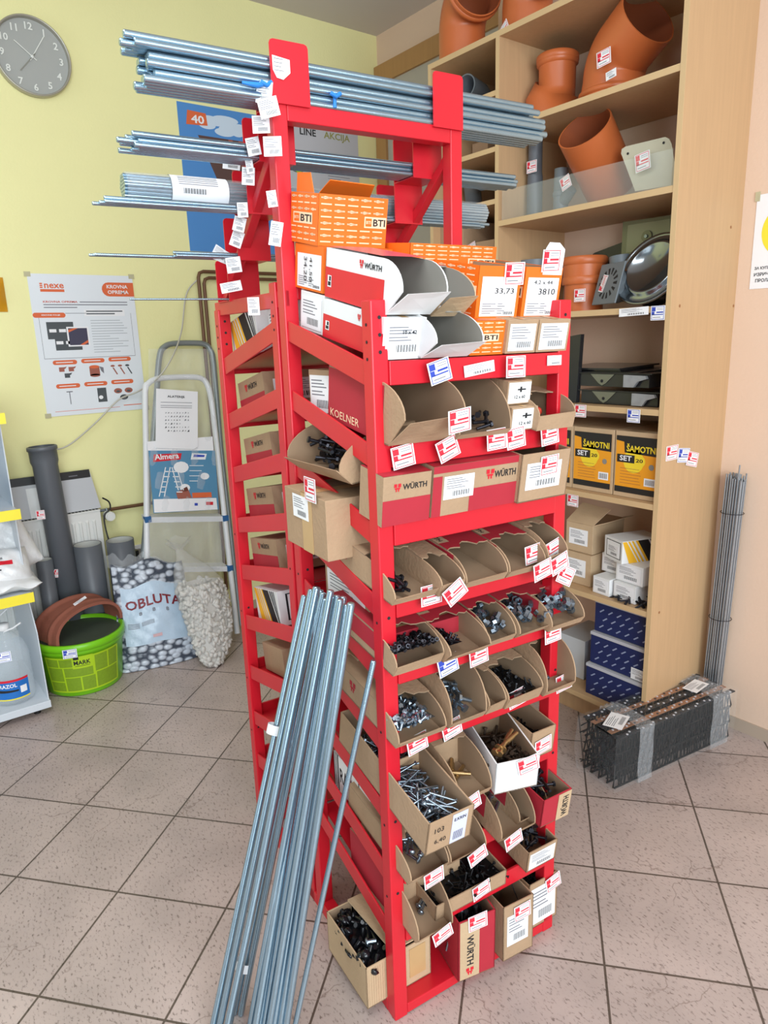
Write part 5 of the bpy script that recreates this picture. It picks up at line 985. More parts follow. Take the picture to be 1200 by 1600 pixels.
bag = thing('pebble_bag', 'plump printed bag of pebbles lettered OBLUTAK standing by the green bucket', 'bag', BL)
b = MB(); b.M = Matrix.Translation(-BL); NU, NV = 26, 36; pts = [bag1(i / NU, j / NV) for j in range(NV + 1) for i in range(NU + 1)]
for (m_, test) in ((M_PEB, lambda u, v: not (0.07 < u < 0.97 and 0.26 < v < 0.80)), (M_BAGBL, lambda u, v: 0.07 < u < 0.97 and 0.26 < v < 0.80)):
    b.add(pts, [(j * (NU + 1) + i, j * (NU + 1) + i + 1, (j + 1) * (NU + 1) + i + 1, (j + 1) * (NU + 1) + i) for j in range(NV) for i in range(NU) if test((i + .5) / NU, (j + .5) / NV)], m_, True)
b.grid(lambda u, v: bag1(u, v, 0, -1), 16, 20, M_PEB)
def bag_text(s_, u0, u1, v0, v1, m_, bold=True):
    vs, fs, x0, x1, y0, y1 = text_mesh(s_, bold); b.add([bag1(u0 + (u1 - u0) * (q_[0] - x0) / (x1 - x0), v0 + (v1 - v0) * (q_[1] - y0) / (y1 - y0), 0.0025) for q_ in vs], fs, m_)
bag_text('OBLUTAK', 0.12, 1.0, 0.60, 0.69, M_CLRET)
for i in range(4): bag_text('8', 0.28 + 0.18 * i, 0.32 + 0.18 * i, 0.535, 0.57, M_GINK)
for i in range(12): b.grid(lambda u, v, i=i: bag1(0.30 + 0.014 * i + 0.006 * u, 0.43 + 0.04 * v, 0.002), 1, 1, M_GINK)
for j in range(4): b.grid(lambda u, v, j=j: bag1(0.12 + 0.15 * u, 0.42 + 0.014 * j + 0.005 * v, 0.002), 2, 1, M_GINK)
b.grid(lambda u, v: bag1(0.42 + 0.12 * u, 0.30 + 0.03 * v, 0.002), 2, 1, mat('pinkish_print', (214, 176, 180), 0.5))
b.build('printed_bag', bag)
b = MB(); b.M = Matrix.Translation(-BL)
def topfilm(u, v): p_ = Vector(bag1(u * 0.9, 0.97)); q_ = p_ + Vector((-0.02, -0.01, 0.075 * v * (0.6 + 0.4 * math.sin(u * 14) ** 2) * (1.3 - u))); return (q_.x, q_.y, q_.z)
b.grid(topfilm, 22, 4, M_FILM); b.build('clear_top_edge', bag)
# the clear sack of white pebbles
M_STONE = mat('white_pebbles', (212, 208, 202), 0.5, 0, 0.12, 30)
c0 = Vector((0.285, -1.325, 0.0)); ctop = Vector((0.02, -1.34, 0.53))
def sack(u, v, k=1.0):
    a = u * 2 * PI; T_ = ((0, .03), (.12, .075), (.3, .100), (.5, .112), (.68, .108), (.82, .08), (.92, .035), (1.0, .016))
    for q0, q1 in zip(T_, T_[1:]):
        if q0[0] <= v <= q1[0] + 1e-6: rad_ = k * (q0[1] + (q1[1] - q0[1]) * (v - q0[0]) / (q1[0] - q0[0]))
    c = c0.lerp(ctop, v) + Vector((0, 0.05 * math.sin(PI * v), 0.0)); w2 = 1 + 0.05 * math.sin(5 * a + 9 * v)
    return (c.x + rad_ * 0.62 * w2 * math.cos(a), c.y + rad_ * 1.12 * w2 * math.sin(a), c.z + 0.006)
sk = thing('pebble_sack', 'clear tied sack of small white pebbles tapering to the floor beside the ladder', 'sack', c0)
b = MB(); b.M = Matrix.Translation(-c0); b.grid(lambda u, v: sack(u, v), 30, 34, mat('sack_film', (226, 226, 222), 0.2, 0, 0, 10, 0.9, 30, alpha=0.22))
tp_ = Vector(sack(0, 1.0)); 
b.grid(lambda u, v: (ctop.x + (0.014 + 0.05 * v) * math.cos(u * 2 * PI), ctop.y + (0.014 + 0.05 * v) * math.sin(u * 2 * PI) * (1 + .3 * math.sin(u * 25)), ctop.z + 0.005 + 0.05 * v + 0.008 * math.sin(u * 31)), 26, 3, MATS['sack_film']); b.build('clear_film', sk)
vs, fs, x0, x1, y0, y1 = text_mesh('OB', True); b = MB(); b.M = Matrix.Translation(-c0); b.add([sack(0.17 + 0.08 * (q_[0] - x0) / (x1 - x0), 0.44 + 0.06 * (q_[1] - y0) / (y1 - y0), 1.02) for q_ in vs], fs, M_CLRET); b.build('printed_letters', sk)
b = MB(); rr3 = random.Random(11)
ico = [(0, 0, -1), (.72, -.53, -.45), (-.28, -.85, -.45), (-.89, 0, -.45), (-.28, .85, -.45), (.72, .53, -.45), (.28, -.85, .45), (-.72, -.53, .45), (-.72, .53, .45), (.28, .85, .45), (.89, 0, .45), (0, 0, 1)]
icf = [(0, 1, 2), (1, 0, 5), (0, 2, 3), (0, 3, 4), (0, 4, 5), (1, 5, 10), (2, 1, 6), (3, 2, 7), (4, 3, 8), (5, 4, 9), (1, 10, 6), (2, 6, 7), (3, 7, 8), (4, 8, 9), (5, 9, 10), (6, 10, 11), (7, 6, 11), (8, 7, 11), (9, 8, 11), (10, 9, 11)]
for i in range(620):
    v = rr3.random() ** 0.9 * 0.68 + 0.01; u = rr3.random(); k = 0.83 + 0.11 * rr3.random(); p_ = Vector(sack(u, v, k)); s1_ = 0.0105 + 0.006 * rr3.random()
    E_ = Euler((rr3.random() * 6, rr3.random() * 6, rr3.random() * 6)).to_matrix()
    b.add([p_ + E_ @ Vector((q_[0] * s1_ * 1.5, q_[1] * s1_, q_[2] * s1_ * 0.65)) for q_ in ico], icf, M_STONE, True)
b.grid(lambda u, v: sack(u, v * 0.69, 0.82), 16, 14, M_STONE)
o = b.build('white_pebbles'); tag(o, 'small white pebbles filling the clear tied sack', 'pebbles'); o['kind'] = 'stuff'

# ------------------------------------------------------------------ step ladder in its plastic wrap
M_ALU = mat('white_aluminium', (226, 228, 230), 0.35, 0.0, 0.03, 20); M_GREYT = mat('grey_ladder_tube', (142, 150, 152), 0.35, 0.4, 0.04, 20); M_BLUEJ = mat('blue_joint', (40, 96, 150), 0.5)
def onlad(x, y, a0, kx=0.20):   # plane X = a0 - kx * z, leaning back to the wall
    d = ray(x, y); t = (a0 - kx * CAM.z - CAM.x) / (d.x + kx * d.z); return CAM + d * t
F0, B0 = 0.04, -0.05
ld = thing('step_ladder', 'folded aluminium step ladder in clear wrap leaning on the yellow wall', 'ladder', (0, -1.2, 0)); lo = Matrix.Translation((0, 1.2, 0))
fl = [onlad(228, 890, F0), onlad(229, 750, F0), onlad(229, 640, F0)]; 
frame_px = [(229, 800), (228, 700), (227, 612), (231, 600), (242, 593), (262, 590), (300, 589), (316, 592), (324, 602), (330, 625), (338, 690), (350, 800)]
P1 = [onlad(x, y, F0) for x, y in frame_px]; dl = (P1[0] - P1[1]).normalized(); dr_ = (P1[-1] - P1[-2]).normalized()
P1 = [P1[0] + dl * (P1[0].z / -dl.z) + Vector((0, 0, 0.02))] + P1 + [P1[-1] + dr_ * (P1[-1].z / -dr_.z) + Vector((0, 0, 0.02))]
b = MB(); b.M = lo; b.tube(smooth(P1, 3), 0.0145, M_ALU, 10); b.build('front_frame', ld)
rear_px = [(243, 640), (246, 590), (250, 553), (257, 542), (270, 537), (300, 536), (320, 538), (329, 548), (334, 570), (345, 700), (356, 800)]
P2 = [onlad(x, y, B0) for x, y in rear_px]; dl = (P2[0] - P2[2]).normalized(); dr_ = (P2[-1] - P2[-2]).normalized()
P2 = [P2[0] + dl * (P2[0].z / -dl.z) + Vector((0, 0, 0.02))] + P2 + [P2[-1] + dr_ * (P2[-1].z / -dr_.z) + Vector((0, 0, 0.02))]
b = MB(); b.M = lo; b.tube(smooth(P2, 3), 0.015, M_GREYT, 10); b.build('rear_frame', ld)
for (yl, yr, ww) in ((812, 810, .05), (890, 888, .05)):
    a_ = onlad(230, yl, F0); c_ = onlad(351 if yl < 850 else 358, yr, F0)
    b = MB(); b.M = lo; dr2 = (c_ - a_).normalized(); b.prism([(0, -0.014), ((c_ - a_).length, -0.014), ((c_ - a_).length, 0.014), (0, 0.014)], a_ + Vector((0.012, 0, 0)), dr2, Vector((0, 0, 1)), Vector((-1, 0, 0)), 0.09, M_ALU); st = b.build('step', ld, bevel=0.002)
    b = MB(); b.M = lo
    for e in (a_, c_): b.box(e.x - 0.012, e.x + 0.018, e.y - 0.016, e.y + 0.016, e.z - 0.012, e.z + 0.018, M_BLUEJ)
    b.build('step_joint', st, bevel=0.002)
b = MB(); b.M = lo; a_ = onlad(233, 828, F0); c_ = onlad(350, 878, F0)
b.grid(lambda u, v: tuple(onlad(234 + u * 118, 815 + v * 70, F0 + 0.012 + 0.004 * math.sin(u * 17 + v * 5))), 16, 8, M_FILM)
def wrapf(u, v): return tuple(onlad(232 + u * (100 + 16 * v), 545 + v * 345, F0 + 0.016 + 0.006 * math.sin(u * 21 + v * 13) * math.sin(v * 29)))
b.grid(wrapf, 20, 40, M_FILM); b.build('plastic_wrap', ld)
M_LBLUE = mat('leaflet_blue', (84, 142, 178), 0.35, 0, 0.05, 8)
b = MB(); b.M = lo; f_ = F0 + 0.018
def lq(pts, m_, e=0.0): b.poly([onlad(x, y, f_ + e) for x, y in pts], m_)
lq([(232, 704), (336, 704), (342, 796), (240, 802)], M_LBLUE); lq([(230, 690), (332, 682), (334, 704), (231, 704)], M_PAPER); lq([(240, 780), (338, 778), (340, 796), (241, 801)], M_PAPER, .001)
lq([(240, 710), (284, 708), (282, 718), (239, 722)], M_WRED, .001); lq([(300, 708), (323, 709), (321, 718), (298, 718)], M_PAPER, .001); lq([(303, 710), (320, 711), (319, 714), (302, 714)], M_TBLUE, .002)
for (x, y, r_) in ((283, 730, 12), (320, 744, 7), (289, 762, 8)): lq([(x + r_ * math.cos(i * .52), y + r_ * .75 * math.sin(i * .52)) for i in range(12)], M_PAPER, .001)
for k in range(2):
    x0_ = 258 + 10 * k; sl = -1 if k == 0 else 1
    for e in (0, 8): lq([(x0_ + e * .9, 730), (x0_ + e * .9 + 1.5, 730), (x0_ + e + sl * 10 + 1.5, 776 - 10 * k), (x0_ + e + sl * 10, 776 - 10 * k)], M_PAPER, .0012)
    for j in range(5): lq([(x0_ + sl * 2 * j, 736 + 8 * j), (x0_ + 9 + sl * 2 * j, 736 + 8 * j), (x0_ + 9 + sl * 2 * j, 737.5 + 8 * j), (x0_ + sl * 2 * j, 737.5 + 8 * j)], M_PAPER, .0012)
lq([(300, 770), (330, 769), (331, 777), (301, 778)], M_PORG, .001); lq([(275, 770), (292, 760), (300, 778), (278, 780)], M_PBR, .001); lq([(304, 786), (309, 786), (309, 790), (304, 790)], M_TBLUE, .002); lq([(322, 784), (333, 784), (333, 789), (322, 789)], M_WRED, .002)
for j in range(4): lq([(296, 727 + 8 * j), (318 - 3 * j, 727 + 8 * j), (318 - 3 * j, 728 + 8 * j), (296, 728 + 8 * j)], M_PAPER, .001)
p_ = onlad(242, 719, f_ + .002); e1 = (onlad(282, 716, f_ + .002) - p_); b.text('Almera', p_, e1.normalized(), Vector((-.2, 0, 1)), 0, 0, 0.028, M_PAPER, True, w=e1.length * .95)
b.build('blue_leaflet', ld)
b = MB(); b.M = lo; f_ = F0 + 0.024; lq([(244, 607), (309, 612), (309, 698), (303, 702), (243, 700)], M_PAPER)
p_ = onlad(262, 622, f_ + .001); e1 = (onlad(289, 623, f_ + .001) - p_); b.text('ALATERIJE', p_, e1.normalized(), Vector((-.2, 0, 1)), 0, 0, 0.014, M_INK, True, w=e1.length)
for y in (628, 633, 636): lq([(251, y), (300, y + 1), (300, y + 1.7), (251, y + .7)], M_GINK, .001)
rr4 = random.Random(9)
for j in range(6):
    for i in range(9):
        x = 259 + 4.4 * i; y = 645 + 5.6 * j; s_ = 0.8 + rr4.random() * 0.9
        if rr4.random() < 0.9: lq([(x - s_, y + s_), (x + s_, y + s_ * rr4.random()), (x + s_ * (rr4.random() - .2), y - s_)], M_GINK if rr4.random() < .6 else M_INK, .001)
b.build('instruction_sheet', ld)

# ------------------------------------------------------------------ shop shelf unit at the left edge
M_SHG = mat('pale_grey_shelf_steel', (206, 212, 218), 0.35, 0, 0.02, 8); M_STRIP = mat('yellow_price_strip', (244, 226, 60), 0.4, 0, 0.04, 20); M_CLRST = mat('clear_strip', (230, 236, 240), 0.15, alpha=0.5)
yR = -2.045; yL = -2.95; fx = 0.245; gx = -0.30
go_ = Vector((0, -2.4, 0)); gon = thing('shop_shelf_unit', 'pale grey shop shelf unit with yellow price strips, cut off by the left edge', 'shelf', go_); gm = Matrix.Translation(-go_)
b = MB(); b.M = gm; b.prism([(gx, 0.05), (fx - 0.01, 0.05), (fx - 0.03, 0.36), (fx - 0.10, 0.47), (fx - 0.115, 1.33), (gx, 1.33)], (0, yR - 0.004, 0), X3, Z3, -Y3, 0.004, M_SHG); b.build('side_panel', gon)
b = MB(); b.M = gm; b.box(gx, gx + 0.01, yL, yR, 0.05, 1.33, M_SHG); b.build('back_panel', gon)
for k, z in enumerate((1.281, 0.901, 0.55)):
    b = MB(); b.M = gm; b.box(gx, fx - 0.004, yL, yR - 0.005, z - 0.035, z - 0.008, M_SHG); dk = b.build('shelf_board', gon)
    b = MB(); b.M = gm; b.box(fx - 0.003, fx, yL, yR, z - 0.042, z, M_STRIP); b.build('yellow_price_strip', dk)
b = MB(); b.M = gm; b.box(gx, fx, yL, yR, 0.03, 0.062, M_SHG); b.build('base_board', gon, bevel=0.002)
for s_ in (0.05, 0.5):
    b = MB(); b.M = gm; b.cyl((fx - 0.05, yR - s_, 0), (fx - 0.05, yR - s_, 0.03), 0.014, M_BLACK, n=16); b.build('foot', gon)
# bottles
M_PET = mat('clear_pet', (226, 234, 238), 0.08, 0, 0, 10, alpha=0.24); M_CAP = mat('white_cap', (236, 236, 236), 0.4)
def bottle(loc, label, rz, kind=0):
    r = thing('water_bottle', label, 'bottle', loc, (0, 0, rz)); b = MB(); pr = [(0, 0.004), (0.06, 0.0), (0.078, 0.008), (0.083, 0.02)]
    for i in range(9): z = 0.10 + 0.0 + i * 0.012; pr += [(0.083, z), (0.080, z + 0.006)]
    pr = pr[:4] + [(0.083, 0.10)] + [(0.083 - (0.003 if i % 2 else 0), 0.115 + 0.009 * i) for i in range(10)] + [(0.080, 0.215), (0.066, 0.255), (0.035, 0.295), (0.019, 0.305), (0.019, 0.322)]
    b.lathe(pr, M_PET, 32); b.build('bottle_body', r)
    b = MB(); b.lathe([(0, 0.342), (0.022, 0.342), (0.023, 0.318), (0.020, 0.316)], M_CAP, 24); b.build('cap', r)
    b = MB(); b.tube([(0.015, 0.0, 0.312), (0.03, 0.035, 0.325), (0.04, 0.065, 0.345)], 0.004, M_CAP, 8); b.build('carry_handle', r)
    if kind == 0:
        b = MB()
        def cy(u, v, o_): return ((0.084 + o_) * math.cos(u), (0.084 + o_) * math.sin(u), v)
        b.grid(lambda u, v: cy(-0.85 + 1.6 * u, 0.035 + 0.075 * v, 0), 14, 1, mat('label_blue', (30, 110, 190), 0.4)); b.grid(lambda u, v: cy(-0.85 + 1.6 * u, 0.110 + 0.010 * v, 0), 14, 1, M_WRED); b.grid(lambda u, v: cy(-0.85 + 1.6 * u, 0.030 + 0.006 * v, 0), 14, 1, M_STRIP)
        b.grid(lambda u, v: cy(0.28 + 0.32 * u, 0.055 + 0.03 * v, 0.001), 4, 1, M_PAPER); b.grid(lambda u, v: cy(-0.7 + 0.9 * u, 0.066 + 0.012 * v * (1 - u * .4), 0.001), 8, 1, M_INK)
        vs, fs, x0, x1, y0, y1 = text_mesh('MRAZOL', True); b.add([cy(-0.85 + 1.0 * (q_[0] - x0) / (x1 - x0), 0.086 + 0.017 * (q_[1] - y0) / (y1 - y0), 0.0015) for q_ in vs], fs, M_PAPER); b.build('printed_label', r)
        b = MB(); tag_shape(b, (0.080, -0.045, 0.205), (0.12, 0.99, 0), (-0.28, 0, 0.95), 0.055, 0.042, M_TBLUE); b.build('price_tag', r)
    return r
bottle((0.125, -2.16, 0.063), 'large clear bottle with white cap and blue MRAZOL label, in front on the bottom shelf', -0.1)
bottle((-0.05, -2.19, 0.063), 'large clear bottle standing behind the labelled one on the bottom shelf', 0.5, 1)
# white sacks on the middle shelf
M_POLY = mat('white_plastic_sack', (226, 226, 226), 0.28, 0, 0.04, 8, 0.7, 18)
def pillow(name, label, c, ex, ey, ez, sx, sy, sz, m_, draw=None):
    c = Vector(c); ex = Vector(ex).normalized(); ey = Vector(ey).normalized(); ez = Vector(ez).normalized(); r3 = random.Random(label); ph = [r3.random() * 6 for _ in range(4)]
    def f(u, v, sgn, o_=0.0):
        a = 2 * u - 1; c_ = 2 * v - 1; t = (max(0, 1 - abs(a) ** 2.6) * max(0, 1 - abs(c_) ** 2.6)) ** 0.5; t *= 1 + 0.14 * math.sin(5 * a + ph[0]) * math.cos(6 * c_ + ph[1]) + 0.05 * math.sin(17 * a + 11 * c_ + ph[2])
        p_ = ex * (a * sx) + ey * (c_ * sy) + ez * (sgn * sz * t + o_ + 0.01 * math.sin(9 * a + ph[3]) * (abs(c_) ** 4)); return (p_.x, p_.y, p_.z)
    r = thing(name, label, 'bag', c); b = MB(); b.grid(lambda u, v: f(u, v, 1), 24, 24, m_); b.grid(lambda u, v: f(u, v, -1), 24, 24, m_)
    b.build('plastic_film', r)
    if draw: b = MB(); draw(b, f); b.build('printed_label', r)
    return r
def dr_sack(b, f):
    b.grid(lambda u, v: f(0.35 + 0.45 * u, 0.52 + 0.10 * v, 1, 0.003), 10, 2, M_WRED)
    vs, fs, x0, x1, y0, y1 = text_mesh('RESNJE', True); b.add([f(0.40 + 0.3 * (q_[0] - x0) / (x1 - x0), 0.66 + 0.06 * (q_[1] - y0) / (y1 - y0), 1, 0.004) for q_ in vs], fs, M_INK); b.grid(lambda u, v: f(0.5 + 0.16 * u, 0.40 + 0.03 * v, 1, 0.003), 5, 1, M_INK)
pc1 = onx(8, 905, 0.13); pillow('white_sack', 'white plastic sack with red stripe lying in front on the middle shelf', (0.10, -2.19, 0.625), (0, 1, 0.02), (-0.45, 0, 0.8), (0.8, 0, 0.45), 0.17, 0.085, 0.07, M_POLY, dr_sack)
pillow('white_sack', 'white plastic sack leaning up behind the red-striped one, middle shelf', (-0.02, -2.11, 0.70), (0, 0.9, 0.35), (-0.2, -0.3, 0.9), (0.95, 0, 0.2), 0.13, 0.14, 0.06, M_POLY)
pillow('white_sack', 'flat white plastic sack under the red-striped one, middle shelf', (0.12, -2.16, 0.575), (0, 1, -0.05), (1, 0, 0), (0, 0, 1), 0.16, 0.10, 0.028, M_POLY)
b = MB(); b.box(0.02, 0.17, -2.30, -2.155, 0.897, 1.02, mat('light_blue_box', (90, 178, 226), 0.4)); o = b.build('light_blue_box', bevel=0.004); tag(o, 'light blue box on the upper shelf of the shop shelf unit', 'box')
# ------------------------------------------------------------------ wooden shop cabinet on the peach wall
def wood_mat():
    m = mat('beech_board', (194, 158, 118), 0.5, 0, 0.10, 5, 0.05, 60, stretch=(14, 14, 0.9)); return m
M_WOOD = wood_mat(); M_EDGE = mat('beech_edge_strip', (206, 174, 130), 0.45, 0, 0.05, 10)
YF = -0.40; XR = 2.008; XP = 1.242; XL = 0.862; ZT = 2.59
cab = thing('shelving_cabinet', 'tall beech-effect shelving cabinet with open bays against the peach wall', 'cabinet', (1.435, -0.2, 0)); cm = Matrix.Translation((-1.435, 0.2, 0))
def cabpart(name, *bx, edge=True):
    b = MB(); b.M = cm
    for q_ in bx:
        b.box(*q_, M_WOOD)
        if edge: b.box(q_[0], q_[1], q_[2] - 0.0015, q_[2], q_[4], q_[5], M_EDGE)
    return b.build(name, cab)
sp = cabpart('side_panel', (XR - 0.018, XR, YF, 0.0, 0, ZT)); cabpart('side_panel', (XL, XL + 0.018, YF, 0, 0, ZT)); cabpart('partition', (XP, XP + 0.018, YF, 0, 0.0, ZT - 0.02)); cabpart('top_board', (XL + 0.018, XR - 0.018, YF, 0, ZT - 0.02, ZT))
MATS.get('screw_cap') or mat('screw_cap', (150, 100, 60), 0.5)
for (px, py) in ((1062, 478), (1146, 478), (1142, 355), (1030, 957)):
    b = MB(); b.M = cm; p_ = onx(px, py, XR); b.cyl((XR, p_.y, p_.z), (XR + 0.0006, p_.y, p_.z), 0.005, MATS['screw_cap'], n=12); b.build('screw_cap', cab)
for i, (px, py, c) in enumerate(((1048, 710, M_TRED), (1065, 712, M_TBLUE), (1078, 716, M_TRED))):
    b = MB(); b.M = cm; p_ = onx(px, py, XR); tag_shape(b, (XR + 0.001 + 0.0012 * i, p_.y - 0.03, p_.z - 0.02), (0, 1, -0.12 * i), (0, 0.12 * i, 1), 0.072, 0.05, c); b.build('price_tag', cab)
AZ = {'A': 2.272, 'B': 1.939, 'C': 1.585, 'D': 1.254, 'E': 0.933, 'F': 0.543, 'G': 0.117}
for k, z in AZ.items(): cabpart('shelf', (XP + 0.018, XR - 0.018, YF + 0.002, -0.002, z - 0.02, z))
LZ = [2.399, 2.207, 2.022, 1.836, 1.65, 1.46, 1.27, 1.08, 0.88, 0.5, 0.117]
for z in LZ: cabpart('shelf', (XL + 0.018, XP, YF + 0.002, -0.002, z - 0.018, z))
b = MB(); b.M = cm; b.box(XL + .018, XR - .018, YF + 0.05, YF + 0.066, 0, 0.097, M_WOOD); b.build('plinth', cab)
b = MB(); b.M = cm; b.box(XL + 0.018, XP, -0.006, -0.001, 0.1, ZT - .02, mat('cabinet_back_board', (150, 122, 92), 0.7)); b.build('back_board', cab)
M_GLASS = mat('clear_acrylic_lip', (214, 222, 214), 0.08, 0, 0, 10, alpha=0.12)
b = MB(); b.box(XP + 0.03, XR - 0.03, YF + 0.006, YF + 0.009, 1.939, 2.045, M_GLASS); o = b.build('acrylic_lip'); tag(o, 'low clear acrylic pane along the front of the second shelf of the right bay', 'pane')
def front_tag(px, py, ink=M_TRED, w=0.05, h=0.045, rot=0.0, kind='price', on=None):
    p_ = ony(px, py, YF - 0.004); b = MB(); b.M = cm; c, s_ = math.cos(rot), math.sin(rot); ux = Vector((c, 0, s_)); uy = Vector((-s_, 0, c)); tag_shape(b, p_ - ux * w / 2 - uy * h / 2, ux, uy, w, h, ink, kind); b.build('price_tag', cab)
for a in ((1028, 489, M_TBLUE), (907, 642, M_TRED), (990, 650, M_TBLUE), (895, 782, M_TRED)): front_tag(a[0], a[1], a[2])
front_tag(990, 487, M_TRED, 0.11, 0.026, 0.03, 'none')
# --- orange and grey fittings
M_OPV = mat('orange_brown_pvc', (196, 104, 56), 0.38, 0, 0.04, 8); M_OPI = mat('orange_pvc_inside', (150, 78, 46), 0.5); M_TUB = mat('grey_fitting', (108, 116, 122), 0.42, 0, 0.04, 8)
def fitting(name, label, path, radii, m_, mi=None, rings=(), n=36, group=None, tags=()):
    c0_ = Vector(path[0]); P = [Vector(p) - c0_ for p in path]; b = MB(); b.tube(P, radii, m_, n, caps=False); b.tube(P, [r_ - 0.005 for r_ in radii], mi or m_, n, caps=False)
    for e in (0, -1):   # lips
        t = (P[1] - P[0]) if e == 0 else (P[-1] - P[-2]); t.normalize(); u = t.orthogonal().normalized(); w2 = t.cross(u); r_ = radii[e]
        b.grid(lambda a, v: tuple(P[e] + (u * math.cos(a * 2 * PI) + w2 * math.sin(a * 2 * PI)) * (r_ - 0.005 * v)), n, 1, m_)
    for (i, th, ln) in rings:
        t = (P[min(i + 1, len(P) - 1)] - P[max(i - 1, 0)]).normalized(); b.tube([P[i] - t * ln / 2, P[i] - t * ln * .3, P[i] + t * ln * .3, P[i] + t * ln / 2], [radii[i], radii[i] + th, radii[i] + th, radii[i]], m_, n, caps=False)
    o = b.build(name, loc=c0_); tag(o, label, 'pipe fitting', group)
    for (tp, ux, uy, w_, h_, ink, kd) in tags: q = MB(); tag_shape(q, Vector(tp) - c0_, ux, uy, w_, h_, ink, kd); q.build('price_tag', o)
    return o
def arc_path(base, up, turn, out_dir, rad_, l1, l2, n=9):
    base = Vector(base); up = Vector(up).normalized(); od = Vector(out_dir).normalized(); P = [base, base + up * l1 * .5]; c = base + up * l1 + od * rad_
    for i in range(n + 1): a = turn * i / n; P.append(c - od * (rad_ * math.cos(a)) + up * (rad_ * math.sin(a)))
    d_ = (od * math.sin(turn) + up * math.cos(turn)); P.append(P[-1] + d_ * l2 * .5); P.append(P[-1] + d_ * l2 * .5); return P
b1 = ony(722, 96, -0.24); P = arc_path((b1.x, -0.24, ZT), (0, 0, 1), math.radians(80), (1, -0.35, 0), 0.11, 0.13, 0.05)
fitting('pipe_elbow', 'large orange pipe elbow on the far left of the cabinet top', P, [0.095] * (len(P) - 3) + [0.097, 0.110, 0.110], M_OPV, M_OPI, [(len(P) - 2, 0.006, 0.02)])
b1 = ony(818, 40, -0.2); P = arc_path((b1.x - 0.01, -0.17, ZT), (0, 0, 1), math.radians(80), (1, -0.5, 0), 0.11, 0.13, 0.05)
tgp = ony(793, 50, -0.30)
fitting('pipe_elbow', 'large orange pipe elbow with price tag, right one on the cabinet top', P, [0.095] * (len(P) - 3) + [0.097, 0.110, 0.110], M_OPV, M_OPI, [(len(P) - 2, 0.006, 0.02)], tags=[(ony(783, 66, -0.31), (0.6, 0, 0.5), (-0.4, 0, .9), 0.055, 0.04, M_TRED, 'price')])
pb1 = ony(857, 168, -0.22)
fitting('pipe_reducer', 'orange offset pipe reducer standing on the upper shelf, left of the elbow', [(pb1.x, -0.2, 2.272), (pb1.x, -0.2, 2.37), (pb1.x + .012, -0.2, 2.395), (pb1.x + 0.022, -0.2, 2.40), (pb1.x + 0.022, -0.2, 2.49), (pb1.x + 0.022, -0.2, 2.50)], [0.098, 0.098, 0.082, 0.068, 0.068, 0.070], M_OPV, M_OPI, [(5, 0.008, 0.03), (4, 0.008, 0.03)])
pb2 = ony(958, 142, -0.20); P = arc_path((pb2.x, -0.2, 2.272), (0, 0, 1), math.radians(62), (1, -0.22, 0), 0.10, 0.09, 0.11)
fitting('pipe_elbow', 'large orange pipe elbow with price tag standing on the upper shelf, opening to the right', P, [0.112, 0.112] + [0.104] * (len(P) - 2), M_OPV, M_OPI, [(1, 0.006, 0.02)],
        tags=[(ony(933, 108, -0.33), (1, 0.0, 0.1), (-0.1, 0, 1), 0.055, 0.048, M_TRED, 'price'), (ony(947, 127, -0.33), (1, 0.0, 0.15), (-0.1, 0, 1), 0.04, 0.025, M_TRED, 'none')])
# shelf B
p_ = ony(835, 330, -0.24); q_ = ony(838, 212, -0.24); g = fitting('grey_pipe', 'tall dark grey pipe standing at the left end of the second shelf', [(p_.x, -0.24, 1.939), (p_.x, -0.24, 2.1), (p_.x, -0.24, 2.12), (p_.x, -0.24, q_.z)], [0.03, 0.03, 0.027, 0.027], M_PVC, M_PVCI, tags=[(ony(823, 272, -0.275), (1, 0, 0), (0, 0, 1), 0.05, 0.043, M_TRED, 'price')])
p_ = ony(876, 322, -0.24); q_ = ony(876, 264, -0.24); fitting('grey_tee', 'short grey pipe tee with angled branch and price tag, second shelf', [(p_.x, -0.24, 1.939), (p_.x, -0.24, 2.02), (p_.x, -0.24, q_.z)], [0.028, 0.028, 0.026], M_TUB, M_PVCI, [(1, .003, .02)], tags=[(ony(879, 300, -0.30), (0.85, 0, 0.35), (-0.35, 0, 0.9), 0.045, 0.045, M_TRED, 'price')])
b = MB(); b.cyl((p_.x, -0.24, 1.98), (p_.x + 0.055, -0.25, 2.03), 0.022, M_TUB, n=20); o = b.build('grey_branch'); o.parent = [x for x in SC.objects if x.name.startswith('grey_tee')][0]; o.location = -o.parent.location
a_ = ony(955, 292, -0.14); c_ = ony(913, 200, -0.33); fitting('large_pipe', 'wide orange pipe offcut tilted on the second shelf, open end up', [a_, a_.lerp(c_, 0.5), c_], [0.095, 0.096, 0.096], M_OPV, M_OPI)
def plate(name, label, cat, pts, Y, th, m_, cr=0.0, tags=(), parts=None, lean=0.0):
    c0_ = ony(pts[0][0], pts[0][1], Y); P = []
    for x, y in pts: q_ = ony(x, y, Y); P.append((q_.x - c0_.x, q_.z - c0_.z))
    b = MB(); b.prism(P, (0, 0, 0), X3, Vector((0, lean, 1)).normalized(), Vector((0, -1, lean)).normalized(), th, m_); o = b.build(name, loc=c0_, bevel=0.002); tag(o, label, cat)
    for (x, y, w_, h_, rot, ink, kd) in tags:
        q_ = ony(x, y, Y - th - 0.02 + 0.0); q = MB(); c, s_ = math.cos(rot), math.sin(rot); tag_shape(q, q_ - c0_ - Vector((w_ / 2, 0, h_ / 2)), (c, 0, s_), (-s_, 0, c), w_, h_, ink, kd); q.build('price_tag', o)
    return o
M_BEIGE = mat('beige_metal', (200, 196, 176), 0.4, 0.1, 0.03, 8)
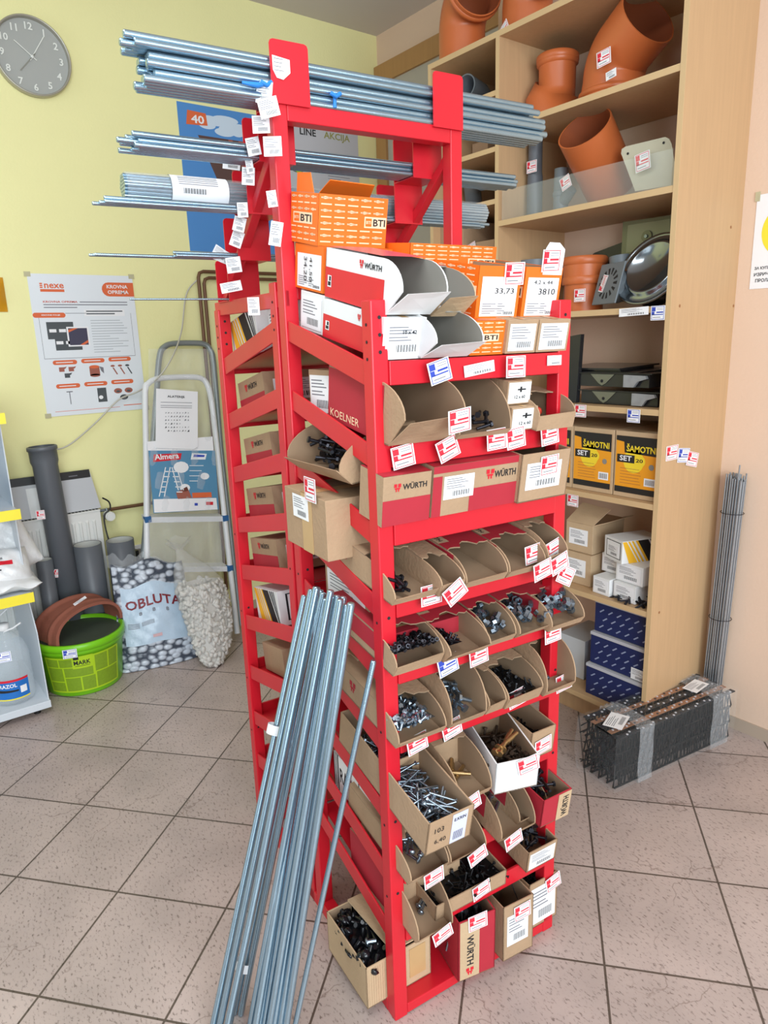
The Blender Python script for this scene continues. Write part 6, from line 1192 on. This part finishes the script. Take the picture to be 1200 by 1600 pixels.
pl = plate('flange_plate', 'beige metal plate with rounded top and price tag beside the tilted orange pipe', 'plate', [(993, 299), (971, 240), (972, 233), (978, 229), (1040, 214), (1046, 217), (1050, 225), (1060, 288)], -0.30, 0.002, M_BEIGE, tags=[(1006, 254, 0.055, 0.055, 0.15, M_TRED, 'price')])
b = MB()
for x, y in ((981, 240), (1037, 223)): q_ = ony(x, y, -0.3035) - pl.location; b.cyl(q_, q_ + Vector((0, -0.001, 0)), 0.004, M_INK, n=10)
b.build('screw_hole', pl)
# shelf C
p_ = ony(830, 395, -0.22); fitting('grey_coupling', 'wide grey pipe coupling at the left end of the third shelf', [(p_.x, -0.2, 1.585), (p_.x, -0.2, 1.74), (p_.x, -0.2, 1.80)], [0.066, 0.066, 0.07], M_TUB, M_PVCI, [(1, .004, .02)])
p_ = ony(906, 480, -0.24); fitting('orange_socket', 'orange pipe socket with price tag behind the grey floor drain', [(p_.x, -0.22, 1.585), (p_.x, -0.22, 1.68), (p_.x, -0.22, 1.70), (p_.x, -0.22, 1.77)], [0.072, 0.072, 0.078, 0.080], M_OPV, M_OPI, [(2, 0.004, 0.03), (3, 0.005, 0.03)], tags=[(ony(897, 472, -0.305), (1, 0, 0), (0, 0, 1), 0.05, 0.045, M_TRED, 'price')])
M_OLIVE = mat('olive_enamel', (120, 122, 98), 0.25, 0.3, 0.04, 10); M_SMOKE = mat('dark_enamel', (44, 44, 46), 0.2, 0.2, 0.05, 10)
plate('black_plate', 'dark enamel plate leaning behind the grey floor drain', 'plate', [(916, 425), (918, 405), (930, 395), (972, 379), (976, 410), (975, 440)], -0.08, 0.004, M_SMOKE)
sqo = plate('square_damper_plate', 'square olive enamel plate with raised centre standing behind the round lid', 'plate', [(972, 400), (975, 347), (1053, 336), (1052, 390)], -0.12, 0.006, M_OLIVE)
b = MB(); q_ = [ony(x, y, -0.1265) - sqo.location for x, y in ((978, 395), (981, 352), (1047, 342), (1046, 385))]; b.poly(q_, mat('olive_enamel_light', (150, 152, 124), 0.3, 0.2)); c_ = (q_[0] + q_[2]) / 2; b.cyl(c_, c_ + Vector((0, -0.006, 0)), 0.02, M_OLIVE, n=24); b.cyl(c_ + Vector((0, -0.006, 0)), c_ + Vector((0, -0.012, 0)), 0.006, M_ZINC, n=12); b.build('raised_centre', sqo)
def disc_thing(name, label, cx, cy, Y, R_, nrm, prof, m_, extra=None):
    c_ = ony(cx, cy, Y); n_ = Vector(nrm).normalized(); b = MB(); b.lathe(prof, m_, 48); o = b.build(name, loc=c_, rot=n_.to_track_quat('Z', 'Y').to_euler()); tag(o, label, 'lid'); return o
M_CHROME = mat('polished_tin', (150, 158, 164), 0.16, 0.95, 0.05, 8)
disc_thing('tin_cover', 'round polished tin lid with stepped rim leaning at the right end of the third shelf', 1020, 421, -0.27, 0.15, (-0.07, -0.86, 0.45), [(0, 0.012), (0.085, 0.012), (0.088, 0.018), (0.098, 0.018), (0.102, 0.008), (0.125, 0.006), (0.13, 0.012), (0.134, 0.006), (0.130, 0.0), (0, 0.0)], M_CHROME)
disc_thing('black_cover', 'black round lid half hidden behind the polished tin lid', 1030, 440, -0.14, 0.1, (-0.1, -0.9, 0.3), [(0, 0.012), (0.09, 0.012), (0.095, 0.0), (0, 0)], M_SMOKE)
# floor drain: square grate and body
c_ = ony(950, 443, -0.31); fd = thing('floor_drain', 'grey plastic floor drain with round slotted grate and price label', 'drain', c_, Vector((-0.35, -0.9, 0.25)).normalized().to_track_quat('Z', 'Y').to_euler())
b = MB(); s_ = 0.072; b.box(-s_, s_, -s_, s_, -0.006, 0.0, M_TUB); b.lathe([(0.06, -0.006), (0.055, -0.06), (0, -0.06)], M_TUB, 32); b.build('grate_plate', fd, bevel=0.002)
b = MB()
for i in range(14):
    a = 2 * PI * i / 14; u = Vector((math.cos(a), math.sin(a), 0)); w2 = Vector((-math.sin(a), math.cos(a), 0)); b.add([u * 0.032 - w2 * 0.003 + Z3 * .0005, u * 0.032 + w2 * 0.003 + Z3 * .0005, u * 0.054 + w2 * 0.006 + Z3 * .0005, u * 0.054 - w2 * 0.006 + Z3 * .0005], [(0, 1, 2, 3)], M_INK)
b.build('slots', fd)
b = MB(); tag_shape(b, (-0.02, -0.03, 0.001), (0.2, 1, 0), (-1, 0.2, 0), 0.06, 0.03); b.build('price_tag', fd)
p_ = ony(969, 420, -0.24) ; b = MB(); iv = (Matrix.Translation(fd.location) @ fd.rotation_euler.to_matrix().to_4x4()).inverted(); b.M = iv
b.cyl(ony(972, 470, -0.22), ony(969, 404, -0.22), 0.034, M_TUB, n=28, caps=False); b.cyl(ony(969.5, 412, -0.22), ony(969, 400, -0.22), 0.038, M_TUB, n=28, caps=True); b.build('outlet_spigot', fd)
# shelf D: chimney doors
for i, (x0, x1, y0_, y1_, Y, lb) in enumerate(((908, 1028, 612, 640, -0.34, 'black metal chimney door case, bottom one of the stack'), (906, 1015, 580, 604, -0.34, 'black metal chimney door case lying above the bottom one'), )):
    a_ = ony(x0, (y0_ + y1_) / 2, Y); c_ = ony(x1, (y0_ + y1_) / 2, Y); z0_ = (1.256, 1.318)[i]; r = thing('chimney_door', lb, 'metal door', (a_.x, Y, z0_)); w_ = c_.x - a_.x
    b = MB(); b.box(0, w_, 0, 0.26, 0, 0.045, M_SMOKE); b.box(-0.012, w_ + 0.012, -0.006, 0.27, 0.045, 0.049, M_SMOKE); b.build('case', r, bevel=0.001)
    b = MB(); b.prism([(0.05, 0.044), (0.15, 0.044), (0.115, 0.012), (0.10, 0.004), (0.085, 0.012)], (0, -0.001, 0), X3, Z3, -Y3, 0.003, mat('khaki_bracket', (120, 122, 104), 0.5, 0.2)); b.cyl((0.10, -0.005, 0.02), (0.10, -0.0045, 0.02), 0.006, M_INK, n=10); b.build('bracket', r)
    b = MB(); b.prism([(0, 0), (0.04, 0), (0.055, 0.02), (0.09, 0.03), (0.085, 0.04), (0.0, 0.042)], (w_ - 0.09, -0.006, 0.002), X3, Z3, -Y3, 0.012, mat('crumpled_grey_bag', (150, 152, 156), 0.35, 0.1, 0.3, 40)); b.build('wrapped_latch', r)
for i, (x0, x1, y_, z0_) in enumerate(((900, 1000, 560, 1.385), (935, 1030, 570, 1.372))):
    a_ = ony(x0, y_, -0.2); c_ = ony(x1, y_, -0.2); b = MB(); b.box(a_.x, c_.x, -0.28, -0.03, z0_, z0_ + 0.006, M_SMOKE); b.box(a_.x + .01, c_.x - .01, -0.26, -0.05, z0_ - 0.018, z0_, M_SMOKE); o = b.build('sheet_metal_door', rot=(0.03, 0, 0)); tag(o, ('thin dark metal sheet door on top of the stack, left', 'thin dark metal sheet door on top of the stack, right')[i], 'metal door')
pdk = plate('standing_dark_panel', 'dark metal panel standing upright at the left of the chimney doors', 'panel', [(868, 632), (868, 530), (913, 522), (905, 632)], -0.33, 0.02, M_SMOKE)
# shelf E: orange-yellow printed cartons
M_FIRE = mat('amber_print', (240, 160, 34), 0.45, 0, 0.12, 6); M_FIRE2 = mat('yellow_glow_print', (244, 214, 50), 0.45); M_BLKP = mat('black_print', (34, 32, 34), 0.45)
for i, (x0, x1, lb) in enumerate(((957, 1030, 'brown carton printed ŠAMOTNI SET in yellow and black, right one of the row'), (893, 955, 'brown carton printed ŠAMOTNI SET in yellow and black, middle one of the row'), (836, 892, 'brown carton printed ŠAMOTNI SET in yellow and black, left one, mostly behind the rack'))):
    Y = -0.365; a_ = ony(x0, 790, Y); c_ = ony(x1, 790, Y); r = thing('printed_carton', lb, 'box', (a_.x, Y, 0.934), (0, 0, 0.0), 'black and yellow printed cartons'); w_ = c_.x - a_.x; h = 0.235
    b = MB(); b.box(0, w_, 0, 0.3, 0, h, M_KRAFT2); b.build('carton_body', r, bevel=0.001)
    b = MB(); o_ = Vector((0, -0.0006, 0)); e = Vector((0, -0.0005, 0)); X_, Z_ = X3, Z3; L_, B_ = w_ * 0.06, h * 0.06
    def rc(x0_, x1_, z0_, z1_, m_, k=1): b.rect(o_ + e * k, X_, Z_, w_ * x0_, w_ * x1_, h * z0_, h * z1_, m_)
    rc(0.03, 0.95, 0.07, 0.93, M_FIRE); rc(0.03, 0.95, 0.07, 0.16, M_BLKP, 2); b.poly([o_ + e * 2 + X_ * w_ * p[0] + Z_ * h * p[1] for p in ((0.03, 0.93), (0.95, 0.93), (0.95, 0.66), (0.22, 0.68), (0.2, 0.84), (0.03, 0.86))], M_BLKP)
    b.disc(o_ + e * 2, X_, Z_, w_ * 0.42, h * 0.56, w_ * 0.22, M_FIRE2, ry=h * 0.18); b.text('ŠAMOTNI', o_ + e * 3, X_, Z_, w_ * 0.26, h * 0.70, h * 0.12, M_FIRE2, True, w=w_ * 0.64)
    rc(0.06, 0.44, 0.53, 0.65, M_BLKP, 3); b.text('SET', o_ + e * 4, X_, Z_, w_ * 0.12, h * 0.555, h * 0.08, M_PAPER, True, w=w_ * 0.26); b.disc(o_ + e * 3, X_, Z_, w_ * 0.56, h * 0.57, w_ * 0.11, M_FIRE2); b.text('20', o_ + e * 4, X_, Z_, w_ * 0.47, h * 0.55, h * 0.055, M_BLKP, True, w=w_ * 0.15)
    rc(0.66, 0.90, 0.21, 0.33, M_PAPER, 2); 
    for k in range(8): rc(0.69 + 0.024 * k, 0.70 + 0.024 * k, 0.23, 0.31, M_INK, 3)
    for k in range(6): rc(0.14, 0.55 + 0.02 * (k % 3), 0.44 - 0.045 * k, 0.445 - 0.045 * k, M_TERRA, 3)
    b.disc(o_ + e * 3, X_, Z_, w_ * 0.80, h * 0.50, w_ * 0.055, M_GREYCARD); b.build('printed_front', r)
# shelf F
def cbox(label, x0, x1, Y, z, h, dep, m_, faces=None, name='carton', yaw=0.0, open_top=False, group=None):
    a_ = s_atY(x0, Y, z); c_ = s_atY(x1, Y, z); w_ = c_ - a_; r = thing(name, label, 'box', (a_, Y, z), (0, 0, yaw), group); b = MB(); t = 0.003
    if open_top:
        for q_ in ((0, w_, 0, t, 0, h), (0, w_, dep - t, dep, 0, h), (0, t, t, dep - t, 0, h), (w_ - t, w_, t, dep - t, 0, h), (0, w_, 0, dep, 0, t)): b.box(*q_, m_)
    else: b.box(0, w_, 0, dep, 0, h, m_)
    if faces: print_face(b, (0, 0, 0), X3, Z3, w_, h, faces)
    b.build('carton_body', r, bevel=0.001); r['w'] = w_; del r['w']; return r, w_
def s_atY(px, Y, z):
    n_ = RT * FPX - FW * (px - 600); P0 = Vector((0, Y, z)) - CAM; return -P0.dot(n_) / n_.x
ZF = 0.544
r, w_ = cbox('large opened brown carton with flap up, left of the striped white carton', 884, 925, -0.33, ZF + 0.128, 0.115, 0.2, M_KRAFT2, 'label')
b = MB(); b.prism([(0, 0), (w_, 0), (w_ * 1.15, 0.09), (0.01, 0.10)], (0, 0.0, 0.115), X3, (0.1, 0.75, 0.65), (0, -0.65, 0.75), 0.003, M_KRAFT2); b.prism([(0, 0), (0.2, 0), (0.19, 0.06), (0.01, 0.06)], (w_, 0, 0.115), Y3, (0.8, 0, 0.3), (-0.3, 0, 0.8), 0.003, M_KRAFT2); b.build('lid_flap', r)
cbox('large brown carton with white label under the opened one', 878, 922, -0.34, ZF, 0.126, 0.24, M_KRAFT2, 'label')
r, w_ = cbox('brown carton behind the white cartons on the sixth shelf of the right bay', 925, 945, -0.24, ZF, 0.12, 0.15, M_KRAFT)
wb = []
for (x0, x1, Y, z, h, dp, lb) in ((926, 953, -0.37, ZF, 0.066, 0.12, 'small white carton with grey label, left end of the white carton row'), (958, 994, -0.365, ZF, 0.066, 0.18, 'white carton with barcode label, bottom right of the white stack'), (962, 1006, -0.35, ZF + 0.068, 0.072, 0.20, 'white carton with barcode label lying on the bottom right one'), (940, 970, -0.30, ZF + 0.068, 0.072, 0.15, 'white carton set back behind the stacked white cartons')):
    cbox(lb, x0, x1, Y, z, h, dp, M_WHITE, 'label_big', group='white cartons on the sixth shelf', yaw=-0.08)
r, w_ = cbox('white carton with framed label and striped yellow and charcoal side', 944, 983, -0.34, ZF + 0.1405, 0.085, 0.17, M_WHITE, 'framed_label', yaw=-0.35); b = MB(); print_face(b, (w_, 0, 0), Y3, Z3, 0.17, 0.085, 'ejot'); b.build('striped_side', r)
rr5 = random.Random(4); b = MB()
for i in range(26):
    x = 1.83 + 0.14 * rr5.random(); y = -0.38 + 0.08 * rr5.random(); u = Vector((rr5.random() - .5, rr5.random() - .5, 0.1)).normalized() * 0.03; b.bar(Vector((x, y, ZF + 0.004 + .012 * rr5.random())) - u, Vector((x, y, ZF + 0.006 + .012 * rr5.random())) + u, 0.008, 0.004, M_DARK)
o = b.build('steel_brackets'); tag(o, 'small heap of dark steel brackets in front of the white cartons', 'brackets'); o['kind'] = 'stuff'
# bottom: dark blue cartons
M_NAVY = mat('navy_card', (22, 36, 88), 0.45, 0, 0.08, 20); M_PALEB = mat('pale_edge', (190, 190, 196), 0.6); M_SILV = mat('silver_print', (150, 160, 190), 0.4)
for k, lb in enumerate(('dark blue carton with small slanting lettering, bottom of the stack of three', 'dark blue carton with small slanting lettering and white label, middle of the stack of three', 'dark blue carton with small slanting lettering, top of the stack of three')):
    z = 0.118 + 0.132 * k; Y = -0.375 + 0.012 * k; xa = s_atY(915 + 7 * k, Y, z); w_ = XR - 0.02 - xa - 0.004; h = 0.128; r = thing('navy_carton', lb, 'box', (xa, Y, z), (0, 0, 0), 'stack of dark blue cartons')
    b = MB(); b.box(0, w_, 0, 0.32, 0, h - 0.012, M_NAVY); b.box(-0.002, w_ + 0.002, -0.002, 0.322, h - 0.012, h, M_PALEB); rr6 = random.Random(k)
    for i in range(6):
        for j in range(3):
            x = w_ * (0.08 + 0.155 * i + 0.06 * (j % 2)); zz = h * (0.14 + 0.25 * j); b.poly([(x, -0.0006, zz), (x + 0.004, -0.0006, zz - 0.003), (x + 0.022, -0.0006, zz + 0.011), (x + 0.018, -0.0006, zz + 0.014)], M_SILV)
    b.build('carton_body', r)
    if k == 1: b = MB(); tag_shape(b, (w_ * 0.74, -0.0035, 0.0), X3, Z3, w_ * 0.25, 0.045, None, 'bar'); b.build('white_label', r)
cbox('plain pale grey carton on the cabinet floor, left of the dark blue stack', 872, 912, -0.30, 0.118, 0.17, 0.2, mat('pale_grey_card', (196, 200, 204), 0.6))
# left bay contents
def lb_at(px, z, Y=-0.26): return s_atY(px, Y, z)
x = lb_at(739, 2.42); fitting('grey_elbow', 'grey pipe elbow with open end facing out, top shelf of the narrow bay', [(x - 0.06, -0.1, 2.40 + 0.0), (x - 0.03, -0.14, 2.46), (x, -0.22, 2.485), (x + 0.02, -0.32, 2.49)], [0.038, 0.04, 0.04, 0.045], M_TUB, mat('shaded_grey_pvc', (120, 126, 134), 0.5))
b = MB(); b.cyl((lb_at(728, 2.4), -0.3, 2.40), (lb_at(728, 2.4), -0.3, 2.44), 0.03, M_TUB, n=24); o = b.build('grey_ring'); tag(o, 'short grey coupling below the open elbow, narrow bay', 'pipe fitting')
x = lb_at(733, 2.03); fitting('grey_elbow', 'grey pipe bend lying on the third shelf of the narrow bay', [(x - 0.03, -0.2, 2.04 + .02), (x, -0.24, 2.12), (x + 0.05, -0.26, 2.14), (x + 0.09, -0.27, 2.13)], [0.036, 0.036, 0.034, 0.034], M_TUB, None)
r, _w = cbox('long brown carton at the back of the fourth shelf, narrow bay', 684, 724, -0.36, 1.838, 0.14, 0.2, M_KRAFT)
r, _w = cbox('small torn brown carton with price tag on the fourth shelf, narrow bay', 735, 772, -0.33, 1.838, 0.05, 0.14, M_KRAFT); b = MB(); tag_shape(b, (0.0, -0.004, 0.0), (1, 0, 0.3), (-.3, 0, 1), 0.045, 0.045); b.build('price_tag', r)
r, _w = cbox('open white carton spilling paper, fifth shelf of the narrow bay', 735, 772, -0.34, 1.652, 0.075, 0.16, M_WHITE, 'label'); b = MB(); b.prism([(0, 0), (0.09, 0), (0.06, 0.06), (0.02, 0.05)], (0, 0, 0.075), X3, (0.3, -0.4, .8), (0, .8, .4), 0.003, M_GREYCARD); b.build('lid_flap', r)
pillow('white_paper_bag', 'crumpled white paper bag on top of the open white carton, narrow bay', (lb_at(755, 1.78, -0.3), -0.28, 1.775), (1, 0, 0.5), (0, 1, 0), (-0.5, 0, 1), 0.07, 0.05, 0.03, M_PAPER)
r, _w = cbox('plain white carton on the fifth shelf behind the rack post', 679, 712, -0.38, 1.652, 0.105, 0.2, M_WHITE)
for i, (z, x0, x1) in enumerate(((2.209, 738, 762), (1.462, 735, 775), (1.272, 737, 777), (1.082, 739, 779), (0.882, 742, 780))):
    cbox('brown carton deep in the narrow bay, level %s' % ('second', 'sixth', 'seventh', 'eighth', 'ninth')[i], x0, x1, -0.2, z, 0.10, 0.18, M_KRAFT)

# ------------------------------------------------------------------ right: rod bunch, wrapped mesh bundle, notice
M_WIRE = mat('galvanised_wire', (168, 174, 180), 0.3, 0.85, 0.1, 40)
wm = None; rr7 = random.Random(21)
bw_ = MB(); bw_.cyl((0, 0, 0), (0, 0, 1), 0.0028, M_WIRE, n=7); wmesh = bpy.data.meshes.new('steel_rod'); wmesh.from_pydata(bw_.v, [], bw_.f); wmesh.materials.append(M_WIRE); wmesh.polygons.foreach_set('use_smooth', bw_.sm)
i = 0
for gx in range(7):
    for gy in range(5):
        x = 2.030 + gx * 0.0085 + rr7.random() * 0.003; y = -0.012 - gy * 0.0095 - rr7.random() * 0.003; h = 0.975 + 0.035 * rr7.random() + (0.03 if (gx, gy) == (5, 4) else 0)
        tx = 2.034 + (x - 2.030) * 1.02 + 0.022; o = bpy.data.objects.new('steel_rod', wmesh); COL.objects.link(o); v = Vector((tx - x, -0.002, h)); o.location = (x + 0.004, y - 0.01, 0.0); o.rotation_euler = v.to_track_quat('Z', 'Y').to_euler(); o.scale = (1, 1, v.length)
        tag(o, 'thin galvanised steel rod in the bunch standing in the corner beside the cabinet', 'rod', 'galvanised rods beside the cabinet'); i += 1
for k, z in enumerate((0.86, 0.45)):
    b = MB(); cx_ = 2.063 + 0.024 * z; b.tube([(cx_ + 0.040 * math.cos(a * PI / 8), -0.042 + 0.036 * math.sin(a * PI / 8), z) for a in range(16)], 0.0015, M_DARK, 6, closed=True); o = b.build('binding_wire'); tag(o, ('binding wire round the galvanised rods, upper one', 'binding wire round the galvanised rods, lower one')[k], 'wire')
A0 = onz(964, 1236, 0.0); A1 = onz(930, 1190, 0.0); A2 = onz(1128, 1160, 0.0)
ux = (A2 - A0); ux.z = 0; Lm = 0.60; ux.normalize(); uy = Vector((-ux.y, ux.x, 0)); Wm = 0.165; Hm = 0.20
mr = thing('wrapped_mesh_bundle', 'film-wrapped bundle of dark wire mesh strips lying on the floor by the cabinet', 'bundle', A0 + Vector((0, 0, 0)), (0, 0, math.atan2(ux.y, ux.x)))
M_DKW = mat('dark_wire', (30, 30, 32), 0.4, 0.7, 0.2, 50); M_COP = mat('coppery_strip', (168, 120, 88), 0.4, 0.4, 0.15, 30)
b = MB(); rr8 = random.Random(8)
for j in range(5):
    y = 0.012 + j * (Wm - 0.024) / 4; n_ = 34
    for layer in range(3):
        z0_ = 0.004 + layer * 0.064
        for i in range(n_):
            x0_ = Lm * i / n_; x1_ = Lm * (i + 0.5) / n_; jx = lambda: (rr8.random() - .5) * 0.012
            b.bar((x0_ + jx(), y + jx() * .6, z0_), (x1_ + jx(), y + jx() * .6, z0_ + 0.062), 0.0034, 0.0034, M_DKW); b.bar((x1_ + jx(), y + jx() * .6, z0_ + 0.062), (x0_ + Lm / n_ + jx(), y + jx() * .6, z0_), 0.0034, 0.0034, M_DKW)
        for e in (0, 0.062): b.bar((0, y, z0_ + e), (Lm, y, z0_ + e), 0.005, 0.004, M_DKW)
for i in range(40):
    z = 0.01 + 0.18 * rr8.random(); y = Wm * rr8.random(); b.bar((-0.012 - 0.01 * rr8.random(), y, z), (0.03, y + 0.03 * (rr8.random() - .5), z + 0.05 * (rr8.random() - .5)), 0.003, 0.003, M_DKW)
b.build('wire_mesh', mr)
b = MB()
for j in range(5):
    y = 0.008 + j * (Wm - 0.016) / 4 - 0.010; b.box(0.0, Lm, y, y + 0.020, Hm - 0.004, Hm - 0.001, M_COP if j % 2 else M_DARK)
    for i in range(30): b.cyl((0.02 + i * 0.0192, y + 0.010 + 0.004 * (-1) ** i, Hm - 0.001), (0.02 + i * 0.0192, y + 0.010 + 0.004 * (-1) ** i, Hm + 0.0008), 0.0042, M_PALEB if (i + j) % 3 else M_INK, n=8)
b.build('perforated_strips', mr)
M_FILM2 = mat('stretch_film', (232, 236, 238), 0.10, 0, 0, 10, 0.8, 45, alpha=0.05); M_FILM3 = mat('stretch_film_folded', (226, 230, 234), 0.2, 0, 0.05, 60, 0.9, 80, alpha=0.25)
def loop(u, o_):    # cross-section outline of the wrapped block
    P = [(-o_, -o_), (Wm + o_, -o_), (Wm + o_, Hm + o_), (-o_, Hm + o_)]; k = u * 4 % 4; i = int(k); t = k - i; p0 = P[i]; p1 = P[(i + 1) % 4]; bul = 0.004 * math.sin(PI * t); return (p0[0] + (p1[0] - p0[0]) * t + (bul if i == 1 else -bul if i == 3 else 0), p0[1] + (p1[1] - p0[1]) * t)
def wrap_(x0_, x1_, o_, m_, nm, wob=0.003):
    b = MB()
    def f(u, v): y, z = loop(u, o_ + wob * math.sin(u * 40 + v * 17) * .5); return (x0_ + (x1_ - x0_) * v + 0.008 * math.sin(u * 12.6), y, max(0.001, z))
    b.grid(f, 48, 14, m_); b.build(nm, mr)
wrap_(-0.02, Lm + 0.01, 0.005, M_FILM2, 'clear_wrap'); wrap_(0.09, 0.16, 0.008, M_FILM3, 'wrap_band'); wrap_(Lm - 0.13, Lm - 0.03, 0.008, M_FILM3, 'wrap_band')
b = MB()
b.grid(lambda u, v: (-0.02 - 0.02 * math.sin(PI * u) * math.sin(PI * v), -0.005 + (Wm + 0.01) * u, 0.001 + (Hm + .004) * v), 10, 10, M_FILM2); b.build('wrap_end', mr)
b = MB(); tag_shape(b, (0.03, 0.02, Hm + 0.010), (0.9, 0.45, 0), (-0.45, 0.9, 0), 0.10, 0.065, None, 'bar'); b.build('paper_label', mr); b = MB(); tag_shape(b, (Lm - 0.15, 0.05, Hm + 0.010), (0.95, 0.2, 0), (-0.2, 0.95, 0), 0.10, 0.055, None, 'bar'); b.build('paper_label', mr)
# notice at the right edge
p0 = ony(1172, 452, 0); p1 = ony(1184, 305, 0)
b = MB(); xs, zs, ze = p0.x - 0.002, p0.z, p1.z; b.prism([(0, 0), (0.22, 0), (0.22, ze - zs), (0, ze - zs)], (xs, -0.001, zs), X3, Z3, -Y3, 0.001, M_PAPER); h = ze - zs
b.disc((xs, -0.0026, zs), X3, Z3, 0.11, h * 0.60, 0.085, mat('notice_yellow', (240, 224, 60), 0.5), 40); b.disc((xs, -0.003, zs), X3, Z3, 0.11, h * 0.60, 0.06, M_PAPER, 32); b.rect((xs, -0.0034, zs), X3, Z3, 0.10, 0.12, h * 0.5, h * 0.72, M_INK)
for k, t_ in enumerate(('ЗА КУПЦЕ', 'ИЗРИЧИТО', 'ПРОЛАЗ')): b.text(t_, (xs, -0.0026, zs), X3, Z3, 0.012 + 0.006 * (k == 2), h * (0.20 - 0.065 * k), h * 0.038, M_INK, True)
o = b.build('paper_notice'); tag(o, 'white paper notice with yellow circle on the peach wall at the right edge', 'notice')
b = MB(); b.box(xs - 0.006, xs + 0.01, -0.004, -0.002, ze - 0.02, ze + 0.01, MATS['sticky_tape']); b.build('sticky_tape', o)
